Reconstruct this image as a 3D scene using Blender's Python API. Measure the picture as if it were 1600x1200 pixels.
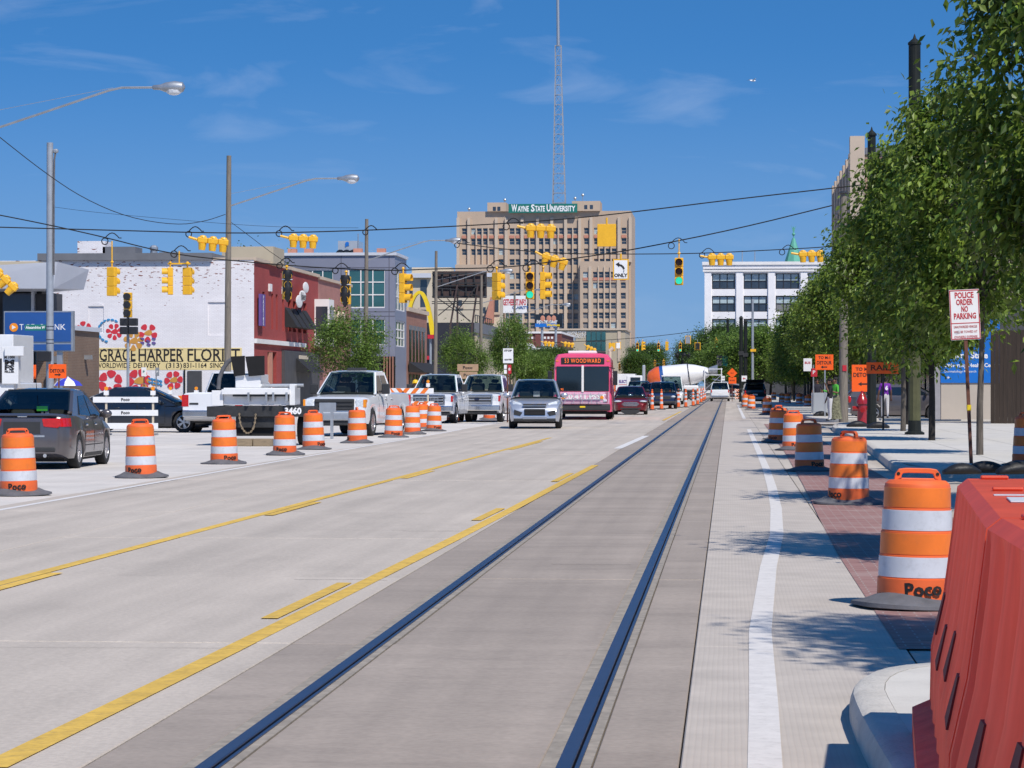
import bpy, bmesh, math, random
from math import sin, cos, tan, pi, radians, sqrt, atan, atan2
from mathutils import Vector, Matrix, noise

for o in list(bpy.data.objects): bpy.data.objects.remove(o)
scene = bpy.context.scene
col = scene.collection

# ---------------------------------------------------------------- camera
F = 4200.0; CYH = 602.0; CAMH = 1.55          # focal length in photo pixels, horizon row, eye height
PSI = atan(338.0 / F)                          # the street's vanishing point is right of the picture centre
cd = bpy.data.cameras.new('camera'); cam = bpy.data.objects.new('camera', cd); col.objects.link(cam)
cd.sensor_width = 36; cd.lens = 36 * F / 1600; cd.shift_y = 2.0 / 1600
cd.clip_start = 0.3; cd.clip_end = 9000
cam.location = (0, 0, CAMH); cam.rotation_euler = (pi/2, 0, PSI)
scene.camera = cam
scene.render.resolution_x = 1024; scene.render.resolution_y = 768

# ---------------------------------------------------------------- sky and sun
SUN_EL = radians(52); SUN_B = radians(33.5)      # elevation; to the right of straight behind the camera
sdir = Vector((sin(SUN_B)*cos(SUN_EL), -cos(SUN_B)*cos(SUN_EL), sin(SUN_EL)))
sl = bpy.data.lights.new('sun', 'SUN'); sl.energy = 4.8; sl.angle = radians(0.53); sl.color = (1.0, 0.94, 0.855)
so = bpy.data.objects.new('sun', sl); col.objects.link(so)
so.rotation_euler = sdir.to_track_quat('Z', 'Y').to_euler(); so.location = (40, -60, 90)
w = bpy.data.worlds.new('World'); scene.world = w; w.use_nodes = True
nt = w.node_tree; nt.nodes.clear()
wo = nt.nodes.new('ShaderNodeOutputWorld'); bg = nt.nodes.new('ShaderNodeBackground')
sky = nt.nodes.new('ShaderNodeTexSky'); sky.sky_type = 'NISHITA'; sky.sun_disc = False
sky.sun_elevation = SUN_EL; sky.sun_rotation = atan2(sdir.x, sdir.y)
sky.air_density = 1.0; sky.dust_density = 0.0; sky.ozone_density = 3.0; sky.altitude = 200
tc = nt.nodes.new('ShaderNodeTexCoord')
SKYLIFT = 0.21
va = nt.nodes.new('ShaderNodeVectorMath'); va.operation = 'MULTIPLY_ADD'
va.inputs[1].default_value = (1, 1, 1.6); va.inputs[2].default_value = (0, 0, SKYLIFT)
vn = nt.nodes.new('ShaderNodeVectorMath'); vn.operation = 'NORMALIZE'
nt.links.new(tc.outputs['Generated'], va.inputs[0]); nt.links.new(va.outputs[0], vn.inputs[0])
nt.links.new(vn.outputs[0], sky.inputs['Vector'])
# thin cirrus
mp = nt.nodes.new('ShaderNodeMapping'); mp.inputs['Location'].default_value = (3.1, 1.7, .9); mp.inputs['Scale'].default_value = (6.5, 6.5, 26.0); mp.inputs['Rotation'].default_value = (0, 0.06, 0.4)
nz = nt.nodes.new('ShaderNodeTexNoise'); nz.inputs['Scale'].default_value = 1.7; nz.inputs['Detail'].default_value = 7; nz.inputs['Roughness'].default_value = 0.55
nz.inputs['Distortion'].default_value = 0.6
cr = nt.nodes.new('ShaderNodeValToRGB'); cr.color_ramp.elements[0].position = 0.56; cr.color_ramp.elements[1].position = 0.88
cr.color_ramp.elements[1].color = (0.20, 0.20, 0.20, 1)
nt.links.new(tc.outputs['Generated'], mp.inputs['Vector']); nt.links.new(mp.outputs[0], nz.inputs['Vector']); nt.links.new(nz.outputs[0], cr.inputs[0])
mx = nt.nodes.new('ShaderNodeMix'); mx.data_type = 'RGBA'
mx.inputs['B'].default_value = (7.0, 7.2, 7.6, 1)
hs_ = nt.nodes.new('ShaderNodeHueSaturation'); hs_.inputs['Saturation'].default_value = 1.33; hs_.inputs['Hue'].default_value = .502; nt.links.new(sky.outputs[0], hs_.inputs['Color'])
nt.links.new(cr.outputs[0], mx.inputs['Factor']); nt.links.new(hs_.outputs[0], mx.inputs['A'])
sz_ = nt.nodes.new('ShaderNodeSeparateXYZ'); nt.links.new(tc.outputs['Generated'], sz_.inputs[0])
hr = nt.nodes.new('ShaderNodeMapRange'); hr.interpolation_type = 'SMOOTHSTEP'; hr.inputs['From Min'].default_value = -.02; hr.inputs['From Max'].default_value = .13; hr.inputs['To Min'].default_value = .85; hr.inputs['To Max'].default_value = 0
nt.links.new(sz_.outputs[2], hr.inputs[0]); hm_ = nt.nodes.new('ShaderNodeMix'); hm_.data_type = 'RGBA'; hm_.inputs['B'].default_value = (1.62, 2.65, 4.15, 1)   # pale air low over the horizon
nt.links.new(hr.outputs[0], hm_.inputs['Factor']); nt.links.new(mx.outputs['Result'], hm_.inputs['A'])
nt.links.new(hm_.outputs['Result'], bg.inputs['Color']); nt.links.new(bg.outputs[0], wo.inputs[0])
bg.inputs['Strength'].default_value = 0.146
vs = scene.view_settings
vs.view_transform = 'Standard'; vs.look = 'None'; vs.gamma = 1; vs.use_curve_mapping = False; vs.exposure = 0.0

# ---------------------------------------------------------------- pixel -> place helpers (photo is 1600 x 1200)
def ray(px):
    u = (px - 800.0) / F
    return (-sin(PSI) + u*cos(PSI), cos(PSI) + u*sin(PSI))
def G(px, py, z=0.0):                      # point of the ground (height z) seen at a pixel
    Z = F*(CAMH - z)/(py - CYH); d = ray(px); return Vector((d[0]*Z, d[1]*Z, z))
def onY(px, Y):                            # (X, depth) where a pixel column meets the plane y = Y
    d = ray(px); t = Y/d[1]; return d[0]*t, t
def onX(px, X):
    d = ray(px); t = X/d[0]; return d[1]*t, t
def hz(py, Z): return CAMH + (CYH - py)*Z/F
def P(px, py, Z):
    d = ray(px); return Vector((d[0]*Z, d[1]*Z, hz(py, Z)))

# ---------------------------------------------------------------- materials
MATS = {}
def mat(name, c, rough=0.6, metal=0.0, var=0.12, vs_=3.0, bump=0.0, bs=40.0, spec=0.5, emit=0.0, trans=0.0, dirt=0.0, coat=0.0, stretch=(1,1,1), road=0.0):
    m = bpy.data.materials.new(name); m.use_nodes = True; n = m.node_tree; b = n.nodes['Principled BSDF']
    b.inputs['Roughness'].default_value = rough; b.inputs['Metallic'].default_value = metal
    b.inputs['Specular IOR Level'].default_value = spec
    if coat: b.inputs['Coat Weight'].default_value = coat; b.inputs['Coat Roughness'].default_value = 0.05
    tcn = n.nodes.new('ShaderNodeTexCoord'); mpn = n.nodes.new('ShaderNodeMapping'); mpn.inputs['Scale'].default_value = stretch
    oi = n.nodes.new('ShaderNodeObjectInfo'); of = n.nodes.new('ShaderNodeVectorMath'); of.operation = 'MULTIPLY_ADD'; of.inputs[1].default_value = (37, 53, 29)
    n.links.new(oi.outputs['Random'], of.inputs[0]); n.links.new(tcn.outputs['Object'], of.inputs[2]); n.links.new(of.outputs[0], mpn.inputs[0])
    no = n.nodes.new('ShaderNodeTexNoise'); no.inputs['Scale'].default_value = vs_; no.inputs['Detail'].default_value = 5; no.inputs['Roughness'].default_value = 0.6
    n.links.new(mpn.outputs[0], no.inputs['Vector'])
    mr = n.nodes.new('ShaderNodeMapRange'); mr.inputs['From Min'].default_value = 0.3; mr.inputs['From Max'].default_value = 0.7
    mr.inputs['To Min'].default_value = 1 - var; mr.inputs['To Max'].default_value = 1 + var
    n.links.new(no.outputs[0], mr.inputs['Value'])
    mm = n.nodes.new('ShaderNodeVectorMath'); mm.operation = 'SCALE'; mm.inputs[0].default_value = c[:3]
    n.links.new(mr.outputs[0], mm.inputs['Scale'])
    out = mm.outputs[0]
    if road:                                   # lengthwise tyre wear, grit, slab-to-slab difference
        mp3 = n.nodes.new('ShaderNodeMapping'); mp3.inputs['Scale'].default_value = (2.6, .05, 1); n.links.new(tcn.outputs['Object'], mp3.inputs[0])
        n3 = n.nodes.new('ShaderNodeTexNoise'); n3.inputs['Scale'].default_value = 1; n3.inputs['Detail'].default_value = 4; n.links.new(mp3.outputs[0], n3.inputs['Vector'])
        n4 = n.nodes.new('ShaderNodeTexNoise'); n4.inputs['Scale'].default_value = 28; n4.inputs['Detail'].default_value = 3; n.links.new(of.outputs[0], n4.inputs['Vector'])
        for src, a0, a1, v in ((n3.outputs[0], .3, .7, road), (n4.outputs[0], .3, .7, road*.8), (oi.outputs['Random'], 0, 1, .035)):
            q_ = n.nodes.new('ShaderNodeMapRange'); q_.inputs['From Min'].default_value = a0; q_.inputs['From Max'].default_value = a1; q_.inputs['To Min'].default_value = 1-v; q_.inputs['To Max'].default_value = 1+v
            n.links.new(src, q_.inputs[0]); s_ = n.nodes.new('ShaderNodeVectorMath'); s_.operation = 'SCALE'; n.links.new(out, s_.inputs[0]); n.links.new(q_.outputs[0], s_.inputs['Scale']); out = s_.outputs[0]
    if dirt:
        n2 = n.nodes.new('ShaderNodeTexNoise'); n2.inputs['Scale'].default_value = vs_*2.3; n2.inputs['Detail'].default_value = 8; n2.inputs['Roughness'].default_value = .7
        n.links.new(mpn.outputs[0], n2.inputs['Vector'])
        r2 = n.nodes.new('ShaderNodeValToRGB'); r2.color_ramp.elements[0].position = .52; r2.color_ramp.elements[1].position = .72
        r2.color_ramp.elements[1].color = (dirt, dirt, dirt, 1)
        n.links.new(n2.outputs[0], r2.inputs[0])
        mxn = n.nodes.new('ShaderNodeMix'); mxn.data_type = 'RGBA'; mxn.inputs['B'].default_value = (.11, .095, .08, 1)
        n.links.new(r2.outputs[0], mxn.inputs['Factor']); n.links.new(out, mxn.inputs['A']); out = mxn.outputs['Result']
    n.links.new(out, b.inputs['Base Color'])
    if bump:
        nb = n.nodes.new('ShaderNodeTexNoise'); nb.inputs['Scale'].default_value = bs; nb.inputs['Detail'].default_value = 4
        n.links.new(mpn.outputs[0], nb.inputs['Vector'])
        bn = n.nodes.new('ShaderNodeBump'); bn.inputs['Strength'].default_value = bump; bn.inputs['Distance'].default_value = 0.02
        n.links.new(nb.outputs[0], bn.inputs['Height']); n.links.new(bn.outputs[0], b.inputs['Normal'])
    if emit:
        b.inputs['Emission Color'].default_value = (*c[:3], 1); b.inputs['Emission Strength'].default_value = emit
    MATS[name] = m; m['out'] = 0
    return m
def brickmat(name, c1, c2, mortar, bw=0.22, bh=0.075, ms=0.012, flake=None, var=.15):
    m = bpy.data.materials.new(name); m.use_nodes = True; n = m.node_tree; b = n.nodes['Principled BSDF']; b.inputs['Roughness'].default_value = .85
    tcn = n.nodes.new('ShaderNodeTexCoord'); sx = n.nodes.new('ShaderNodeSeparateXYZ'); n.links.new(tcn.outputs['Object'], sx.inputs[0])
    ad = n.nodes.new('ShaderNodeMath'); ad.operation = 'ADD'; n.links.new(sx.outputs[0], ad.inputs[0]); n.links.new(sx.outputs[1], ad.inputs[1])
    cx = n.nodes.new('ShaderNodeCombineXYZ'); n.links.new(ad.outputs[0], cx.inputs[0]); n.links.new(sx.outputs[2], cx.inputs[1])
    br = n.nodes.new('ShaderNodeTexBrick'); br.inputs['Scale'].default_value = 1; br.inputs['Brick Width'].default_value = bw; br.inputs['Row Height'].default_value = bh
    br.inputs['Mortar Size'].default_value = ms; br.inputs['Color1'].default_value = (*c1, 1); br.inputs['Color2'].default_value = (*c2, 1); br.inputs['Mortar'].default_value = (*mortar, 1)
    n.links.new(cx.outputs[0], br.inputs['Vector'])
    no = n.nodes.new('ShaderNodeTexNoise'); no.inputs['Scale'].default_value = .7; no.inputs['Detail'].default_value = 6; n.links.new(tcn.outputs['Object'], no.inputs['Vector'])
    mr = n.nodes.new('ShaderNodeMapRange'); mr.inputs['From Min'].default_value = .3; mr.inputs['From Max'].default_value = .7; mr.inputs['To Min'].default_value = 1-var; mr.inputs['To Max'].default_value = 1+var
    n.links.new(no.outputs[0], mr.inputs[0])
    mm = n.nodes.new('ShaderNodeVectorMath'); mm.operation = 'SCALE'; n.links.new(br.outputs[0], mm.inputs[0]); n.links.new(mr.outputs[0], mm.inputs['Scale'])
    out = mm.outputs[0]
    if flake:                                 # bricks whose paint has come off, mostly high on the wall
        vo = n.nodes.new('ShaderNodeTexNoise'); vo.inputs['Scale'].default_value = 1.0; vo.inputs['Detail'].default_value = 3
        mp2 = n.nodes.new('ShaderNodeMapping'); mp2.inputs['Scale'].default_value = (3.2, 3.2, 9); n.links.new(tcn.outputs['Object'], mp2.inputs[0]); n.links.new(mp2.outputs[0], vo.inputs['Vector'])
        hm = n.nodes.new('ShaderNodeMapRange'); hm.inputs['From Min'].default_value = 5.2; hm.inputs['From Max'].default_value = 8.0; hm.inputs['To Min'].default_value = -.03; hm.inputs['To Max'].default_value = .12
        n.links.new(sx.outputs[2], hm.inputs[0])
        a2 = n.nodes.new('ShaderNodeMath'); a2.operation = 'ADD'; n.links.new(vo.outputs[0], a2.inputs[0]); n.links.new(hm.outputs[0], a2.inputs[1])
        rr = n.nodes.new('ShaderNodeValToRGB'); rr.color_ramp.elements[0].position = .725; rr.color_ramp.elements[1].position = .745
        n.links.new(a2.outputs[0], rr.inputs[0])
        mx2 = n.nodes.new('ShaderNodeMix'); mx2.data_type = 'RGBA'; mx2.inputs['B'].default_value = (*flake, 1)
        n.links.new(rr.outputs[0], mx2.inputs['Factor']); n.links.new(out, mx2.inputs['A']); out = mx2.outputs['Result']
    n.links.new(out, b.inputs['Base Color'])
    bn = n.nodes.new('ShaderNodeBump'); bn.inputs['Strength'].default_value = .5; bn.inputs['Distance'].default_value = .01
    iv = n.nodes.new('ShaderNodeMath'); iv.operation = 'SUBTRACT'; iv.inputs[0].default_value = 1; n.links.new(br.outputs['Fac'], iv.inputs[1])
    n.links.new(iv.outputs[0], bn.inputs['Height']); n.links.new(bn.outputs[0], b.inputs['Normal'])
    MATS[name] = m
def leafmat(name, c, c2):
    m = bpy.data.materials.new(name); m.use_nodes = True; n = m.node_tree; b = n.nodes['Principled BSDF']
    b.inputs['Roughness'].default_value = .45; b.inputs['Specular IOR Level'].default_value = .4
    g = n.nodes.new('ShaderNodeNewGeometry'); mxn = n.nodes.new('ShaderNodeMix'); mxn.data_type = 'RGBA'
    mxn.inputs['A'].default_value = (*c, 1); mxn.inputs['B'].default_value = (*c2, 1); n.links.new(g.outputs['Random Per Island'], mxn.inputs['Factor'])
    tcn = n.nodes.new('ShaderNodeTexCoord'); nz_ = n.nodes.new('ShaderNodeTexNoise'); nz_.inputs['Scale'].default_value = 1.1; nz_.inputs['Detail'].default_value = 2; n.links.new(tcn.outputs['Object'], nz_.inputs['Vector'])
    mr_ = n.nodes.new('ShaderNodeMapRange'); mr_.inputs['From Min'].default_value = .32; mr_.inputs['From Max'].default_value = .68; mr_.inputs['To Min'].default_value = .62; mr_.inputs['To Max'].default_value = 1.4; n.links.new(nz_.outputs[0], mr_.inputs[0])
    sc_ = n.nodes.new('ShaderNodeVectorMath'); sc_.operation = 'SCALE'; n.links.new(mxn.outputs['Result'], sc_.inputs[0]); n.links.new(mr_.outputs[0], sc_.inputs['Scale'])
    n.links.new(sc_.outputs[0], b.inputs['Base Color'])
    t = n.nodes.new('ShaderNodeBsdfTranslucent'); n.links.new(sc_.outputs[0], t.inputs[0])
    ms = n.nodes.new('ShaderNodeMixShader'); ms.inputs[0].default_value = .36
    n.links.new(b.outputs[0], ms.inputs[1]); n.links.new(t.outputs[0], ms.inputs[2])
    n.links.new(ms.outputs[0], n.nodes['Material Output'].inputs[0]); MATS[name] = m

mat('concrete', (.455, .40, .342), .85, var=.10, vs_=.5, bump=.2, bs=60, dirt=.15, stretch=(1, .35, 1), road=.11)
mat('concrete_new', (.57, .53, .485), .85, var=.10, vs_=.6, bump=.2, bs=40, dirt=.14, road=.05)
mat('track_slab', (.315, .265, .222), .8, var=.13, vs_=.8, bump=.15, bs=60, dirt=.28, stretch=(.35, 1, 1), road=.10)
mat('joint_dirt', (.16, .14, .12), .95, var=.3, vs_=8)
mat('kerb_stone', (.54, .505, .45), .85, var=.12, vs_=3, bump=.3, bs=50, dirt=.24)
mat('sidewalk_concrete', (.55, .52, .47), .85, var=.10, vs_=1.2, bump=.15, bs=50, dirt=.14)
mat('asphalt', (.16, .155, .15), .9, var=.15, vs_=1, bump=.2, bs=60)
mat('ground_grey', (.28, .27, .255), .9, var=.15, vs_=.4)
mat('paint_yellow', (.62, .40, .07), .75, var=.14, vs_=5, dirt=.42, road=.12)
mat('paint_white', (.66, .64, .62), .7, var=.08, vs_=6, dirt=.22)
mat('rail_steel', (.085, .095, .15), .32, metal=.85, var=.15, vs_=5)
mat('rail_side', (.30, .26, .21), .7, var=.25, vs_=12)
mat('rubber', (.030, .030, .033), .75, var=.2, vs_=8, bump=.2, bs=30)
mat('rubber_grey', (.11, .11, .12), .85, var=.25, vs_=6, dirt=.3, bump=.2, bs=30)
mat('orange_plastic', (.78, .135, .03), .5, var=.12, vs_=3, dirt=.16)
mat('orange_sheet', (.78, .175, .018), .42, var=.13, vs_=3, dirt=.15)
mat('white_sheet', (.58, .60, .64), .45, var=.08, vs_=5, dirt=.22)
mat('barrier_red', (.82, .135, .065), .45, var=.16, vs_=4, bump=.15, bs=9, dirt=.06)
mat('barrier_red_shade_worn', (.82, .26, .17), .55, var=.30, vs_=7, stretch=(1, 1.6, .22), dirt=.10, bump=.2, bs=14)  # pinkish tone of the shaded sides put into the colour, with streaky wear
mat('white_paint', (.78, .78, .78), .5, var=.05, vs_=2, dirt=.05)
mat('paint_white_worn', (.63, .60, .57), .75, var=.08, vs_=7, dirt=.25)
mat('white_trim', (.74, .72, .70), .7, var=.06, vs_=1)
mat('black_paint', (.018, .018, .02), .45, var=.2, vs_=4)
mat('black_matte', (.012, .012, .013), .9, var=.2, vs_=4)
mat('dark_steel', (.035, .036, .038), .6, metal=.3, var=.3, vs_=9, dirt=.25)
mat('galvanised', (.42, .44, .46), .45, metal=.7, var=.12, vs_=4)
mat('grey_pole', (.33, .36, .40), .5, metal=.3, var=.15, vs_=2)
mat('wood_pole', (.19, .165, .135), .9, var=.25, vs_=5, bump=.4, bs=20, stretch=(4, 4, .4))
mat('pole_dark', (.010, .013, .011), .6, var=.3, vs_=4, spec=.3)
mat('pole_dark_lit', (.075, .075, .030), .6, var=.2, vs_=4)  # sunlit look of a green-black pole, put into its colour
mat('signal_yellow', (.80, .43, .02), .45, var=.07, vs_=6)
mat('lens_dark', (.05, .018, .01), .25, var=.1)
mat('lens_green', (.02, .62, .42), .3, var=.02, emit=1.0)
mat('bag_black', (.010, .010, .012), .55, var=.3, vs_=9, bump=.8, bs=9)
mat('glass_dark', (.010, .016, .022), .06, var=.2, vs_=.7, spec=.9)
mat('glass_green', (.03, .10, .10), .08, var=.3, vs_=.25, spec=.9)
mat('glass_window', (.035, .045, .06), .10, var=.4, vs_=.4, spec=.9)
mat('glass_shop', (.02, .02, .022), .12, var=.4, vs_=.7)
mat('blind', (.38, .47, .50), .7, var=.1)
mat('sign_orange', (.90, .115, .008), .45, var=.04)
mat('sign_black', (.012, .010, .010), .6)
mat('sign_white', (.80, .80, .80), .5, var=.04)
mat('sign_red', (.50, .02, .035), .5, var=.04)
mat('sign_green', (.004, .16, .13), .5, var=.05)
mat('sign_blue', (.02, .085, .29), .35, var=.10, vs_=1)
mat('sign_blue_bright', (.012, .15, .52), .35, var=.05)
mat('sign_back_tan', (.40, .26, .16), .85, var=.12, vs_=5)
mat('rust_post', (.14, .055, .035), .85, var=.25, vs_=8)
mat('brown_brick_far', (.22, .13, .085), .85, var=.12)
mat('teal_green', (.012, .16, .125), .4, var=.05)
mat('limestone', (.465, .355, .262), .85, var=.08, vs_=.12, bump=.1, bs=3)
mat('limestone_pale', (.52, .42, .325), .85, var=.08, vs_=.2)
mat('terracotta', (.50, .22, .15), .8, var=.1)
mat('glazed_white', (.80, .78, .78), .45, var=.05, vs_=.6)
mat('panel_grey', (.225, .235, .30), .45, metal=.1, var=.05, vs_=.4)
mat('panel_seam', (.10, .10, .13), .6)
mat('canopy_grey', (.55, .57, .62), .5, var=.05, vs_=.4)
mat('roof_grey', (.15, .155, .17), .7, var=.12, vs_=1)
mat('cream', (.58, .50, .38), .8, var=.07, vs_=.4)
mat('navy_brick', (.020, .022, .034), .8, var=.2, vs_=1)
mat('arch_yellow', (.80, .57, .02), .35, var=.03)
mat('awning_black', (.014, .014, .016), .8, var=.2, vs_=3)
mat('door_green', (.012, .12, .085), .6, var=.1)
mat('shop_grey', (.055, .055, .06), .7, var=.2, vs_=1.5)
mat('salmon', (.50, .22, .15), .8, var=.08)
mat('mural_red', (.58, .028, .045), .7, var=.08)
mat('mural_gold', (.56, .27, .05), .7, var=.08)
mat('mural_blue', (.03, .25, .50), .7, var=.08)
mat('mural_purple', (.12, .07, .27), .7, var=.08)
mat('mural_cream', (.72, .58, .28), .75, var=.06, vs_=2)
mat('billboard_back', (.060, .038, .036), .8, var=.2, vs_=1, stretch=(6, 1, 1))
mat('lattice', (.35, .36, .38), .5, metal=.4)
mat('bark', (.10, .085, .07), .95, var=.35, vs_=6, bump=.8, bs=18, stretch=(2, 2, .5))
mat('bark_dark', (.020, .018, .016), .95, var=.3, vs_=6, bump=.5, bs=18)
leafmat('leaf_street', (.058, .118, .013), (.225, .305, .044))
leafmat('leaf_fine', (.08, .15, .022), (.20, .30, .055))
leafmat('leaf_far', (.05, .10, .018), (.12, .20, .035))
mat('tyre', (.018, .018, .019), .85, var=.2, vs_=9)
mat('rim', (.50, .51, .53), .3, metal=.9, var=.05)
mat('chrome', (.65, .66, .68), .12, metal=1.0, var=.03)
mat('plastic_dark', (.028, .029, .031), .6, var=.15)
mat('taillight', (.50, .010, .012), .15, var=.15, vs_=14, coat=.5)
mat('headlight', (.62, .66, .70), .10, var=.2, vs_=18, spec=.8, coat=.6)
mat('amber', (.85, .28, .01), .3, var=.05)
def paint(name, c, metal=.0, rough=.28): mat(name, c, rough, metal=metal, var=.04, vs_=2, coat=.7)
paint('car_grey', (.125, .112, .115), .55); paint('car_navy', (.008, .012, .022)); paint('car_silver', (.52, .55, .61), .6, .3)
paint('car_white', (.72, .73, .75)); paint('car_red', (.17, .008, .014), .3); paint('car_black', (.010, .011, .013)); paint('car_brown', (.085, .065, .055), .3)
paint('car_blue', (.008, .014, .045)); paint('car_maroon', (.07, .012, .012)); paint('bus_pink', (.84, .085, .20)); paint('bus_pink_pale', (.78, .42, .55)); paint('bus_silver', (.42, .36, .38), .2, .35)
paint('truck_white', (.74, .74, .74)); paint('mixer_orange', (.72, .12, .02)); paint('hydrant_red', (.30, .012, .012)); paint('grey_box', (.36, .39, .43))
mat('van_grey', (.5, .5, .52), .5)
mat('led_orange', (.85, .16, .02), .4, emit=.8, var=.02)
mat('umbrella_blue', (.04, .05, .45), .7); mat('skin_brown', (.16, .075, .045), .6, var=.06); mat('hair_black', (.012, .010, .010), .8)
mat('cloth_green', (.07, .36, .035), .85); mat('cloth_navy', (.014, .014, .026), .85); mat('cloth_purple', (.15, .015, .30), .8); mat('cloth_white', (.62, .60, .60), .85, var=.12, vs_=14, stretch=(1, 1, .2))
mat('cloth_pink', (.75, .05, .18), .8); mat('cloth_lime', (.08, .48, .06), .8); mat('cloth_black', (.015, .015, .017), .9); mat('cloth_print', (.16, .155, .095), .85, var=.75, vs_=16); mat('hivis', (.50, .70, .04), .7)
mat('bag_orange', (.85, .12, .04), .7); mat('helmet_yellow', (.80, .50, .02), .4); mat('lamp_glass', (.70, .72, .74), .2, var=.04)
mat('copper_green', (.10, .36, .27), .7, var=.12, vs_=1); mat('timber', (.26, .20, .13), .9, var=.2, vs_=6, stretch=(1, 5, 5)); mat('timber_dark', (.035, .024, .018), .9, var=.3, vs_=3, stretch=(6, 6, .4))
mat('beige_wall', (.46, .40, .33), .8, var=.06, vs_=1); mat('tan_wall', (.42, .36, .26), .8, var=.06, vs_=.5); mat('side_post_grey', (.30, .29, .30), .8, var=.1)
brickmat('brick_white', (.80, .78, .79), (.76, .73, .74), (.68, .65, .66), flake=(.22, .08, .06), var=.05)
brickmat('brick_red_paint', (.36, .055, .05), (.33, .05, .045), (.27, .04, .035), var=.08)
brickmat('brick_pink', (.42, .17, .14), (.36, .14, .12), (.36, .20, .17), var=.08)
brickmat('brick_orange', (.33, .13, .085), (.28, .105, .07), (.28, .18, .14), var=.08)
brickmat('brick_brown', (.21, .125, .08), (.17, .10, .065), (.22, .17, .13), var=.1)
brickmat('brick_dark_red', (.20, .045, .035), (.17, .035, .03), (.16, .09, .08), var=.1)
brickmat('brick_tan', (.40, .25, .17), (.34, .17, .12), (.36, .30, .25), var=.15)
def translucent(name, c, k):
    m = MATS[name]; n = m.node_tree; t = n.nodes.new('ShaderNodeBsdfTranslucent'); t.inputs[0].default_value = (*c, 1)
    ms = n.nodes.new('ShaderNodeMixShader'); ms.inputs[0].default_value = k
    n.links.new(n.nodes['Principled BSDF'].outputs[0], ms.inputs[1]); n.links.new(t.outputs[0], ms.inputs[2]); n.links.new(ms.outputs[0], n.nodes['Material Output'].inputs[0])
translucent('barrier_red', (.9, .17, .09), .4); translucent('barrier_red_shade_worn', (.95, .30, .19), .55)
m = bpy.data.materials.new('glass_clear'); m.use_nodes = True; n = m.node_tree; n.nodes.remove(n.nodes['Principled BSDF']); MATS['glass_clear'] = m
gl = n.nodes.new('ShaderNodeBsdfGlossy'); gl.inputs['Roughness'].default_value = .03; tr_ = n.nodes.new('ShaderNodeBsdfTransparent'); tr_.inputs[0].default_value = (.42, .54, .54, 1)
lw = n.nodes.new('ShaderNodeFresnel'); lw.inputs['IOR'].default_value = 1.55; ms = n.nodes.new('ShaderNodeMixShader')
n.links.new(lw.outputs[0], ms.inputs[0]); n.links.new(tr_.outputs[0], ms.inputs[1]); n.links.new(gl.outputs[0], ms.inputs[2]); n.links.new(ms.outputs[0], n.nodes['Material Output'].inputs[0])
# paving bricks and tined concrete get plan coordinates
def planmat(name):
    m = bpy.data.materials.new(name); m.use_nodes = True; n = m.node_tree; b = n.nodes['Principled BSDF']; b.inputs['Roughness'].default_value = .85
    tcn = n.nodes.new('ShaderNodeTexCoord'); MATS[name] = m; return n, b, tcn
n, b, tcn = planmat('paver_brick')
br = n.nodes.new('ShaderNodeTexBrick'); br.inputs['Brick Width'].default_value = .21; br.inputs['Row Height'].default_value = .105; br.inputs['Scale'].default_value = 1; br.inputs['Mortar Size'].default_value = .006
br.inputs['Color1'].default_value = (.25, .115, .10, 1); br.inputs['Color2'].default_value = (.31, .165, .145, 1); br.inputs['Mortar'].default_value = (.33, .27, .24, 1)
n.links.new(tcn.outputs['Object'], br.inputs['Vector'])
no = n.nodes.new('ShaderNodeTexNoise'); no.inputs['Scale'].default_value = 1.5; no.inputs['Detail'].default_value = 6; n.links.new(tcn.outputs['Object'], no.inputs['Vector'])
mxn = n.nodes.new('ShaderNodeMix'); mxn.data_type = 'RGBA'; mxn.inputs['B'].default_value = (.42, .34, .31, 1)
rr = n.nodes.new('ShaderNodeValToRGB'); rr.color_ramp.elements[0].position = .5; rr.color_ramp.elements[1].position = .8; rr.color_ramp.elements[1].color = (.6, .6, .6, 1)
n.links.new(no.outputs[0], rr.inputs[0]); n.links.new(rr.outputs[0], mxn.inputs['Factor']); n.links.new(br.outputs[0], mxn.inputs['A']); n.links.new(mxn.outputs['Result'], b.inputs['Base Color'])
n, b, tcn = planmat('concrete_tined')
wv = n.nodes.new('ShaderNodeTexWave'); wv.bands_direction = 'X'; wv.inputs['Scale'].default_value = 11; wv.inputs['Distortion'].default_value = 1.6; wv.inputs['Detail'].default_value = 2; wv.inputs['Detail Scale'].default_value = .3
mpn = n.nodes.new('ShaderNodeMapping'); mpn.inputs['Scale'].default_value = (1, .5, 1); n.links.new(tcn.outputs['Object'], mpn.inputs[0]); n.links.new(mpn.outputs[0], wv.inputs['Vector'])
rr = n.nodes.new('ShaderNodeValToRGB'); rr.color_ramp.elements[0].position = .03; rr.color_ramp.elements[1].position = .22; rr.color_ramp.elements[0].color = (.448, .396, .345, 1); rr.color_ramp.elements[1].color = (.475, .422, .368, 1)
n.links.new(wv.outputs[0], rr.inputs[0])
no = n.nodes.new('ShaderNodeTexNoise'); no.inputs['Scale'].default_value = 2.2; no.inputs['Detail'].default_value = 7; n.links.new(tcn.outputs['Object'], no.inputs['Vector'])
mr = n.nodes.new('ShaderNodeMapRange'); mr.inputs['From Min'].default_value = .3; mr.inputs['From Max'].default_value = .7; mr.inputs['To Min'].default_value = .88; mr.inputs['To Max'].default_value = 1.08; n.links.new(no.outputs[0], mr.inputs[0])
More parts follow.
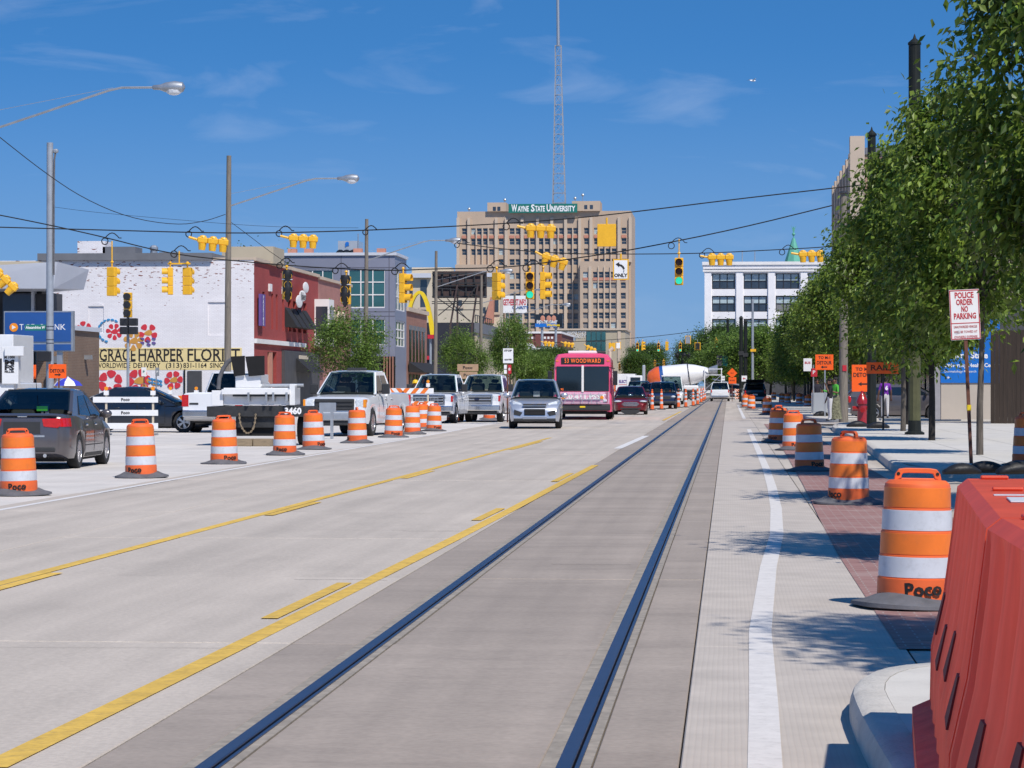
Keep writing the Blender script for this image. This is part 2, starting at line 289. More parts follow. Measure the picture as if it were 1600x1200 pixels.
mm = n.nodes.new('ShaderNodeVectorMath'); mm.operation = 'SCALE'; n.links.new(rr.outputs[0], mm.inputs[0]); n.links.new(mr.outputs[0], mm.inputs['Scale']); n.links.new(mm.outputs[0], b.inputs['Base Color'])
bn = n.nodes.new('ShaderNodeBump'); bn.inputs['Strength'].default_value = .15; bn.inputs['Distance'].default_value = .003; n.links.new(wv.outputs[0], bn.inputs['Height']); n.links.new(bn.outputs[0], b.inputs['Normal'])

# ---------------------------------------------------------------- mesh helpers
class MB:
    def __init__(s): s.v = []; s.f = []; s.m = []
    def add(s, v, f, m):
        o = len(s.v); s.v += [tuple(q) for q in v]
        for q in f: s.f.append([i+o for i in q]); s.m.append(m)
        return s
    def box(s, x0, x1, y0, y1, z0, z1, m):
        return s.add([(x0,y0,z0),(x1,y0,z0),(x1,y1,z0),(x0,y1,z0),(x0,y0,z1),(x1,y0,z1),(x1,y1,z1),(x0,y1,z1)],
              [(0,3,2,1),(4,5,6,7),(0,1,5,4),(1,2,6,5),(2,3,7,6),(3,0,4,7)], m)
    def hexa(s, p, m):      # 8 corners in box order
        return s.add(p, [(0,3,2,1),(4,5,6,7),(0,1,5,4),(1,2,6,5),(2,3,7,6),(3,0,4,7)], m)
    def cyl(s, p0, p1, r0, m, r1=None, n=10):
        p0 = Vector(p0); p1 = Vector(p1); r1 = r0 if r1 is None else r1
        d = (p1-p0).normalized(); a = d.orthogonal().normalized(); b = d.cross(a)
        v = [p0+(a*cos(2*pi*i/n)+b*sin(2*pi*i/n))*r0 for i in range(n)] + [p1+(a*cos(2*pi*i/n)+b*sin(2*pi*i/n))*r1 for i in range(n)]
        f = [(i, (i+1)%n, n+(i+1)%n, n+i) for i in range(n)] + [tuple(range(n-1,-1,-1)), tuple(range(n, 2*n))]
        return s.add(v, f, m)
    def bar(s, p0, p1, wd, m, hd=None):
        hd = hd or wd; p0 = Vector(p0); p1 = Vector(p1); d = (p1-p0).normalized()
        up = Vector((0,0,1)) if abs(d.z) < .95 else Vector((0,1,0))
        a = d.cross(up).normalized()*wd/2; b = a.cross(d).normalized()*hd/2
        q = [p0-a-b, p0+a-b, p1+a-b, p1-a-b, p0-a+b, p0+a+b, p1+a+b, p1-a+b]
        return s.hexa(q, m)
    def tube(s, pts, r, m, n=6):
        pts = [Vector(p) for p in pts]; rs = r if isinstance(r, (list, tuple)) else [r]*len(pts)
        v = []; f = []; prev = None
        for i, p in enumerate(pts):
            d = (pts[min(i+1,len(pts)-1)] - pts[max(i-1,0)]).normalized()
            a = d.orthogonal().normalized() if prev is None else (prev - d*prev.dot(d)).normalized()
            prev = a; b = d.cross(a)
            v += [p+(a*cos(2*pi*k/n)+b*sin(2*pi*k/n))*rs[i] for k in range(n)]
        for i in range(len(pts)-1):
            f += [(i*n+k, i*n+(k+1)%n, (i+1)*n+(k+1)%n, (i+1)*n+k) for k in range(n)]
        f += [tuple(range(n-1,-1,-1)), tuple((len(pts)-1)*n+k for k in range(n))]
        return s.add(v, f, m)
    def lathe(s, prof, m, n=24, c=(0,0,0), axis='z', ms=None, closed=False, caps=True):
        v = []; N = len(prof)
        for r, z in prof:
            for k in range(n):
                a = 2*pi*k/n
                q = (r*cos(a), r*sin(a), z)
                if axis == 'x': q = (z, r*cos(a), r*sin(a))
                if axis == 'y': q = (r*sin(a), z, r*cos(a))
                v.append((q[0]+c[0], q[1]+c[1], q[2]+c[2]))
        o = len(s.v); s.v += v
        rng = range(N if closed else N-1)
        for i in rng:
            j = (i+1) % N
            for k in range(n):
                s.f.append([o+i*n+k, o+i*n+(k+1)%n, o+j*n+(k+1)%n, o+j*n+k]); s.m.append(ms[i] if ms else m)
        if caps and not closed:
            if prof[0][0] > 1e-4: s.f.append([o+k for k in range(n-1,-1,-1)]); s.m.append(ms[0] if ms else m)
            if prof[-1][0] > 1e-4: s.f.append([o+(N-1)*n+k for k in range(n)]); s.m.append(ms[-1] if ms else m)
        return s
    def ell(s, c, rx, ry, rz, m, n=12):
        h = max(4, n//2); v = []; f = []
        for i in range(h+1):
            t = pi*i/h
            for k in range(n):
                a = 2*pi*k/n; v.append((c[0]+rx*sin(t)*cos(a), c[1]+ry*sin(t)*sin(a), c[2]-rz*cos(t)))
        for i in range(h): f += [(i*n+k, i*n+(k+1)%n, (i+1)*n+(k+1)%n, (i+1)*n+k) for k in range(n)]
        return s.add(v, f, m)
    def prism(s, poly, plane, a, b, m):
        def q(u, v, d): return {'xz': (u, d, v), 'yz': (d, u, v), 'xy': (u, v, d)}[plane]
        n = len(poly)
        v = [q(u, w_, a) for u, w_ in poly] + [q(u, w_, b) for u, w_ in poly]
        return s.add(v, [tuple(range(n)), tuple(range(2*n-1, n-1, -1))] + [(i, n+i, n+(i+1)%n, (i+1)%n) for i in range(n)], m)
    def loft(s, rings, m, cap=True, closed=True, mf=None):
        n = len(rings[0]); o = len(s.v)
        for r in rings: s.v += [tuple(q) for q in r]
        for i in range(len(rings)-1):
            for k in range(n if closed else n-1):
                mk = mf(i, k) if mf else m
                if mk is None: continue
                s.f.append([o+i*n+k, o+i*n+(k+1)%n, o+(i+1)*n+(k+1)%n, o+(i+1)*n+k]); s.m.append(mk)
        if cap: s.f.append([o+k for k in range(n-1,-1,-1)]); s.m.append(m); s.f.append([o+(len(rings)-1)*n+k for k in range(n)]); s.m.append(m)
        return s
    def build(s, name, parent=None, loc=(0,0,0), rz=0.0, smooth=None, bevel=0.0, fix=True):
        me = bpy.data.meshes.new(name); me.from_pydata(s.v, [], s.f)
        keys = []
        for k in s.m:
            if k not in keys: keys.append(k)
        for k in keys: me.materials.append(MATS[k])
        me.polygons.foreach_set('material_index', [keys.index(k) for k in s.m])
        if fix:
            bm = bmesh.new(); bm.from_mesh(me); bmesh.ops.recalc_face_normals(bm, faces=bm.faces); bm.to_mesh(me); bm.free()
        if smooth is not None:
            me.polygons.foreach_set('use_smooth', [True]*len(me.polygons)); me.set_sharp_from_angle(angle=radians(smooth))
        me.update()
        o = bpy.data.objects.new(name, me); col.objects.link(o); o.location = loc; o.rotation_euler = (0, 0, rz)
        if parent: o.parent = parent
        if bevel:
            mo = o.modifiers.new('edge', 'BEVEL'); mo.width = bevel; mo.segments = 2; mo.limit_method = 'ANGLE'; mo.angle_limit = radians(40)
        return o
def tag(o, label=None, cat=None, group=None, kind=None):
    if label: o['label'] = label
    if cat: o['category'] = cat
    if group: o['group'] = group
    if kind: o['kind'] = kind
    return o
def thing(name, label, cat, loc=(0,0,0), rz=0.0, group=None):
    o = bpy.data.objects.new(name, None); o.empty_display_size = .2; col.objects.link(o); o.location = loc; o.rotation_euler = (0, 0, rz)
    return tag(o, label, cat, group)
def dup(o, parent=None):
    c = o.copy(); col.objects.link(c); c.parent = parent
    for ch in list(o.children): dup(ch, c)
    return c
def place(proto, state, loc, rz, label, group=None):       # first use takes the prototype itself
    o = proto if not state else dup(proto); state.append(o)
    o.location = loc; o.rotation_euler = (0, 0, rz); tag(o, label, None, group); return o
def struct(o): o['kind'] = 'structure'; return o

_txt = {}
def text_mesh(s, size, ext=0.003, align='CENTER', bold=0.0, sx=1.0, spacing=1.0):
    k = (s, size, ext, align, bold, sx, spacing)
    if k in _txt: return _txt[k]
    cu = bpy.data.curves.new('t', 'FONT'); cu.body = s; cu.size = size; cu.extrude = ext; cu.align_x = align; cu.align_y = 'CENTER'; cu.offset = bold; cu.resolution_u = 2; cu.space_character = spacing
    ob = bpy.data.objects.new('t', cu); col.objects.link(ob); dg = bpy.context.evaluated_depsgraph_get(); dg.update()
    me = bpy.data.meshes.new_from_object(ob.evaluated_get(dg)); bpy.data.objects.remove(ob); bpy.data.curves.remove(cu)
    for v in me.vertices: v.co.x *= sx
    _txt[k] = [(v.co.x, v.co.y, v.co.z) for v in me.vertices], [tuple(p.vertices) for p in me.polygons]
    return _txt[k]
def lettering(s, size, m, parent, loc, rz=0.0, face='-y', bold=0.0, sx=1.0, ext=.003, align='CENTER', bend=None, tilt=0.0, fit=None, spacing=1.0):
    v, f = text_mesh(s, size, ext, align, bold, sx, spacing)
    if fit:                                     # stretch to a given width
        x0 = min(q[0] for q in v); x1 = max(q[0] for q in v); k = fit/(x1-x0); v = [((q[0]-(x0+x1)/2)*k, q[1], q[2]) for q in v]
    out = []
    for x, y, z in v:
        if tilt: x, y = x*cos(tilt)-y*sin(tilt), x*sin(tilt)+y*cos(tilt)
        if bend: a = x/bend; out.append((sin(a)*(bend+z), bend - cos(a)*(bend+z), y))
        elif face == '-y': out.append((x, -z, y))
        elif face == '+y': out.append((-x, z, y))
        elif face == '+x': out.append((z, x, y))
        elif face == '-x': out.append((-z, -x, y))
    mb = MB(); mb.add(out, f, m)
    return mb.build('lettering', parent, loc, rz, fix=False)
# ================================================================ ground, carriageway, tracks
def sheet(name, poly, z, m, kind=True, parent=None):
    mb = MB(); mb.add([(x, y, z) for x, y in poly], [tuple(range(len(poly)))], m)
    o = mb.build(name, parent, fix=False)
    return struct(o) if kind else o
sheet('ground', [(-2500, -60), (2500, -60), (2500, 6000), (-2500, 6000)], -.06, 'ground_grey')
road = sheet('road', [(-21, -5), (3.6, -5), (3.6, 1500), (-21, 1500)], -.030, 'joint_dirt')
rnd = random.Random(5)
def slab_mesh(x0, x1, y0, y1, z, m, t=.05):
    e = .006
    mb = MB()
    mb.loft([[(x0, y0, z-t), (x1, y0, z-t), (x1, y1, z-t), (x0, y1, z-t)], [(x0, y0, z-e), (x1, y0, z-e), (x1, y1, z-e), (x0, y1, z-e)],
             [(x0+e, y0+e, z), (x1-e, y0+e, z), (x1-e, y1-e, z), (x0+e, y1-e, z)]], m)
    return mb
def slab_row(x0, x1, m, y0, y1, step, z=0.0, gap=.011, name='concrete_panel'):
    proto = None; y = y0
    while y < y1 - .1:
        dz = rnd.uniform(-.002, .002)
        if proto is None:
            proto = slab_mesh(x0+gap/2, x1-gap/2, gap/2, step-gap/2, z, m).build(name, road, (0, y, dz))
        else:
            o = proto.copy(); col.objects.link(o); o.location = (0, y, dz); o.parent = road
        y += step
YE = 115.0
slab_row(-9.33, -6.78, 'concrete', 5, YE, 5.5)
slab_row(-6.78, -2.62, 'concrete', 5, YE, 5.5)
for a, b_ in ((-2.62, -2.215), (-2.005, -.765), (-.555, -.20)): slab_row(a, b_, 'track_slab', 5, YE, 5.5, z=-.003, gap=.006, name='track_panel')
slab_row(-.20, 1.05, 'concrete_tined', 5, YE, 5.5)
slab_row(-13.3, -9.33, 'concrete_new', 20, YE, 5.5); slab_row(-17.2, -13.3, 'concrete_new', 30, YE, 5.5); slab_row(-21, -17.2, 'concrete_new', 30, YE, 5.5)
# beyond the crossing the panels are too far to tell apart
for x0, x1, m, nm in ((-21, -9.33, 'concrete_new', 'carriageway'), (-9.33, -2.62, 'concrete', 'carriageway'), (-.20, 1.05, 'concrete', 'carriageway'), (-2.62, -2.215, 'track_slab', 'trackbed'), (-2.005, -.765, 'track_slab', 'trackbed'), (-.555, -.2, 'track_slab', 'trackbed')):
    sheet(nm, [(x0+.006, YE), (x1-.006, YE), (x1-.006, 1500), (x0+.006, 1500)], -.002, m)
sheet('carriageway', [(-21, 5), (-9.36, 5), (-9.36, 30), (-21, 30)], -.012, 'concrete_new')
# cross street
sheet('cross_street', [(-160, 84), (-21.01, 84), (-21.01, 106), (-160, 106)], -.012, 'concrete_new')
sheet('cross_street', [(3.7, 108.5), (160, 108.5), (160, 114), (3.7, 114)], -.012, 'concrete')
sheet('forecourt', [(-160, 106.3), (-28.2, 106.3), (-28.2, 159), (-160, 159)], .06, 'asphalt')
# kerbside bay: bricks and concrete gutter
def strip(name, pts, wd, z, m, label=None):
    L = []; R = []
    for i, p in enumerate(pts):
        a = Vector(pts[max(i-1, 0)]); b_ = Vector(pts[min(i+1, len(pts)-1)]); d = (b_-a).normalized(); nrm = Vector((-d.y, d.x))
        L.append(Vector(p)+nrm*wd/2); R.append(Vector(p)-nrm*wd/2)
    mb = MB(); n = len(pts)
    mb.add([(q.x, q.y, z) for q in L] + [(q.x, q.y, z) for q in R], [(i, n+i, n+i+1, i+1) for i in range(n-1)], m)
    return struct(mb.build(name, fix=False))
bayL = [(1.0, 15.9), (1.0, 25), (1.06, 32), (1.16, 42), (1.30, 62), (1.38, 85), (1.42, 108)]
mb = MB(); nb = len(bayL)
mb.add([(1.052 if False else x, y, .004) for x, y in bayL] + [(2.62, y, .004) for x, y in bayL], [(i, nb+i, nb+i+1, i+1) for i in range(nb-1)], 'paver_brick'); struct(mb.build('brick_bay', fix=False))
sheet('gutter', [(1.056, 5), (6.5, 5), (6.5, 45.7), (1.056, 45.7)], -.008, 'concrete'); sheet('gutter', [(1.056, 45.7), (3.6, 45.7), (3.6, 1500), (1.056, 1500)], -.008, 'concrete')
def GX(px, py): q = G(px, py); return (q.x, q.y)
# painted lines
def pl(px): return [GX(a, b_) for a, b_ in px]
strip('yellow_line', pl([(-14, 1200), (340, 1026), (708, 843), (800, 796), (930, 727)]), .135, .004, 'paint_yellow')
_yl = [(-14, 1200), (340, 1026), (708, 843), (800, 796), (930, 727)]; _yr = [(-60, 928), (0, 912), (430, 798), (640, 742), (860, 684)]
def dash(line, y0, y1, off):
    def at(y):
        for p, q in zip(line, line[1:]):
            if (p[1]-y)*(q[1]-y) <= 0: return p[0]+(q[0]-p[0])*(y-p[1])/(q[1]-p[1])
    a, c = GX(at(y0), y0), GX(at(y1), y1); strip('yellow_dash', [(a[0]+off, a[1]), (c[0]+off, c[1])], .115, .008, 'paint_yellow')
for y0, y1 in ((968, 912), (814, 795), (753, 740)): dash(_yl, y0, y1, -.155)
strip('yellow_line', pl([(-60, 928), (0, 912), (430, 798), (640, 742), (860, 684)]), .13, .004, 'paint_yellow')
for y0, y1 in ((926, 896), (806, 785), (748, 736), (703, 690)): dash(_yr, y0, y1, .15)
strip('white_line', pl([(-50, 806), (0, 797), (400, 727), (690, 677), (722, 671)]), .11, .004, 'paint_white')
strip('white_line', [(.12, 8), (.148, 10.9), (.17, 13), (.20, 17), (.34, 23), (.50, 28), (.60, 34), (.66, 41), (.70, 50), (.715, 66), (.72, 95)], .142, .004, 'paint_white_worn')
strip('white_line', [(.74, 125), (.75, 210)], .15, .004, 'paint_white')
strip('white_dash', pl([(965, 701), (1010, 681)]), .2, .004, 'paint_white')
strip('crossing_line', [(-5.4, 84.5), (-.4, 83.5)], .16, .006, 'paint_white'); strip('crossing_line', [(-3.6, 76), (-2.9, 76)], .14, .004, 'paint_white')
strip('yellow_line', pl([(1036, 657), (1064, 643)]), .13, .004, 'paint_yellow')
# rails: head, flange groove and grout, each a length of its own
for xr in (-2.11, -.66):
    t = thing('tram_rail', 'blue-grey grooved steel rail bedded in the concrete, ' + ('beside the yellow line' if xr < -1 else 'beside the tined concrete strip'), 'rail', (xr, 0, 0), 0, 'tram rails')
    MB().box(-.036, .030, 4, 420, -.045, .012, 'rail_steel').build('rail_head', t, bevel=.006)
    MB().box(.040, .058, 4, 420, -.045, .004, 'rail_steel').build('rail_guard', t)
    MB().box(-.103, -.037, 4, 420, -.045, .001, 'rail_side').build('grout', t); MB().box(.059, .103, 4, 420, -.045, .0, 'rail_side').build('grout', t)
    MB().box(.0305, .0395, 4, 420, -.045, -.025, 'black_matte').build('flange_groove', t)
# kerbs: swept profile with a rounded nose
def kerb(path, wd=.16, ht=.15, name='kerb', side=1):
    prof = [(0, -.05), (0.0, ht*.55), (.018, ht*.86), (.05, ht), (wd, ht), (wd, -.05)]
    rings = []
    for i, p in enumerate(path):
        a = Vector(path[max(i-1, 0)]); b_ = Vector(path[min(i+1, len(path)-1)]); d = (b_-a).normalized(); nr = Vector((d.y, -d.x))*side
        rings.append([(p[0]+nr.x*u, p[1]+nr.y*u, z) for u, z in prof])
    return struct(MB().loft(rings, 'kerb_stone').build(name, smooth=35))
def offset(path, d, side=1):
    out = []
    for i, p in enumerate(path):
        a = Vector(path[max(i-1, 0)]); b_ = Vector(path[min(i+1, len(path)-1)]); t = (b_-a).normalized(); out.append((p[0]+t.y*d*side, p[1]-t.x*d*side))
    return out
def smoothpath(p, k=2):
    for _ in range(k):
        q = [p[0]]
        for a, b_ in zip(p, p[1:]): q += [(a[0]*.75+b_[0]*.25, a[1]*.75+b_[1]*.25), (a[0]*.25+b_[0]*.75, a[1]*.25+b_[1]*.75)]
        p = q + [p[-1]]
    return p
K1 = smoothpath([(.70, 3), (.62, 9), (.55, 11.6), (.56, 13.0), (.86, 13.75), (1.6, 13.9), (7, 14.0)])
kerb(K1); o1 = offset(K1, .163); sheet('pavement', o1 + [(7, 3)], .147, 'sidewalk_concrete')
K2 = smoothpath([(9, 46.2), (3.7, 46.3), (3.02, 46.6), (2.93, 48.2), (3.1, 56), (3.42, 70), (3.48, 88), (3.6, 96), (4.3, 102.5), (6.5, 106.5), (14, 107.6)])
kerb(K2)
i2 = offset(K2, .165); sheet('pavement', i2 + [(60, 107.4), (60, 46.4)], .128, 'joint_dirt')
# flags of the pavement: separate slabs with joints
pv = thing('x', '', '') ; bpy.data.objects.remove(pv)
base = bpy.data.objects.get('pavement.001')
def xk(y):
    best = 99
    for a, b_ in zip(i2, i2[1:]):
        if (a[1]-y)*(b_[1]-y) <= 0 and abs(a[1]-b_[1]) > 1e-6: best = min(best, a[0]+(b_[0]-a[0])*(y-a[1])/(b_[1]-a[1]))
    return best
ys = [46.62, 49.2, 52, 55, 58, 61, 64, 67, 70, 74, 78, 82, 86, 90, 94, 98, 102]
for ya, yb in zip(ys, ys[1:]):
    xs = [max(xk(ya+.02), 3.1 if ya > 47 else 3.4), 5.0, 6.7, 8.4, 10.1, 11.8]
    xb = xk(yb-.02)
    for i in range(5):
        g = .008; a0 = xs[i]+(0 if i == 0 else g); b0 = (xb if i == 0 else xs[i]+g)
        q = [(a0, ya+g), (xs[i+1]-g, ya+g), (xs[i+1]-g, yb-g), (b0, yb-g)]
        MB().loft([[(x, y, .10) for x, y in q], [(x, y, .147) for x, y in q]], 'sidewalk_concrete').build('paving_slab', base)
K3 = smoothpath([(14, 114), (6.5, 114.2), (4.3, 115), (3.55, 118), (3.5, 125), (3.5, 200), (3.5, 420)])
kerb(K3, side=1); sheet('pavement', offset(K3, .17) + [(60, 420), (60, 114.2)], .147, 'sidewalk_concrete')
K4 = [(-160, 106.0), (-24, 106.0), (-22, 106.8), (-21.1, 109), (-21, 115), (-21, 500)]
kerb(K4, side=1) if False else kerb(list(reversed(K4)), side=1)
sheet('pavement', [(-160, 106.2), (-24, 106.2), (-22.1, 107), (-21.2, 109), (-21.17, 115), (-21.17, 500), (-28.1, 500), (-28.1, 106.25), (-160, 106.25)][:6] + [(-28.1, 500), (-28.1, 108), (-160, 108)], .147, 'sidewalk_concrete')

# hairline cracks and small spalls in the concrete
for i in range(26):
    y = rnd.uniform(14, 75); x0_ = rnd.choice([-8.5, -6.0, -4.6, -3.6, -1.9, -1.6, -.3]) + rnd.uniform(-.2, .2); Lc = rnd.uniform(.4, 1.4) if x0_ > -2.6 else rnd.uniform(.8, 2.2)
    if x0_+Lc > -.8 and x0_ < -.3: Lc = max(.2, -.82-x0_)
    if -2.25 < x0_+Lc < -1.95: Lc -= .5
    if x0_ < -2.62 and x0_+Lc > -2.7: Lc = -2.7-x0_
    strip('crack', [(x0_+Lc*k/6, y+rnd.uniform(-.03, .03)) for k in range(7)], rnd.uniform(.006, .014), .0035, 'joint_dirt')
# ================================================================ buildings
mat('blind_dim', (.17, .17, .175), .5, var=.2)
def wall_holes(mb, p0, u, nrm, Wd, Ht, rects, depth, m, mrev=None, z0=0.0):
    # wall rectangle from p0 along u (unit, horizontal), normal nrm; rects (u0,u1,v0,v1) are openings
    p0 = Vector(p0); u = Vector(u); nrm = Vector(nrm); mrev = mrev or m
    us = sorted({0.0, Wd} | {round(q, 3) for r in rects for q in r[:2]}); vs_ = sorted({z0, Ht} | {round(q, 3) for r in rects for q in r[2:4]})
    holes = [tuple(round(q, 3) for q in r[:4]) for r in rects]
    def pt(a, b_, d=0.0): q = p0 + u*a - nrm*d; return (q.x, q.y, q.z+b_)
    for i in range(len(us)-1):
        for j in range(len(vs_)-1):
            ca = (us[i]+us[i+1])/2; cb = (vs_[j]+vs_[j+1])/2
            if any(h[0] < ca < h[1] and h[2] < cb < h[3] for h in holes): continue
            mb.add([pt(us[i], vs_[j]), pt(us[i+1], vs_[j]), pt(us[i+1], vs_[j+1]), pt(us[i], vs_[j+1])], [(0, 1, 2, 3)], m)
    for a0, a1, b0, b1 in holes:
        c = [(a0, b0), (a1, b0), (a1, b1), (a0, b1)]
        for k in range(4):
            p, q = c[k], c[(k+1) % 4]
            mb.add([pt(*p), pt(*q), pt(*q, depth), pt(*p, depth)], [(0, 1, 2, 3)], mrev)
def window_proto(w_, h_, cols, rows, glass, frame, fw=.06, name='window', sill=None, blind=None, arch=False):
    # local: x across, z up from sill, faces -y; origin at lower left corner at the glass plane
    mb = MB()
    for i in range(cols+1): x = (w_-fw)*i/cols; mb.box(x, x+fw, -.05, .0, 0, h_, frame)
    for j in range(rows+1): z = (h_-fw)*j/rows; mb.box(0.001, w_-.001, -.045, .0, z, z+fw, frame)
    fr = mb.build(name); 
    MB().box(0, w_, .005, .03, 0, h_, glass).build('pane', fr)
    if blind: MB().box(.05, w_-.05, -.004, .002, h_*(1-blind), h_-.05, 'blind').build('blind', fr)
    if sill: MB().box(-.08, w_+.08, -.35, -.02, -.14, -.003, sill).build('sill', fr)
    return fr
def put_windows(parent, proto, spots, rz=0.0):
    for i, p in enumerate(spots):
        o = proto if i == 0 else dup(proto)
        o.parent = parent; o.location = p; o.rotation_euler = (0, 0, rz)
    rr_ = random.Random(len(spots))
    for ch in [c for c in parent.children_recursive if c.name.startswith('pane')]:
        if len(spots) > 15 and rr_.random() < .2:      # drawn blinds behind some panes
            ch.material_slots[0].link = 'OBJECT'; ch.material_slots[0].material = MATS['blind_dim' if rr_.random() < .7 else 'blind']

# ---- tall university tower with mast
YM = 862.0
def xm(px, Y=YM): return onY(px, Y)[0]
def c3(cx): return xm(680+cx/5)
def zm(cy): return hz(290+cy/5, onY(850, YM)[1])
twr = thing('university_tower', 'tall tan limestone office tower with green university sign and radio mast on top', 'building', (0, YM, 0))
colsU = [228, 300, 345, 393, 440, 515, 600, 648, 713, 760, 826, 875, 938, 987, 1050, 1098, 1182, 1260, 1305, 1352, 1398, 1475]
rowsU = [355, 437, 517, 597, 705, 787, 868, 945, 1020, 1095, 1180, 1262, 1345, 1425]
ww = (c3(1039)-c3(1000)); wh = zm(332)-zm(380); x0 = c3(172); x1 = c3(1530)
rects = []; spotsA = []
for r in rowsU:
    for cx in colsU:
        if r > 1100 and cx < 1150: continue
        if 540 < r and cx < 500: continue
        if r < 600 and cx in (228, 1475) and False: continue
        proj = (cx > 1140 and r > 600)
        a = c3(cx)-ww/2-x0; z = zm(r)-wh/2
        rects.append((a, a+ww, z, z+wh, proj)); 
mb = MB(); wall_holes(mb, (x0, 0, 0), (1, 0, 0), (0, -1, 0), x1-x0, zm(200), [r[:4] for r in rects if not r[4]], .5, 'limestone')
mb.box(x0, x1, .52, 38, 0, zm(200)-.01, 'limestone')
mb.build('wall', twr)
xr0 = c3(1140); PJ = 6.5
mb = MB(); wall_holes(mb, (xr0, -PJ, 0), (1, 0, 0), (0, -1, 0), c3(1512)-xr0, zm(600), [(r[0]+x0-xr0, r[1]+x0-xr0, r[2], r[3]) for r in rects if r[4]], .5, 'limestone')
mb.box(xr0, c3(1512), -PJ+.52, -.02, 0, zm(600)-.01, 'limestone'); mb.build('wing', twr)
mb = MB(); mb.box(c3(172), c3(500), -PJ, -.02, 0, zm(622), 'limestone'); mb.build('wing', twr)
mb = MB(); mb.box(c3(410), c3(556), -1.2, 12, zm(201), zm(132), 'limestone'); mb.build('roof_block', twr)
mb = MB(); mb.box(c3(1070), c3(1290), -1.2, 12, zm(201), zm(124), 'limestone'); mb.build('roof_block', twr)
for cx, a_, b2_ in ((465, 197, 165), (500, 197, 165), (1178, 187, 155), (1222, 187, 155)): MB().box(c3(cx)-.5, c3(cx)+.5, -1.25, -1.1, zm(a_), zm(b2_), 'glass_window').build('roof_window', twr)
pr = window_proto(ww, wh, 1, 2, 'glass_window', 'limestone_pale', .09, sill=None)
put_windows(twr, pr, [(x0+r[0], (-PJ if r[4] else 0)+.42, r[2]) for r in rects])
for cx in [180, 264, 322, 369, 416, 478, 556, 680, 736, 800, 851, 912, 962, 1020, 1075, 1130, 1218, 1282, 1328, 1375, 1437, 1524]:
    big = cx in (180, 264, 478, 556, 680, 800, 912, 1020, 1130, 1218, 1437, 1524)
    wd = .95 if big else .35; up = zm(250) if big else zm(330)
    if cx < 470: MB().box(c3(cx)-wd/2, c3(cx)+wd/2, -.8, -.003, zm(622), up, 'limestone_pale').build('pier', twr)
    elif cx < 1140: MB().box(c3(cx)-wd/2, c3(cx)+wd/2, -.8, -.003, 0, up, 'limestone_pale').build('pier', twr)
    else:
        MB().box(c3(cx)-wd/2, c3(cx)+wd/2, -.8, -.003, zm(600), up, 'limestone_pale').build('pier', twr)
        if cx < 1515: MB().box(c3(cx)-wd/2, c3(cx)+wd/2, -PJ-.45, -PJ-.003, 0, zm(640), 'limestone_pale').build('pier', twr)
sp = None
for cx in colsU:
    if sp is None: sp = MB().box(-ww/2, ww/2, -.2, -.004, 0, zm(388)-zm(410), 'terracotta').build('spandrel', twr, (c3(cx), 0, zm(410)))
    else: o = sp.copy(); col.objects.link(o); o.location.x = c3(cx)
    if cx > 1150: o2 = sp.copy(); col.objects.link(o2); o2.location = (c3(cx), -PJ, zm(748))
s_ = MB().box(c3(577), c3(1113), -2.2, -1.4, zm(215), zm(146), 'teal_green').build('roof_sign', twr)
lettering('W', 3.1, 'sign_white', s_, (c3(622), -2.25, zm(181)), bold=.10, fit=(c3(645)-c3(600)))
for tx, a, b_ in (('AYNE', 648, 735), ('TATE', 784, 860), ('NIVERSITY', 910, 1098)): lettering(tx, 2.4, 'sign_white', s_, (c3((a+b_)/2), -2.25, zm(186)), bold=.08, fit=c3(b_)-c3(a))
for tx, a, b_ in (('S', 752, 781), ('U', 874, 906)): lettering(tx, 3.1, 'sign_white', s_, (c3((a+b_)/2), -2.25, zm(181)), bold=.10, fit=c3(b_)-c3(a))
# lattice mast
mst = MB(); bx = (c3(908)+c3(1005))/2; hw0 = (c3(1008)-c3(906))/2; zb = zm(201); zt = hz(68, 866.0); yc = 8.0
def hw(z): t = (z-zb)/(zt-zb); return hw0*(1-t) + .75*t if t < .8 else hw0*(.2)*(1-t)/.2*.0 + .95
crn = [(-1, -1), (1, -1), (1, 1), (-1, 1)]; N = 17
tilt = lambda z: (z-zb)*(-.6/20)*.35
zs = [zb+(zt-zb)*i/N for i in range(N+1)]
for i in range(N):
    a, b_ = zs[i], zs[i+1]
    for k in range(4):
        p = lambda k, z: (bx+tilt(z)*.55+crn[k][0]*hw(z), yc+crn[k][1]*hw(z), z)
        mst.bar(p(k, a), p(k, b_), .26, 'lattice'); mst.bar(p(k, b_), p((k+1) % 4, b_), .17, 'lattice')
        mst.bar(p(k, a), p((k+1) % 4, b_), .11, 'lattice')
mst.build('mast', twr)
xt = bx+tilt(zt)*.55
MB().cyl((xt, yc, zt), (xt-.3, yc, zt+30), .55, 'galvanised', .4, 8).build('antenna', twr)
mb = MB()
for px, py in ((732, 326), (910, 305), (898, 310), (788, 312)):
    q = xm(px); mb.ell((q, 2, hz(py, 866)), .5, .5, .5, 'galvanised', 8); mb.cyl((q, 2, zm(201)), (q, 2, hz(py, 866)), .12, 'galvanised', n=6)
mb.build('dish', twr)

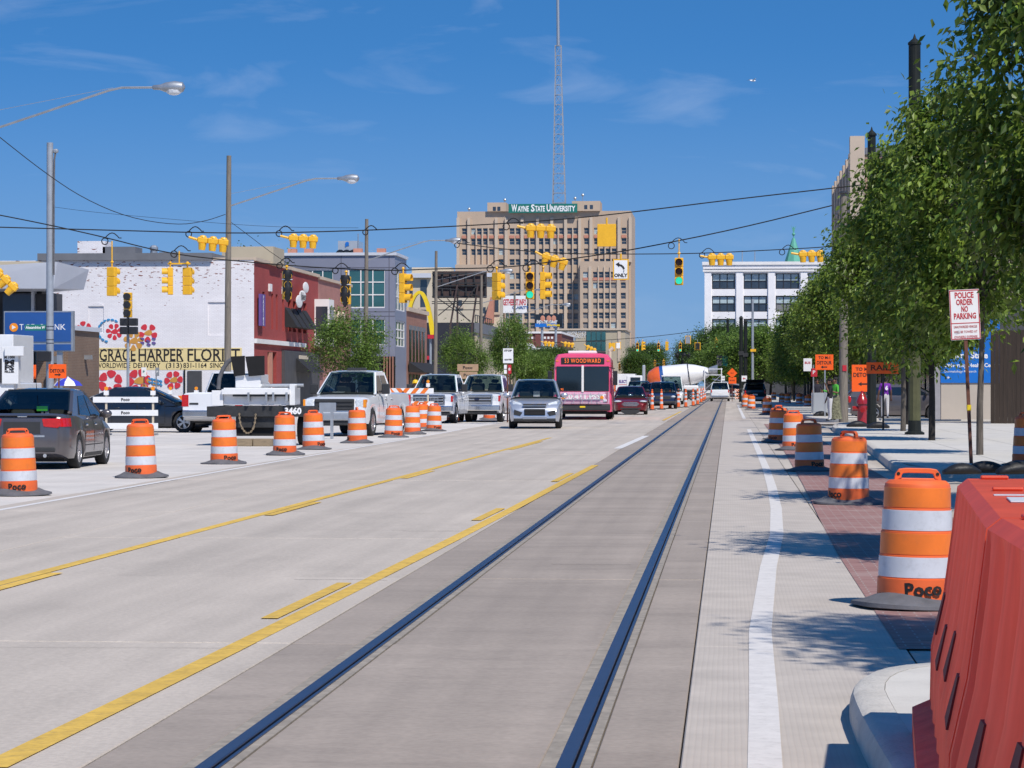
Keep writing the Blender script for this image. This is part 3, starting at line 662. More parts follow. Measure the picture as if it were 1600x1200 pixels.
# ---- low university hall and red arched hall in front of the tower
Yh = 640.0
def xh(px, Y): return onY(px, Y)[0]
def zh(py, Y, px=850): return hz(py, onY(px, Y)[1])
b_ = thing('university_hall', 'low beige hall with green glass bay and university lettering', 'building', (0, Yh, 0))
MB().box(xh(858, Yh), xh(977, Yh), 0, 30, 0, zh(516, Yh), 'tan_wall').build('wall', b_)
MB().box(xh(858, Yh), xh(979, Yh), -.4, 30.4, zh(516, Yh)+.003, zh(513.5, Yh), 'limestone_pale').build('cornice', b_)
g0, g1 = xh(916, Yh), xh(947, Yh)
for i in range(4):
    for j in range(4):
        MB().box(g0+(g1-g0)*i/4+.08, g0+(g1-g0)*(i+1)/4-.08, -.3, -.01, zh(580, Yh)+(zh(518, Yh)-zh(580, Yh))*j/4+.1, zh(580, Yh)+(zh(518, Yh)-zh(580, Yh))*(j+1)/4-.1, 'glass_green').build('pane', b_)
lettering('WAYNE STATE', 1.15, 'sign_white', b_, (xh(901, Yh), -.15, zh(520.5, Yh)), bold=.0, fit=4.6, ext=.03)
lettering('UNIVERSITY', 1.15, 'sign_white', b_, (xh(901, Yh), -.15, zh(526, Yh)), bold=.0, fit=4.4, ext=.03)
mb = MB(); mb.box(xh(965, Yh), xh(970, Yh), -.2, -.01, zh(565, Yh), zh(518, Yh), 'limestone_pale'); mb.build('pilaster', b_)
Yr = 520.0
b_ = thing('arched_hall', 'dark red brick hall with white arched windows and parapet', 'building', (0, Yr, 0))
xa, xb2 = xh(806, Yr), xh(875, Yr); zt_ = zh(521, Yr)
MB().box(xa, xb2, 0, 45, 0, zt_, 'brick_dark_red').build('wall', b_)
mb = MB(); mb.box(xa-.3, xb2+.3, -.35, 45, zt_+.003, zh(518, Yr), 'white_trim'); mb.build('parapet', b_)
for pc in (826, 857):
    xc = xh(pc, Yr); r = xh(868, Yr)-xh(857, Yr); zc = zh(545, Yr)
    ring = [(xc+r*cos(t*pi/12), zc+r*.8*sin(t*pi/12)) for t in range(13)]; rin = [(xc+(r-.55)*cos(t*pi/12), zc+(r*.8-.55)*sin(t*pi/12)) for t in range(13)]
    ar = MB().prism(ring + rin[::-1], 'xz', -.3, -.01, 'white_trim').build('arch_trim', b_)
    MB().prism([(xc-r+.6, 0.5)] + [(xc+r-.6, .5)] + rin, 'xz', -.12, -.005, 'glass_window').build('window', b_)
    for k in range(5): MB().box(xc-1.4+k*.7-.2, xc-1.4+k*.7+.2, -.1, -.01, zh(529.5, Yr)+.0, zh(526, Yr), 'white_trim').build('vent', b_)
for pc in (841, 874): MB().box(xh(pc, Yr)-.6, xh(pc, Yr)+.5, -.2, -.008, 0, zt_-.05, 'brick_dark_red').build('pier', b_)
MB().box(xa, xb2, -.24, -.21, zh(546.5, Yr), zh(543, Yr), 'white_trim').build('band', b_)
mb = MB(); Yq = 500
mb.prism([(xh(815, Yq), zh(521, Yq)), (xh(822, Yq), zh(511, Yq)), (xh(836, Yq), zh(509, Yq)), (xh(858, Yq), zh(512, Yq)), (xh(860, Yq), zh(521, Yq))], 'xz', 60, 64, 'grey_box'); mb.build('roof_plant', b_)

# ---- white glazed block on the right
Yw = 452.0
wb_ = thing('white_office_block', 'white glazed office block with wide dark three-part windows', 'building', (0, Yw, 0))
xl, xr = xh(1101, Yw), xh(1345, Yw); zt_ = zh(420, Yw, 1200)
rects = []
wins = [(1112.5, 1148.5), (1162, 1199), (1212, 1249), (1262.5, 1299)]
for a, c in wins:
    for t_, u_ in ((427, 451.5), (462, 487), (498, 523), (533, 558), (568, 593)):
        rects.append((xh(a, Yw)-xl, xh(c, Yw)-xl, zh(u_, Yw, 1200), zh(t_, Yw, 1200)))
mb = MB(); wall_holes(mb, (xl, 0, 0), (1, 0, 0), (0, -1, 0), xr-xl, zt_, rects, .45, 'glazed_white'); mb.box(xl, xr, .5, 30, 0, zt_-.01, 'glazed_white'); mb.build('wall', wb_)
MB().box(xl-.25, xr, -.5, 30, zt_, zh(414, Yw, 1200), 'glazed_white').build('frieze', wb_); MB().box(xl-.4, xr, -.7, 30, zh(414, Yw, 1200)+.003, zh(409, Yw, 1200), 'white_trim').build('cornice', wb_)
MB().box(xl-.3, xr, -.45, -.003, zh(424.5, Yw, 1200), zh(421.5, Yw, 1200), 'white_trim').build('band', wb_)
for a in (1106, 1155.5, 1205.5, 1256): MB().box(xh(a, Yw)-.55, xh(a, Yw)+.55, -.3, -.003, 0, zh(425, Yw, 1200), 'glazed_white').build('pier', wb_)
wv_, hv_ = rects[0][1]-rects[0][0], rects[0][3]-rects[0][2]
pA = window_proto(wv_, hv_, 3, 2, 'glass_window', 'black_paint', .14, sill='white_trim', blind=.45)
put_windows(wb_, pA, [(xl+r[0], .42, r[2]) for r in rects])
MB().box(xl+.2, xr, -.9, -.52, 0, 5.2, 'shop_grey').build('ground_floor', wb_)  # added dark front, standing for the shade over the white base
mb = MB()
for px in (1180, 1160): mb.cyl((xh(px, Yw), 6, zt_), (xh(px, Yw), 6, zt_+3.4), .08, 'galvanised', n=6)
mb.build('roof_vent', wb_)
# green copper spire behind it
Ys = 620.0
s_ = thing('copper_spire', 'pale green copper spire with finial behind the white block', 'spire', (xh(1240, Ys), Ys, 0))
MB().cyl((0, 0, 0), (0, 0, zh(412, Ys, 1240)), 4.2, 'limestone', n=8).build('tower', s_); MB().cyl((0, 0, zh(412, Ys, 1240)+.003), (0, 0, zh(372, Ys, 1240)), 2.2, 'copper_green', .3, 8).build('roof', s_)
z0 = zh(372, Ys, 1240)
MB().cyl((0, 0, z0), (0, 0, z0+2.6), .14, 'copper_green', n=6).ell((0, 0, z0+.9), .4, .4, .4, 'copper_green', 8).prism([(-.1, z0+1.2), (-.55, z0+2.9), (0, z0+1.9), (.55, z0+2.9), (.1, z0+1.2)], 'xz', -.1, .1, 'copper_green').build('finial', s_)

# ---- tall block on the right, mostly behind the trees
Xb = 8.2
ya = onX(1334, Xb)[0]; yb = onX(1301, Xb)[0]; zb_ = hz(213, onX(1334, Xb)[1])
tb = thing('pale_commercial_block', 'pale stone and brick commercial block rising behind the trees', 'building', (0, 0, 0))
MB().box(Xb, 34, ya, yb, 0, zb_-1.2, 'brick_tan').build('wall', tb)
MB().box(Xb-.25, Xb+.7, ya-.25, ya+.9, 0, zb_, 'limestone_pale').build('corner_pier', tb)
for i in range(7):
    y = ya+1.6+i*(yb-ya-2)/7
    MB().box(Xb-.2, Xb-.003, y+.9, y+2.2, 0, zb_-.9, 'limestone_pale').build('pier', tb)
    for z in (3.8, 7.4, 11, 14.4):
        w1 = MB().box(Xb-.06, Xb-.004, y-.6, y+.75, z, z+2.2, 'glass_window').build('window', tb); MB().box(Xb-.15, Xb-.061, y-.65, y+.8, z-.2, z, 'limestone_pale').build('sill', w1)
MB().box(Xb+.75, 34, ya-.12, ya+.4, zb_-1.198, zb_-.75, 'roof_grey').build('coping', tb); MB().box(Xb+2.1, 20, ya-.1, ya-.003, 0, zb_-2, 'limestone_pale').build('render_panel', tb)
# street-level shopfronts of the right-hand row
for i, (y0, y1, h_, m, lab) in enumerate(((118, ya-.5, 5.2, 'shop_grey', 'dark single-storey shopfront beside the crossing pavement'), (yb+.5, 260, 6.2, 'brick_brown', 'brown brick shop row past the pale block'), (262, 420, 7.5, 'brick_dark_red', 'dark red brick shop row far up the street'))):
    sf = thing('shopfront', lab, 'building', (0, 0, 0)); MB().box(9.2, 30, y0, y1, 0, h_, m).build('wall', sf); MB().box(8.9, 9.19, y0, y1, h_-1.2, h_-.4, 'shop_grey').build('fascia', sf)
    n_ = int((y1-y0)/4)
    for k in range(n_): MB().box(9.12, 9.199, y0+k*4+.5, y0+k*4+3.4, .5, 3.2, 'glass_shop').build('window', sf)
    for k in range(5): MB().box(9.8+k*2.6, 11.8+k*2.6, y0-.07, y0-.002, .4, 3.3, 'glass_shop').build('window', sf)
# ---- white-painted florist building with red street front
XL = -28.0
yf, Zf = onX(397, XL)
yr = onX(497, XL)[0]; yp = onX(548, XL)[0]
fl = thing('florist_building', 'two-storey building with white painted brick side, flower mural and red front', 'building', (0, 0, 0))
zr0 = hz(406, Zf); xw = -46.0
def xf(px): return onY(px, yf)[0]
def zf(py): return hz(py, Zf)
MB().box(xw, XL-.35, yf+.25, yr, 0, zr0-.3, 'brick_white').build('core', fl)
rects = [(xf(138)-xw, xf(162)-xw, zf(520), zf(478)), (xf(325)-xw, xf(353)-xw, zf(524), zf(472))]
mb = MB(); wall_holes(mb, (xw, yf, 0), (1, 0, 0), (0, -1, 0), XL-xw, zr0, [rects[0], rects[1]], .05, 'brick_white'); mb.build('side_wall', fl)
for r in rects:
    MB().box(xw+r[0], xw+r[1], yf+.05, yf+.2, r[2], r[3], 'brick_white').build('blocked_window', fl)
    xc = xw+(r[0]+r[1])/2; hw_ = (r[1]-r[0])/2
    MB().prism([(xc+hw_*cos(t*pi/8), r[3]+.22*sin(t*pi/8)) for t in range(9)], 'xz', yf-.03, yf-.002, 'brick_white').build('window_arch', fl)
MB().box(xf(60), xf(332), yf-.25, yf+4, zr0+.003, zr0+.42, 'roof_grey').build('roof_flashing', fl); MB().box(xf(333), XL, yf-.04, yf+.5, zr0+.002, zr0+.14, 'limestone_pale').build('coping', fl)
for px, wd, hh in ((124, .85, .9), (168, 1.0, .55), (250, .7, .2)):
    MB().box(xf(px)-wd, xf(px)+wd, yf+3, yf+5, zr0, zr0+.42+hh, 'brick_white' if px == 124 else 'roof_grey').build('chimney', fl)
mb = MB(); mb.cyl((xf(218), yf+4, zr0+.3), (xf(218), yf+4, zr0+.75), .22, 'galvanised'); mb.ell((xf(218), yf+4, zr0+.9), .28, .28, .22, 'galvanised', 10); mb.build('roof_vent', fl)
MB().box(xf(322), xf(405), yf+5, yf+9, zr0, zr0+1.05, 'tan_wall').build('penthouse', fl)
# painted sign and mural: thin coats of paint on the side wall
def zz(cy): return zf(360+cy/4)
def xx(cx): return xf(cx/4)
MB().box(xx(600), xx(1512), yf-.010, yf-.002, zz(872), zz(733), 'mural_cream').build('sign_field', fl)
for tx, a, b_ in (('GRACE', 622, 848), ('HARPER', 866, 1148), ('FLORIST', 1172, 1500)):
    lettering(tx, 1.02, 'sign_black', fl, (xx((a+b_)/2), yf-.014, zz(782)), bold=.012, fit=xx(b_)-xx(a))
    n_ = len(tx)
    for i in range(n_):                       # small serifs under and over the strokes
        xa_ = xx(a+(b_-a)*(i+.5)/n_)
        for dz in (-.345, .345): MB().box(xa_-.20, xa_+.20, yf-.014, yf-.010, zz(782)+dz-.022, zz(782)+dz+.022, 'sign_black').build('serif', fl)
for tx, a, b_ in (('WORLDWIDE', 600, 815), ('DELIVERY', 834, 1003), ('(313)', 1036, 1138), ('831-1164', 1146, 1292), ('SINCE', 1312, 1415)):
    lettering(tx, .42, 'sign_black', fl, (xx((a+b_)/2), yf-.014, zz(845)), bold=.004, fit=xx(b_)-xx(a))
_pc = [0]
def petal(cx, cy, L, wd, ang, m, k=6):
    c, s = cos(ang), sin(ang); pts = []
    for t in range(10):
        a = 2*pi*t/10; u, v = L/2*cos(a), wd/2*sin(a)*(1.25+.55*cos(a)); pts.append((xx(cx)+(u*c-v*s), zz(cy)+(u*s+v*c)))
    _pc[0] += 1; MB().prism(pts, 'xz', yf-.006-_pc[0]*.0008, yf-.002, m).build('mural_petal', fl)
UX = (xx(1000)-xx(0))/1000
def flower(cx, cy, R, n_, m, mc, a0=0.0, wd=.62, rc=.22):
    R *= .88
    if mc: petal(cx, cy, R*rc*2*UX*2, R*rc*2*UX, 0.2, mc)
    for i in range(n_):
        a = a0+2*pi*i/n_; petal(cx+R*.66*cos(a), cy-R*.66*sin(a), R*.62*UX, R*.62*wd*UX, a, m)
flower(714, 632, 62, 7, 'mural_red', 'mural_red', .3); flower(925, 640, 70, 5, 'mural_red', 'mural_gold', .9, .8); flower(835, 690, 75, 7, 'mural_gold', 'mural_gold', .2)
flower(525, 612, 55, 5, 'mural_red', None, .5, .9); flower(690, 950, 90, 6, 'mural_red', None, .4, .9); flower(868, 940, 88, 6, 'mural_red', 'mural_gold', .1, .9); flower(1085, 935, 68, 6, 'mural_red', 'mural_gold', .1, .8); flower(940, 975, 60, 5, 'mural_gold', None, .6)
for i in range(11):
    a = radians(60+i*19); petal(690+75*cos(a), 625-70*sin(a), 22*UX, 9*UX, a+pi/2, 'mural_blue')
for i, (cx, cy) in enumerate(((890, 675), (890, 700), (925, 690), (962, 675), (962, 702), (930, 712))): petal(cx, cy, 26*UX, 10*UX, -.3, 'mural_purple')
for i in range(10): petal(935+(i % 5)*18, 925+(i//5)*22+(i % 5)*4, 20*UX, 8*UX, -.7, 'mural_blue')
d_ = MB().box(xx(1172), xx(1262), yf-.06, yf-.004, 0.15, zz(878), 'shop_grey').build('side_door', fl); MB().box(xx(1240), xx(1246), yf-.1, yf-.061, 1.1, 1.25, 'galvanised').build('handle', d_)
MB().cyl((xx(1155), yf-.08, 0), (xx(1155), yf-.08, zz(868)), .05, 'pole_dark', n=8).build('downpipe', fl)
# red front
zR = zr0-.05
wins_ = []
def on(px): return onX(px, XL)[0]
for a, c in ((410, 413.5), (424, 427), (431, 434), (441, 444)): wins_.append((on(a), on(c), 5.0, 7.2))
for a in (450, 458, 466, 474): wins_.append((on(a), on(a+5), 5.0, 7.0))
mb = MB(); wall_holes(mb, (XL, yf-.003, 0), (0, 1, 0), (1, 0, 0), yr-yf, zR, [(max(.4, a-yf), c-yf, z0_, z1_) for a, c, z0_, z1_ in wins_] + [(on(418)-yf, on(432)-yf, .15, 3.6)], .25, 'brick_red_paint'); mb.build('red_front', fl)
for a, c, z0_, z1_ in wins_: MB().box(XL-.30, XL-.20, a, c, z0_, z1_, 'glass_shop').build('window', fl)
MB().box(XL-.35, XL-.22, on(418), on(432), .15, 3.6, 'door_green').build('entrance', fl); MB().box(XL-.20, XL-.02, on(421.5), on(426.5), .15, 3.6, 'salmon').build('entrance_post', fl)
MB().box(XL+.003, XL+.16, yf, yr-6, 4.05, 4.32, 'white_trim').build('cornice', fl); MB().box(XL-.02, XL+.14, yf-.02, yr, zR+.003, zR+.2, 'limestone_pale').build('coping', fl)
for i in range(4):
    y = on(445+i*9); aw = MB(); aw.add([(XL+.01, y, 6.5), (XL+.01, y+1.8, 6.5), (XL+.8, y+1.75, 5.25), (XL+.8, y+.05, 5.25), (XL+.01, y, 5.25), (XL+.01, y+1.8, 5.25)], [(0, 1, 2, 3), (0, 3, 4), (1, 5, 2), (3, 2, 5, 4)], 'awning_black'); aw.build('awning', fl)
mb = MB(); y = on(402); mb.box(XL+.1, XL+.25, y-.1, y+1.4, 5.1, 8.05-1.05, 'mural_purple'); sg = mb.build('parking_sign', fl)
for i, ch in enumerate('PARKING'): lettering(ch, .32, 'sign_white', sg, (XL+.27, y+.6, 6.8-i*.26), face='+x', bold=.01)
mb = MB(); y0s = on(456); 
for dy, dz, rr_, ry_ in ((.2, 6.95, .42, 1.3), (1.6, 7.35, .36, 1.4), (2.9, 7.95, .36, 1.2)): mb.ell((XL+.45, y0s+dy, dz), .07, ry_, rr_, 'white_trim', 14)
sg = mb.build('script_sign', fl); lettering('Bakery', .7, 'sign_black', sg, (XL+.54, y0s+1.5, 7.3), face='+x')
for px in (419, 440): MB().box(XL+.003, XL+.12, on(px), on(px)+.8, 7.3, 7.75, 'white_trim').build('wall_star', fl)
MB().box(XL-.3, XL-.12, on(446), on(492), .2, 3.5, 'shop_grey').build('shop_window', fl); MB().box(XL-.02, XL+.2, on(440), on(495), .15, 3.75, 'shop_grey').build('shopfront', fl)
MB().box(XL+.21, XL+.24, on(462), on(476), 2.6, 3.5, 'cream').build('shop_lettering_panel', fl)
aw = MB(); y = on(458); aw.add([(XL+.2, y, 3.3), (XL+.2, y+6, 3.3), (XL+1.2, y+6, 2.4), (XL+1.2, y, 2.4), (XL+.2, y, 2.4), (XL+.2, y+6, 2.4)], [(0, 1, 2, 3), (0, 3, 4), (1, 5, 2), (3, 2, 5, 4)], 'awning_black'); aw.build('awning', fl)
# pink neighbour
pk = thing('pink_brick_shop', 'pinkish brick two-storey shop with ornate white window heads', 'building', (0, 0, 0))
MB().box(-44, XL, yr+.01, yp, 0, zR-.1, 'brick_pink').build('wall', pk); MB().box(XL-.2, XL+.14, yr+.01, yp, zR-.097, zR+.1, 'limestone_pale').build('coping', pk)
for k in range(6):
    y = yr+1.2+k*2.1; MB().box(XL+.003, XL+.05, y-.35, y+.35, 4.6, 6.2, 'glass_shop').build('window', pk); MB().prism([(y+.6*cos(t*pi/8), 6.2+.7*sin(t*pi/8)) for t in range(9)], 'yz', XL+.003, XL+.12, 'cream').build('window_head', pk)
bayw = MB().box(XL, XL+1.0, yr-1.6, yr+.7, 4.2, 7.4, 'white_trim').build('bay_window', pk); MB().box(XL+1.003, XL+1.03, yr-1.3, yr+.4, 4.7, 6.9, 'glass_window').build('pane', bayw); MB().box(XL+.1, XL+.9, yr-1.62, yr-1.603, 4.7, 6.9, 'glass_window').build('pane', bayw)

# ---- grey panel building
yg = onX(617, XL)[0]; yg2 = onX(635, XL)[0]; Zg = onX(617, XL)[1]
def xg(px): return onY(px, yg)[0]
def zg(py): return hz(py, Zg)
gp_ = thing('grey_panel_building', 'blue-grey metal panel building with large gridded windows and rooftop plant', 'building', (0, 0, 0))
xl_ = xg(398); ztop = zg(399)
R = [(xg(455)-xl_, xg(521)-xl_, zg(447), zg(421)), (xg(544)-xl_, xg(602)-xl_, zg(481), zg(420)), (xg(544)-xl_, xg(602)-xl_, zg(539), zg(498))]
mb = MB(); wall_holes(mb, (xl_, yg, 0), (1, 0, 0), (0, -1, 0), XL-xl_, ztop, R, .15, 'panel_grey'); mb.build('front_wall', gp_)
RS = [(.8, yg2-yg-1.0, zg(484), zg(420)), (.8, yg2-yg-1.0, zg(541), zg(500))]
mb = MB(); wall_holes(mb, (XL, yg, 0), (0, 1, 0), (1, 0, 0), yg2-yg, ztop, RS, .15, 'panel_grey'); mb.box(xl_+.1, XL-.4, yg+.4, yg2, 0, ztop-.05, 'panel_grey'); mb.build('side_wall', gp_)
for r, (nc, nr) in zip(R, ((4, 1), (3, 3), (3, 2))):
    wpr = window_proto(r[1]-r[0], r[3]-r[2], nc, nr, 'glass_green', 'white_trim', .09); put_windows(gp_, wpr, [(xl_+r[0], yg+.12, r[2])])
for r in RS:
    wpr = window_proto(r[1]-r[0], r[3]-r[2], 3, 3, 'glass_green', 'white_trim', .10); put_windows(gp_, wpr, [(XL-.12, yg+r[0], r[2])], pi/2)
for py in (418, 487, 494): MB().box(xl_, XL+.02, yg-.012, yg-.003, zg(py)-.03, zg(py)+.03, 'panel_seam').build('seam', gp_)
for px in (430, 533, 608): MB().box(xg(px)-.03, xg(px)+.03, yg-.014, yg-.004, zg(560), ztop, 'panel_seam').build('seam', gp_)
MB().box(xl_, XL+.15, yg-.15, yg2+.1, ztop+.003, ztop+.25, 'canopy_grey').build('parapet', gp_)
for px in (447, 473, 551, 588): MB().box(xg(px)-.36, xg(px)+.36, yg+3, yg+3.8, ztop, ztop+.75, 'salmon').build('roof_vent', gp_)
q = MB().box(xg(496), xg(530), yg+12, yg+15, ztop+.3, zg(364), 'grey_box').build('cooling_tower', gp_); lettering('S', .6, 'sign_blue_bright', q, (xg(511), yg+11.95, zg(371)), bold=.06)
for k in range(3): MB().cyl((xg(500+k*10.5), yg+11.9, zg(386)), (xg(500+k*10.5), yg+11.99, zg(386)), .42, 'glass_shop', n=14).build('fan', q)
MB().box(xg(470), xg(540), yg+10, yg+16, ztop, ztop+.3, 'roof_grey').build('plant_base', gp_); MB().cyl((xg(529), yg+12, ztop), (xg(529), yg+12, zg(352)), .05, 'galvanised', n=6).build('aerial', gp_)
for k in range(4): MB().box(xg(600+k*4.5), xg(602+k*4.5), yg-.4, yg-.02, 0, zg(557), 'brick_orange').build('ground_pier', gp_)
MB().box(xg(560), XL+.05, yg-.1, yg-.02, 0, zg(557), 'glass_shop').build('ground_glazing', gp_)

# ---- orange brick annexe with black awning
yo = onX(667, XL)[0]; Zo = onX(650, XL)[1]; zo = hz(486, onX(636, XL)[1])
ob = thing('orange_brick_annexe', 'orange brick two-storey annexe with narrow windows and black awning', 'building', (0, 0, 0))
MB().box(-44, XL, yg2+.05, yo, 0, zo, 'brick_orange').build('wall', ob); MB().box(-44, XL+.2, yg2+.05, yo+.1, zo+.003, zo+.35, 'limestone_pale').build('coping', ob)
for k in range(5):
    y = yg2+2+k*(yo-yg2-3)/5
    MB().box(XL+.003, XL+.06, y, y+1.3, zo-4.4, zo-1.6, 'glass_shop').build('window', ob); MB().box(XL+.003, XL+.12, y-.2, y+1.5, zo-1.598, zo-1.2, 'roof_grey').build('lintel', ob)
    MB().box(XL+.003, XL+.06, y, y+1.6, .3, 2.5, 'glass_shop').build('window', ob)
aw = MB(); y0_, y1_ = yg2+1, yo+2; aw.add([(XL+.1, y0_, 3.6), (XL+.1, y1_, 3.6), (XL+1.5, y1_, 2.7), (XL+1.5, y0_, 2.7), (XL+.1, y0_, 2.7), (XL+.1, y1_, 2.7)], [(0, 1, 2, 3), (0, 3, 4), (1, 5, 2), (3, 2, 5, 4)], 'awning_black'); aw.build('awning', ob)
# ---- half arch, bright yellow
Ya = 268.0; Za = onY(656, Ya)[1]
ar = thing('yellow_arch', 'tall bright yellow plastic arch on a red base beside the annexe', 'sign', (0, 0, 0))
pts = [(637, 497), (640, 480), (645, 466), (651, 458), (656, 456), (661, 460), (667, 474), (671, 492), (674, 508), (676, 523)]
def bez(pts, k):
    return smoothpath(pts, k)
rings = []; sp_ = bez(pts, 2)
for i, (px, py) in enumerate(sp_):
    a = Vector(sp_[max(i-1, 0)]); b2 = Vector(sp_[min(i+1, len(sp_)-1)]); d = (b2-a).normalized(); nr = Vector((-d.y, d.x)); wpx = 2.2+2.6*abs(i/len(sp_)-.35)
    e0 = P(px+nr.x*wpx, py+nr.y*wpx, Za); e1 = P(px-nr.x*wpx, py-nr.y*wpx, Za)
    rings.append([tuple(e0), tuple(e1), (e1.x, e1.y+.8, e1.z), (e0.x, e0.y+.8, e0.z)])
MB().loft(rings, 'arch_yellow').build('arch', ar, smooth=40)
q0 = P(668, 529, Za); q1 = P(681, 523, Za); MB().box(q0.x, q1.x, q0.y, q0.y+.8, q0.z, q1.z, 'sign_red').build('base_trim', ar)
for k in (639, 672): q = P(k, 540, Za); MB().cyl((q.x, q.y+.4, 0), (q.x, q.y+.4, P(k, 498 if k < 650 else 523, Za).z), .12, 'grey_pole', n=8).build('support', ar)
# ---- navy brick restaurant
Yn = 285.0
def xn(px): return onY(px, Yn)[0]
def zn(py): return hz(py, onY(720, Yn)[1])
nv = thing('navy_brick_restaurant', 'low black-blue brick restaurant with rooftop railing and red sign', 'building', (0, Yn, 0))
MB().box(xn(660), xn(741), 0, 22, 0, zn(504), 'navy_brick').build('wall', nv)
mb = MB()
for k in range(9): mb.bar((xn(742), .4+k*2.4, zn(504)-.2), (xn(742), .4+k*2.4, zn(492)), .08, 'black_paint')
mb.bar((xn(742), .4, zn(492)), (xn(742), 20, zn(492)), .08, 'black_paint'); mb.box(xn(741)+.003, xn(741)+.5, 0, 24, zn(520), zn(504)-.02, 'roof_grey'); mb.build('railing', nv)
MB().box(xn(741)+.003, xn(741)+.3, .2, 20, 0, zn(520)-.01, 'tan_wall').build('side_wall', nv)
MB().box(xn(664), xn(674), -.2, -.01, zn(562), zn(556), 'sign_red').build('red_sign', nv)
# ---- billboard seen from behind, on steel frame
Yb = 276.0
def xb(px): return onY(px, Yb)[0]
def zb2(py): return hz(py, onY(715, Yb)[1])
bb = thing('billboard', 'big billboard seen from behind on a rusty lattice frame', 'billboard', (0, Yb, 0))
MB().box(xb(674), xb(759), 1, 1.25, zb2(465), zb2(423), 'billboard_back').build('panel', bb)
for px in (676, 690, 703, 714, 727, 740, 757): MB().box(xb(px)-.07, xb(px)+.07, .8, .999, zb2(465), zb2(424), 'dark_steel').build('rib', bb)
for py in (427, 442, 446, 463): MB().box(xb(674), xb(759), .68, .79, zb2(py)-.07, zb2(py)+.07, 'dark_steel').build('rail', bb)
fr = MB()
for a, c in (((703, 508), (714, 444)), ((737, 508), (746, 444)), ((680, 508), (680, 465)), ((714, 465), (714, 508)), ((750, 465), (750, 508))): fr.bar((xb(a[0]), .5, zb2(a[1])), (xb(c[0]), .5, zb2(c[1])), .18, 'billboard_back')
for a, c in (((684, 466), (735, 502)), ((684, 493), (712, 470)), ((698, 466), (733, 502)), ((715, 484), (745, 446)), ((674, 471), (750, 471)), ((674, 474), (750, 474)), ((684, 484), (748, 484)), ((682, 450), (712, 452)), ((714, 452), (746, 462))): fr.bar((xb(a[0]), .4, zb2(a[1])), (xb(c[0]), .4, zb2(c[1])), .09, 'dark_steel')
for px in (703, 737, 680, 714, 750): fr.bar((xb(px), .5, 0), (xb(px), .5, zb2(506)), .2, 'billboard_back')
fr.build('frame', bb)
# ---- cream theatre block behind it
Yc = 330.0
def xc_(px): return onY(px, Yc)[0]
def zc_(py): return hz(py, onY(720, Yc)[1])
cb = thing('cream_apartment_block', 'cream rendered apartment block with balconies behind the billboard', 'building', (0, Yc, 0))
MB().box(xc_(636), xc_(781), 0, 5, 0, zc_(430), 'cream').build('wall', cb); MB().box(xc_(642), xc_(704), 1, 4.5, zc_(430), zc_(417), 'cream').build('penthouse', cb)
MB().box(xc_(634), xc_(674), -.8, -.003, zc_(434), zc_(427), 'canopy_grey').build('balcony_roof', cb); MB().box(xc_(758), xc_(784), -.8, -.003, zc_(433), zc_(427), 'canopy_grey').build('balcony_roof', cb)
for a, c, t_, u_ in ((657, 667, 437, 480), (640, 645, 445, 480), (770, 779, 462, 488), (716, 722, 469, 478), (755, 759, 480, 490)): w1 = MB().box(xc_(a), xc_(c), -.06, -.004, zc_(u_), zc_(t_), 'glass_window').build('window', cb); MB().box(xc_(a)-.2, xc_(c)+.2, -.2, -.061, zc_(u_)-.3, zc_(u_), 'limestone_pale').build('sill', w1)
MB().prism([(xc_(758), zc_(505)), (xc_(768), zc_(465)), (xc_(773), zc_(465)), (xc_(772), zc_(505))], 'xz', -1.5, -.01, 'salmon').build('stair_wall', cb)
# ---- billboards facing the street
def poster(px0, px1, py0, py1, Y, label, mainmat, name='billboard'):
    t = thing(name, label, 'billboard', (0, Y, 0)); Zp = onY((px0+px1)/2, Y)[1]
    xa, xb_ = onY(px0, Y)[0], onY(px1, Y)[0]; za, zb_ = hz(py1, Zp), hz(py0, Zp)
    MB().box(xa, xb_, 0, .35, za, zb_, mainmat).build('panel', t)
    for k in (.25, .75): MB().cyl((xa+(xb_-xa)*k, .5, 0), (xa+(xb_-xa)*k, .5, zb_-.2), .22, 'grey_pole', n=8).build('post', t)
    return t, xa, xb_, za, zb_
t, xa, xb_, za, zb_ = poster(782, 823, 462, 489, 345, 'white poster billboard with red web address above the trees', 'sign_white')
lettering('AGETHEBEST.INFO', 1.1, 'sign_red', t, ((xa+xb_)/2, -.02, za+(zb_-za)*.60), bold=.03, fit=(xb_-xa)*.96); lettering('CLAIRITY', .5, 'sign_blue', t, (xa+(xb_-xa)*.75, -.02, za+(zb_-za)*.3), bold=.02)
t, xa, xb_, za, zb_ = poster(836, 879, 491, 511, 470, 'dark poster billboard with blue strip and yellow words', 'car_black')
MB().box(xa, xb_-1, -.03, -.002, za, za+(zb_-za)*.28, 'sign_blue_bright').build('strip', t); lettering('ENJOYS THE TOURNEY', .75, 'sign_white', t, ((xa+xb_)/2-.3, -.04, za+(zb_-za)*.40), bold=.03, fit=(xb_-xa)*.75); lettering('Warriors', .6, 'arch_yellow', t, (xa+(xb_-xa)*.66, -.05, za+(zb_-za)*.15), bold=.03)
for k in (.28, .5, .68): MB().ell((xa+(xb_-xa)*k, -.02, za+(zb_-za)*.66), .42, .05, .55, 'salmon', 10).build('picture', t)
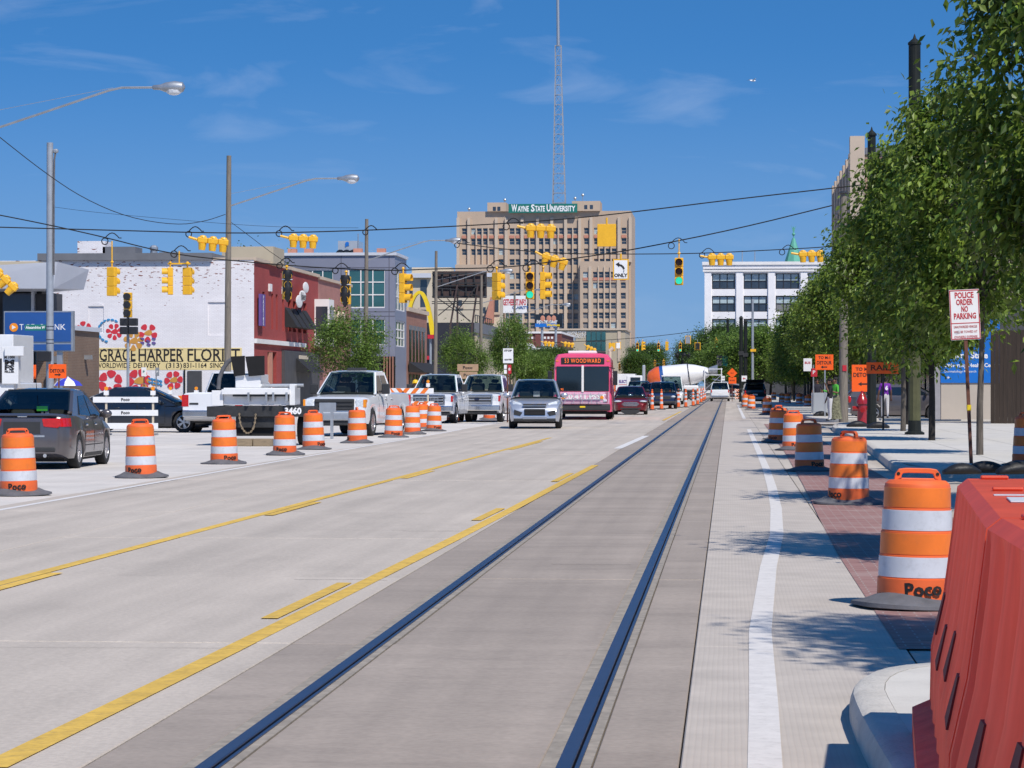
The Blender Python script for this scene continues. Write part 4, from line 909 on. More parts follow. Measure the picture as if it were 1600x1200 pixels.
# ---- bank on the left with flared canopy
Yk = 124.0
def xk_(px): return onY(px, Yk)[0]
def zk(py): return hz(py, onY(60, Yk)[1])
bk = thing('bank_building', 'low bank with flared grey canopy roof and brown brick back', 'building', (0, Yk, 0))
MB().box(xk_(-60), xk_(40), 3, 7, 0, zk(452), 'shop_grey').build('wall', bk); MB().box(xk_(-60), xk_(-30), 2.8, 2.999, 0, zk(470), 'glass_dark').build('window', bk)
MB().box(xk_(-20), xk_(28), 2.7, 2.99, zk(585), zk(455), 'car_blue').build('blue_panel', bk); MB().box(xk_(32), xk_(54), 2.7, 2.99, zk(585), zk(456), 'shop_grey').build('dark_panel', bk); MB().box(xk_(28), xk_(32), 2.4, 2.99, 0, zk(452), 'canopy_grey').build('pillar', bk); MB().box(xk_(54), xk_(58), 2.4, 2.99, 0, zk(455), 'canopy_grey').build('pillar', bk)
MB().box(xk_(45), xk_(77), 2.5, 2.98, 0, zk(548), 'limestone_pale').build('pale_wall', bk); MB().box(xk_(35), xk_(49), 2.4, 2.49, .8, zk(548), 'glass_dark').build('window', bk)
cn = MB(); lo = [(xk_(-80), 0, zk(452)), (xk_(130), 0, zk(449)), (xk_(60), 9, zk(449)), (xk_(-80), 9, zk(452))]; up = [(xk_(-80), -1.6, zk(421)), (xk_(104), -1.8, zk(412)), (onY(139, Yk+3)[0], 3, zk(417)), (xk_(-80), 10, zk(418))]
lo[0] = (xk_(-80), -1.5, zk(452)); lo[1] = (xk_(97), -1.6, zk(453)); lo[2] = (onY(131, Yk+3.2)[0], 3.2, zk(449))
cn.loft([lo, up], 'canopy_grey'); cn.build('canopy', bk)
MB().box(xk_(-80), xk_(26), 4, 9, zk(418), zk(402), 'tan_wall').build('roof_block', bk); MB().box(xk_(18), xk_(37), 5, 6, zk(416), zk(410), 'brown_brick_far').build('roof_vent', bk)
zbk = zk(514); xe0 = xk_(40); xe1 = xk_(90); ye1 = onX(155, xe1)[0]-Yk
MB().box(xe0, xe1, 2, ye1, 0, zbk, 'brick_brown').build('brick_back', bk); MB().box(xe0, xe1+.12, 1.85, ye1+.1, zbk+.003, zbk+.22, 'canopy_grey').build('coping', bk)
MB().box(xe1+.003, xe1+.35, ye1*.62, ye1*.62+.3, zk(560), zk(553), 'galvanised').build('wall_light', bk)
MB().prism([(xk_(86), zk(567)), (xk_(98), zk(567)), (xk_(99.5), zk(556)), (xk_(86), zk(556))], 'xz', 1.2, 1.99, 'roof_grey').build('night_box', bk, (-.55, 0, 0))
# bank sign
Yv = 119.0
def xv(px): return onY(px, Yv)[0]
def zv(py): return hz(py, onY(60, Yv)[1])
bs = thing('bank_sign', 'large blue bank sign with orange disc in a silver frame', 'sign', (0, Yv, 0))
MB().box(xv(6), xv(114), 0, .35, zv(549), zv(486), 'galvanised').build('frame', bs); MB().box(xv(8), xv(111), -.04, -.002, zv(534), zv(488), 'sign_blue').build('panel', bs); MB().box(xv(8), xv(111), -.04, -.002, zv(547.5), zv(538), 'sign_blue').build('lower_panel', bs)
q = MB().lathe([(.195, -.06), (.195, -.041)], 'amber', 20, axis='y'); q.build('disc', bs, (xv(22), 0, zv(511.5))); MB().prism([(-.08, -.1), (.1, 0), (-.08, .1)], 'xz', -.07, -.061, 'sign_white').build('disc_mark', bs, (xv(22), 0, zv(511.5)))
for tx, a, b2 in (('T', 31, 37), ('C', 39, 47), ('F', 49, 54), ('B', 64, 70), ('A', 72, 82), ('N', 86, 93), ('K', 95, 103)): lettering(tx, .38, 'sign_white', bs, (xv((a+b2)/2), -.045, zv(511.5)), fit=xv(b2)-xv(a))
for px in (30, 92): MB().box(xv(px)-.12, xv(px)+.12, .1, .3, 0, zv(548), 'galvanised').build('post', bs)
# monument sign on the right, dark timber wall behind it
mp_ = G(1508, 661)
ms_ = thing('monument_sign', 'blue health centre monument sign on a beige block base', 'sign', (mp_.x, mp_.y, .147))
MB().box(-.98, 1.35, 0, .6, 0, 1.5, 'beige_wall').build('base', ms_); pn = MB().box(-1.0, 1.40, -.05, .62, 1.503, 4.1, 'sign_blue_bright').build('panel', ms_)
MB().box(-1.28, -1.003, -.02, .6, 0, 4.1, 'side_post_grey').build('side_post', ms_)  # plain grey post beside base and panel
lettering('Wayne State', .34, 'sign_white', pn, (-.85, -.055, 2.62), align='LEFT', bold=.012); lettering('University Health Center', .22, 'sign_white', pn, (-.85, -.055, 2.22), align='LEFT', bold=.006); lettering('Dermatology Research', .14, 'sign_white', pn, (-.85, -.055, 1.97), align='LEFT')
MB().box(-.82, -.66, -.06, -.051, 1.71, 1.735, 'sign_white').prism([(-.66, 1.722), (-.73, 1.78), (-.705, 1.78), (-.63, 1.722), (-.705, 1.665), (-.73, 1.665)], 'xz', -.06, -.051, 'sign_white').build('arrow_mark', pn)
q = G(1548, 668); q2 = G(1592, 668)
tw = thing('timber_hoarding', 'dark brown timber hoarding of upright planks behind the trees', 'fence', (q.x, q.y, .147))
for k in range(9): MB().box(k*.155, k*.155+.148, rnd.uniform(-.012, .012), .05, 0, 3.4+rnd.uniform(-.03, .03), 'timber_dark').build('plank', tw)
# ================================================================ trees
def make_tree(name, seed, H, R, z_lo, nclump, nleaf, ls, leaf, bark, droop=.5, clump_r=.36, tr=.09):
    r = random.Random(seed); root = thing(name, '', 'tree')
    tb = MB(); top = Vector((r.uniform(-.2, .2), r.uniform(-.2, .2), H*.72))
    kn = [Vector((0, 0, -.15)), Vector((r.uniform(-.03, .03), r.uniform(-.03, .03), z_lo*.6)), Vector((r.uniform(-.1, .1), r.uniform(-.1, .1), z_lo+.4)), top*.75+Vector((r.uniform(-.1, .1), 0, .3)), top]
    tb.tube(kn, [tr*1.15, tr, tr*.85, tr*.5, tr*.2], bark, 9)
    cz = (z_lo+H)/2; hzz = (H-z_lo)/2; clumps = []
    tries = 0
    while len(clumps) < nclump and tries < 99999:
        tries += 1
        d = Vector((r.gauss(0, 1), r.gauss(0, 1), r.gauss(0, 1))).normalized(); rad = r.uniform(.25, 1)**.45
        p = Vector((d.x*R*rad, d.y*R*rad, cz+d.z*hzz*rad))
        wob = noise.noise(p*.55+Vector((seed*7.1, 3, 1)))
        if rad > .82+wob*.42: continue
        t = (p.z-z_lo)/(H-z_lo)
        lim = R*min(1.0, .62+1.1*t if t < .35 else 1.0, 1.22*sqrt(max(0.02, 1-t**2.2)))
        if sqrt(p.x**2+p.y**2) > lim: continue
        clumps.append(p)
    for i in range(0, nclump, max(1, nclump//26)):
        p = clumps[i]; k = Vector((0, 0, max(z_lo*.9, min(H*.68, p.z-.45*sqrt(p.x**2+p.y**2)-.2))))
        tb.tube([k, (k+p)/2+Vector((0, 0, .12)), p], [tr*.38, tr*.22, tr*.07], bark, 5)
    for p in clumps[::2]:                     # twigs inside the leaf clumps
        for _ in range(2):
            d = Vector((r.gauss(0, .3), r.gauss(0, .3), r.gauss(.05, .25))); tb.tube([p-d*.9, p, p+d], [tr*.10, tr*.07, tr*.03], bark, 3)
    tb.build('trunk', root, smooth=60)
    V = []; Fc = []
    for c in clumps:
        cr = clump_r*r.uniform(.7, 1.25)
        for _ in range(int(nleaf*r.uniform(.7, 1.3))):
            p = c + Vector((r.gauss(0, cr), r.gauss(0, cr), r.gauss(0, cr*.8)))
            if p.z < z_lo-.35: continue
            out = Vector((p.x, p.y, 0)); 
            out = out.normalized() if out.length > .01 else Vector((1, 0, 0))
            d = (out*r.uniform(.1, .9)+Vector((r.gauss(0, .5), r.gauss(0, .5), r.gauss(-droop, .45)))).normalized()
            sd = d.cross(Vector((r.gauss(0, .4), r.gauss(0, .4), 1))).normalized(); L = ls*r.uniform(.7, 1.25); wd = L*.27
            nn = d.cross(sd)*wd*.25; o = len(V)
            V += [p, p+d*L*.45+sd*wd-nn, p+d*L, p+d*L*.45-sd*wd-nn]; Fc += [(o, o+1, o+2), (o, o+2, o+3)]
    mb = MB(); mb.add(V, Fc, leaf); mb.build('crown', root, fix=False)
    return root
stA = make_tree('street_tree', 1, 8.6, 2.6, 1.75, 215, 105, .185, 'leaf_street', 'bark', .55)
stB = make_tree('street_tree', 2, 8.4, 2.4, 1.75, 200, 105, .185, 'leaf_street', 'bark_dark', .55)
stC = make_tree('street_tree', 3, 9.0, 2.5, 1.75, 205, 105, .185, 'leaf_street', 'bark', .5)
fn = make_tree('street_tree', 4, 5.9, 2.4, 1.5, 210, 75, .15, 'leaf_fine', 'bark', .2, .34, .07)
bg_ = make_tree('background_tree', 6, 12.5, 5.0, 2.6, 330, 75, .34, 'leaf_far', 'bark', .2, .7, .22)
bf_ = make_tree('background_tree', 8, 9.0, 3.4, 1.8, 230, 70, .27, 'leaf_fine', 'bark', .2, .55, .15)
used = {}
def plant(proto, x, y, rz, sc, label, group, z=.147):
    st = used.setdefault(proto.name, []); o = place(proto, st, (x, y, z), rz, label, group); o.scale = (sc[0], sc[0], sc[1]) if isinstance(sc, tuple) else (sc, sc, sc); return o
g1 = 'young street trees along the right pavement'
q = G(1411, 681); plant(stA, q.x, q.y, .4, (.85, .96), 'leafy street tree with mottled trunk beside the sunlit-olive light column', g1)
q = G(1456, 697); plant(stB, q.x, q.y, 1.0, (.88, 1.0), 'leafy street tree with slim black trunk on the pavement slabs', g1)
q = G(1531, 722); plant(stC, q.x, q.y, 2.2, (.74, .90), 'leafy street tree rising behind the sandbags and police sign', g1)
plant(stA, 5.75, 43.2, 3.3, (.92, 1.14), 'big leafy street tree overhanging above the police order sign', g1, 0)
plant(stB, 4.6, 21.4, 5.0, (.66, 1.22), 'leafy street tree whose shade crosses the brick bay', g1, 0)
plant(stC, 5.6, 32.4, 1.1, (.85, 1.12), 'leafy street tree whose shade falls on the drum standing on the bricks', g1, 0)
plant(stA, 4.95, 11.3, .9, (.58, 1.14), 'leafy street tree whose shade falls by the rounded kerb', g1, 0)
plant(stB, 6.4, 97.0, 2.0, (.92, .93), 'leafy street tree over the detour sign at the corner', g1)
g2 = 'street trees beyond the crossing'
for i, (y, s, sh) in enumerate(((124, .98, 1.0), (137, .95, .95), (150, 1.0, .95), (163, 1.0, .9), (177, 1.0, .9), (191, 1.02, .9), (206, 1.0, .86), (222, 1.0, .84), (240, .95, .8), (258, .95, .78))):
    plant((stA, stC, stB)[i % 3], 6.05+.25*sin(i*2.1), y, i*1.3, (s, sh), 'leafy street tree in the row along the far right pavement', g2)
g3 = 'street trees along the left pavement'
for px, s, lab in ((545, (1.02, 1.0), 'light green street tree in front of the red florist front'), (722, (.95, 1.05), 'light green street tree in front of the navy restaurant')):
    y, Z = onX(px, -22.3); plant(fn, -22.3, y, px*.1, s, lab, g3)
for px, s, lab in ((797, (.62, .98), 'taller pale tree behind the bus stop sign'), (846, (.7, .62), 'bushy green tree left of the pink bus'), (826, (.6, .6), 'low bushy tree by the bus stop pole')):
    y, Z = onX(px, -22.3); plant(bf_, -22.3, y, px*.1, s, lab, g3)
g4 = 'background trees'
for px, Z, s, lab in ((372, 215, (.62, .98), 'green treetop showing behind the florist roof'), (425, 222, (.62, .97), 'rounded treetop showing beside the penthouse roof'), (725, 320, (1.0, .72), 'tree behind the billboard frame'), (1010, 620, (1.1, .95), 'distant tree right of the tower'), (996, 560, (.7, .72), 'distant tree by the small far signals'), (865, 380, (.9, .6), 'dark tree beside the red arched hall')):
    q = P(px, 602, Z); plant(bg_, q.x, q.y, px*.2, s, lab, g4, 0)
for px, Z, pr_, s, lab in ((1128, 415, bg_, (1.0, .93), 'tall dark tree in front of the white office block'), (1088, 440, bg_, (.8, .78), 'dark tree at the left edge of the white office block'), (1160, 395, bg_, (1.05, .85), 'tall tree covering the white office block windows'), (1122, 330, bf_, (1.0, .78), 'yellow-green tree by the banner poles'), (1152, 318, bf_, (1.1, .92), 'yellow-green tree behind the dark poles'), (1185, 300, bf_, (1.1, .95), 'bright tree beside the silver pole'), (1204, 400, bf_, (1.25, .9), 'shaded tree in front of the white block base'), (1228, 385, bf_, (1.2, .85), 'shaded low tree at the end of the far row'), (1252, 372, bf_, (1.2, .85), 'shaded low tree behind the utility cabinet'), (1072, 470, bg_, (.6, .5), 'low dark tree behind the mixer chute')):
    q = P(px, 602, Z); plant(pr_, q.x, q.y, px*.2, s, lab, g4, 0)

# ================================================================ poles and lamps
def lamp_arm(root, z, L, rise, wood=True):
    mb = MB(); pts = [(0, 0, z), (L*.35, 0, z+rise*.45), (L*.72, 0, z+rise*.93), (L*.80, 0, z+rise), (L, 0, z+rise*1.0)]
    mb.tube(pts, .035, 'galvanised', 6); mb.build('arm', root); MB().tube([(0, 0, z+rise*.45), (L*.75, 0, z+rise)], .010, 'galvanised', 4).build('stay', root)
    hd = MB().lathe([(.02, 0), (.07, .04), (.085, .25), (.15, .42), (.19, .7), (.15, .95), (.03, 1.02)], 'galvanised', 12, axis='x').build('lamp_head', root, (L-.05, 0, z+rise), smooth=50)
    MB().ell((.68, 0, -.10), .26, .17, .15, 'lamp_glass', 12).build('lamp_bowl', hd)
XP = -22.4
labs = ['wooden lamp pole left of the steel signal pole, only its lamp arm in view', 'wooden lamp pole in front of the white florist wall', 'wooden lamp pole before the grey panel building', 'wooden lamp pole beside the yellow arch', 'wooden lamp pole at the restaurant railing', 'wooden lamp pole by the bus stop sign']
for i, px in enumerate((None, 355, 571, 680, 751, 803)):
    y = 80.5 if px is None else onX(px, XP)[0]
    t = thing('wooden_lamp_pole', labs[i], 'pole', (XP, y, .147), 0, 'wooden lamp poles along the left kerb')
    top = {None: 11.9, 355: 11.7, 571: 11.7, 680: 11.7, 751: 11.4, 803: 11.2}[px]
    MB().cyl((0, 0, -.3), (.08, 0, top), .17, 'wood_pole', .105, 12).build('pole', t, smooth=50)
    lamp_arm(t, {None: 9.2, 355: 9.4, 571: 9.1, 680: 8.9, 751: 8.8, 803: 8.6}[px], 5.0, 1.25)
# steel signal pole with street name
sp0 = P(78, 602, 112); t = thing('steel_signal_pole', 'grey steel pole with street name sign and cable conduit', 'pole', (sp0.x, sp0.y, .147))
Hs = hz(221, 112)
mb = MB().cyl((0, 0, -.3), (0, 0, Hs-.2), .165, 'grey_pole', .135, 16); mb.build('pole', t, smooth=50)
MB().tube([(.18, -.06, 6.0), (.18, -.06, 9.3), (.2, -.05, Hs-.9), (.24, 0, Hs-.6)], .045, 'rubber_grey', 6).build('conduit', t); MB().ell((.24, 0, Hs-.55), .14, .12, .1, 'galvanised', 10).build('weatherhead', t)
for z in (3.15, 3.3, 3.7, 3.85): MB().lathe([(.172, z), (.172, z+.02)], 'dark_steel', 16).build('band', t)
sg = MB().box(-1.05, -.16, -.03, .0, hz(516.5, 112)-.147, hz(507, 112)-.147, 'sign_green').build('street_name_sign', t); lettering('Alexandrine W', .17, 'sign_white', sg, (-.61, -.034, hz(511.8, 112)-.147), fit=.82, bold=.004)
hd = MB().box(-.42, .12, -.42, -.17, hz(565, 112)-.147, hz(549, 112)-.147, 'black_paint').build('pedestrian_signal', t, bevel=.03)
# ped signal pole with signal head facing the camera
def signal_head(name='traffic_signal', label='', lit=2, bag=False):
    # local: front faces -y, origin at top hanger; 3 sections of .345
    root = thing(name, label, 'traffic signal')
    if True:
        for k in range(3):
            z = -.12-.36*(k+1)
            s = MB().box(-.17, .17, -.10, .11, z, z+.352, 'signal_yellow').build('section', root, bevel=.02)
            MB().lathe([(.135, -.115), (.001, -.125)], 'lens_green' if k == lit else 'lens_dark', 16, (0, 0, z+.176), 'y').build('lens', s)
            vis = [];
            for a in range(13):
                t_ = radians(-35+a*250/12); vis.append((.155*cos(t_), .155*sin(t_)+z+.176))
            inn = [(x*.93, (zz_-(z+.176))*.93+z+.176) for x, zz_ in vis]
            MB().prism(vis+inn[::-1], 'xz', -.33, -.10, 'signal_yellow').build('visor', s)
    MB().cyl((0, 0, -.12), (0, 0, .12), .03, 'signal_yellow', n=8).ell((0, 0, .06), .07, .06, .05, 'signal_yellow', 8).build('hanger', root)
    if bag:
        rr = random.Random(3); rings = []
        for i in range(9):
            z = -.08-i*.155; w_ = .17+.03*sin(i*1.7); w_ = w_ if i < 7 else (.12 if i == 7 else .03)
            rings.append([(w_*cos(a*pi/5)*(1.0+rr.uniform(-.1, .1)), -.20+w_*.95*sin(a*pi/5), z) for a in range(10)])
        MB().loft(rings, 'bag_black').build('bag', root, smooth=70)
        for z in (-.46, -.80): MB().lathe([(.215, z), (.215, z+.035)], 'white_sheet', 14, (0, -.12, 0)).build('tape', root)
    return root
protoS = signal_head(); sS = []
protoN = signal_head(lit=9); sN = []
protoB = signal_head(lit=9, bag=True); sB = []
ZS = 106.0; gS = 'traffic signals hung over the crossing'
def hang(proto, st, px, pytop, Z, rz, label, rod=0.0, group=gS, sc=1.0):
    q = P(px, pytop, Z); o = place(proto, st, q, rz, label, group); o.scale = (sc, sc, sc)
    if rod: r_ = MB().cyl((0, 0, .1), (0, 0, rod), .025, 'signal_yellow', n=6).build('rod', o)
    return o
hang(protoS, sS, 828, 420, ZS, .05, 'yellow traffic signal showing green, left of the tower facade')
hang(protoS, sS, 1061, 398, ZS, .0, 'yellow traffic signal showing green, hanging alone against the sky', rod=.62)
hang(protoN, sN, 849, 420, ZS, 1.45, 'yellow traffic signal side-on, next to the lit one')
hang(protoN, sN, 630, 422, 98, 1.35, 'yellow traffic signal side-on, above the yellow arch')
hang(protoN, sN, 776, 421, ZS, 2.4, 'yellow traffic signal turned away with white tape, beside the white billboard')
hang(protoN, sN, 175, 412, 100, 2.8, 'yellow traffic signal turned away, hanging on a long rod over the bank side', rod=.85)
hang(protoN, sN, 266, 413, 106, -1.35, 'yellow traffic signal side-on, one of the pair over the florist wall')
hang(protoN, sN, 293, 413, 106, 2.9, 'yellow traffic signal turned away, one of the pair over the florist wall')
q = P(280, 412, 106); o = MB().bar((-.45, 0, 0), (.45, 0, 0), .06, 'signal_yellow').cyl((0, 0, 0), (0, 0, .5), .03, 'signal_yellow', n=6).build('signal_yoke', None, tuple(q)); tag(o, 'yellow yoke bar joining the signal pair over the florist wall', 'bracket')
hang(protoB, sB, 448, 419, 104, .3, 'bagged traffic signal under black plastic, in front of the red facade'); hang(protoB, sB, 541, 427, 104, -.1, 'bagged traffic signal under black plastic, before the grey building windows')
tp = P(200, 602, 114); t = thing('pedestrian_signal_pole', 'grey pole with unlit traffic signal and black pedestrian heads', 'traffic signal', (tp.x, tp.y, .147))
MB().cyl((0, 0, -.2), (0, 0, hz(495, 114)-.1), .06, 'grey_pole', n=10).build('pole', t)
hs = MB(); z0 = hz(496, 114)-.147
for k in range(3):
    zq = z0+k*.355; s = MB().box(-.17, .17, -.12, .1, zq, zq+.345, 'signal_yellow').build('section', t, bevel=.02); MB().lathe([(.14, -.13), (.001, -.14)], 'lens_dark', 14, (.0, 0, zq+.17), 'y').build('lens', s); MB().lathe([(.15, -.30), (.15, -.12)], 'black_paint', 14, (.0, 0, zq+.17), 'y').build('visor', s)
for dx, dz in ((-.12, -.72), (.26, -.72), (-.12, -.36), (.26, -.36)): MB().box(dx-.17, dx+.17, -.3, .05, z0+dz, z0+dz+.32, 'black_paint').build('pedestrian_head', t, bevel=.02)
# heads swung up level, visors pointing down
def level_head():
    root = thing('tipped_signal', '', 'traffic signal')
    for k in range(3):
        x = -.54+k*.36; s = MB().box(x+.004, x+.356, -.12, .10, -.10, .10, 'signal_yellow').build('section', root, bevel=.03); c = (x+.18, 0, 0)
        MB().lathe([(.115, -.34), (.145, -.10)], 'signal_yellow', 14, c).build('visor', s); MB().lathe([(.11, -.338), (.001, -.33)], 'lens_dark', 14, c).build('lens', s); MB().lathe([(.13, .10), (.10, .16), (.001, .18)], 'signal_yellow', 12, c).build('housing_back', s)
    MB().cyl((-.54, 0, 0), (-.85, 0, .06), .045, 'signal_yellow', n=8).build('hanger', root)
    return root
pl_ = level_head(); sL = []
for px, py, Z, rx, rz_, sc, lab in ((333, 377, 104, .10, .1, 1.12, 'tipped yellow traffic signal against the wooden pole'), (474, 373, 104, .05, .1, 1.05, 'tipped yellow traffic signal before the rooftop cooling tower'), (845, 357, 104, .03, .1, 1.08, 'tipped yellow traffic signal high in front of the tower'), (867, 405, 108, .30, .1, 1.0, 'steeply tilted yellow traffic signal lower on the tower'), (1126, 402, 112, .0, .1, 1.0, 'tipped yellow traffic signal over the white block cornice'), (1268, 397, 112, -.02, .1, 1.0, 'tipped yellow traffic signal below the copper spire'), (9, 437, 104, .75, .1, 1.1, 'steeply tilted yellow traffic signal in front of the bank canopy')):
    o = place(pl_, sL, P(px, py, Z), 0, lab, 'tipped signals'); o.rotation_euler = (0, rx, rz_); o.scale = (sc,)*3
# hanging signs
q = P(948, 367, ZS); t = thing('yellow_hanging_sign', 'plain yellow square sign back hanging in front of the tower', 'sign', q); MB().box(-.37, .37, -.03, .03, -.46, .43, 'signal_yellow').build('panel', t, bevel=.01); MB().cyl((0, 0, .43), (0, 0, .68), .04, 'signal_yellow', n=8).build('hanger', t)
q = P(970, 421, ZS); t = thing('turn_sign', 'white left turn ONLY sign in a yellow frame', 'sign', q, -.04); MB().box(-.31, .31, -.02, .05, -.41, .41, 'signal_yellow').build('frame', t); pn = MB().box(-.26, .26, -.03, -.021, -.36, .36, 'sign_white').build('panel', t); MB().cyl((0, 0, .41), (0, 0, .62), .04, 'signal_yellow', n=8).build('hanger', t)
lettering('ONLY', .19, 'sign_black', pn, (0, -.034, -.24), bold=.008)
arc = [(.13+.0, -.10), (.13, .02), (.07, .12), (-.02, .17), (-.10, .19)]; mb = MB()
for a, c in zip(arc, arc[1:]): mb.bar((a[0], -.036, a[1]), (c[0], -.036, c[1]), .006, 'sign_black', .075)
mb.prism([(-.06, .29), (-.06, .09), (-.20, .21)], 'xz', -.04, -.031, 'sign_black'); mb.build('arrow_mark', pn)
# far sets of signals
gF = 'small signals at the next crossing'; ZF = 325.0
for i, (px, py, rz, st, pr) in enumerate(((996, 534, 0, sS, protoS), (1004, 532, 1.4, sN, protoN), (1029, 534, 0, sS, protoS), (1042, 532, 2.9, sN, protoN), (1063, 534, 0, sS, protoS), (1119, 529, 0, sS, protoS))):
    hang(pr, st, px, py, ZF, rz, 'small yellow traffic signal with green light at the next crossing' if pr is protoS else 'small yellow traffic signal turned away at the next crossing', group=gF)
for px, py, rx in ((858, 536, .12), (889, 537, .15), (924, 544, .42)): o = place(pl_, sL, P(px, py, 300), 0, 'small tipped yellow signal in front of the distant halls', 'small tipped signals'); o.rotation_euler = (0, rx, .1); o.scale = (1.1,)*3
for i, (px, py) in enumerate(((968, 567), (980, 562), (986, 563), (1023, 562), (1037, 562))): hang(protoN, sN, px, py, 560, .2, 'tiny yellow traffic signal far up the street', group='tiny far signals', sc=1.3)
for px, py, wd, hh, m, lab in ((956, 542, 8, 11, 'signal_yellow', 'small plain yellow sign near the beige hall'), (966, 540, 6, 9, 'sign_white', 'small pale sign beside the small yellow one'), (1075, 531, 7, 11, 'galvanised', 'grey back of a sign hanging over the street'), (1090, 541, 7, 10, 'sign_black', 'black lane sign in yellow frame hanging over the street')):
    q = P(px, py, ZF); t = thing('hanging_sign', lab, 'sign', q); k = ZF/F
    MB().box(-wd*k/2, wd*k/2, -.03, .03, -hh*k/2, hh*k/2, m).build('panel', t); MB().box(-wd*k/2-.08, wd*k/2+.08, .031, .05, -hh*k/2-.08, hh*k/2+.08, 'signal_yellow').build('frame', t); MB().cyl((0, 0, hh*k/2), (0, 0, hh*k/2+.4), .04, 'galvanised', n=6).build('hanger', t)
# ================================================================ wires
def wire(px_pts, Z, r, label, loops=()):
    pts = []; sm = smoothpath(px_pts, 2)
    for px, py in sm: pts.append(P(px, py, Z(px) if callable(Z) else Z))
    t = MB().tube(pts, r, 'black_matte', 5).build('overhead_wire'); tag(t, label, 'wire', 'overhead wires')
    for i, (cx, cy, rr) in enumerate(loops):
        q = P(cx, cy, Z(cx) if callable(Z) else Z); R_ = rr*106/F
        MB().tube([(q.x+R_*cos(a*pi/8), q.y+.03*sin(a*.7), q.z+R_*sin(a*pi/8)) for a in range(17)], r*.9, 'black_matte', 5).build('cable_loop', t)
        MB().tube([(q.x+(-.0+k*.25)*R_*3, q.y, q.z+R_*(1.0+1.6*sin(pi*min(1, k/6)))) for k in range(8)], r*.9, 'black_matte', 5).build('slack_cable', t)
wire([(-30, 331), (0, 336), (80, 352), (165, 371), (230, 388), (281, 398), (330, 404), (440, 414), (530, 420), (612, 423), (680, 420), (762, 419), (820, 415), (888, 405), (944, 397), (1000, 388), (1150, 358), (1300, 321)], 106, .024, 'main signal span wire sagging across the whole crossing', ((164, 377, 5), (272, 397, 5), (437, 415, 4.5), (524, 423, 4.5), (617, 424, 5), (766, 420, 5), (822, 419, 5)))
wire([(-30, 354), (0, 355), (150, 359), (291, 363), (353, 364), (430, 364), (570, 360), (700, 354), (792, 349), (900, 341), (1000, 330), (1150, 311), (1345, 289)], 105, .024, 'upper signal span wire running to the dark light column', ((295, 366, 4.5), (436, 365, 4.5), (791, 354, 5), (571, 363, 4)))
wire([(715, 380), (800, 391), (900, 397), (1000, 397), (1097, 396), (1217, 390), (1290, 386), (1350, 380)], 112, .020, 'signal span wire over the white office block', ((1049, 384, 5), (1097, 399, 4.5), (1222, 394, 4.5), (714, 383, 4)))
wire([(-30, 190), (0, 215), (70, 270), (130, 310), (200, 340), (275, 352), (320, 346), (352, 335)], lambda px: 92+px*.08, .016, 'slack telephone wire to the wooden pole')
wire([(358, 345), (385, 365), (420, 392), (450, 412)], 124, .014, 'thin service wire dropping to the florist roof')
wire([(82, 323), (140, 331), (260, 342), (420, 355), (560, 356)], 118, .008, 'thin wire from the steel signal pole')
wire([(850, 536), (960, 531), (1060, 522), (1200, 500), (1260, 488)], ZF, .035, 'span wire at the next crossing')
wire([(985, 548), (1060, 545), (1120, 532), (1220, 515)], ZF+4, .03, 'lower span wire at the next crossing')
# dark light columns on the right
def column(px, py, top_py, r, label, m='pole_dark', olive=False, cap=True):
    q = G(px, py, .147); Z = F*(CAMH-.147)/(py-CYH); H_ = hz(top_py, Z)-.147
    t = thing('light_column', label, 'pole', q, 0, 'dark fluted light columns')
    prof = []; 
    mb = MB(); n_ = 20; rings = []
    for z, k in ((0, 1.06), (H_*.5, 1.0), (H_, .93)):
        rings.append([(r*k*(1-.06*(i % 2))*cos(2*pi*i/n_), r*k*(1-.06*(i % 2))*sin(2*pi*i/n_), z) for i in range(n_)])
    mb.loft(rings, 'pole_dark_lit' if olive else m); mb.build('shaft', t)  # olive gives the shaft its painted sunlit tone
    MB().lathe([(r*1.15, H_), (r*1.15, H_+.06), (r*.3, H_+.18), (r*.12, H_+.28), (.001, H_+.32)], m, 16).build('cap', t)
    MB().lathe([(r*1.7, 0), (r*1.7, .06), (r*1.15, .10), (r*1.1, .4)], m, 16).build('base_plate', t)
    for z in (H_*.72, H_*.80): MB().lathe([(r*1.12, z), (r*1.12, z+.07)], 'galvanised', 16).build('clamp', t)
    return t, H_
t, H_ = column(1429, 679, 70, .165, 'green-black fluted light column in painted sunlit olive, standing between the street trees', olive=True)
MB().box(-.24, .24, -.24, .24, H_*.76, H_*.83, 'pole_dark').build('junction_box', t); MB().cyl((0, 0, H_*.83), (0, 0, H_+.02), .17, 'pole_dark', n=16).build('upper_shaft', t)  # dark cylinder over the shaft paints its unlit upper part
column(1362, 666, 212, .15, 'slim dark light column behind the detour signs'); 
q = G(1318, 654, .147); t = thing('concrete_pole', 'plain grey-green pole beside the woman in the long skirt', 'pole', q); MB().cyl((0, 0, -.2), (0, 0, 9.5), .20, 'wood_pole', .14, 14).build('pole', t, smooth=50); MB().box(-.05, .12, -.21, -.19, 2.0, 2.25, 'sign_red').build('sticker', t); MB().lathe([(.24, 9.5), (.05, 9.6)], 'dark_steel', 12).build('cap', t)
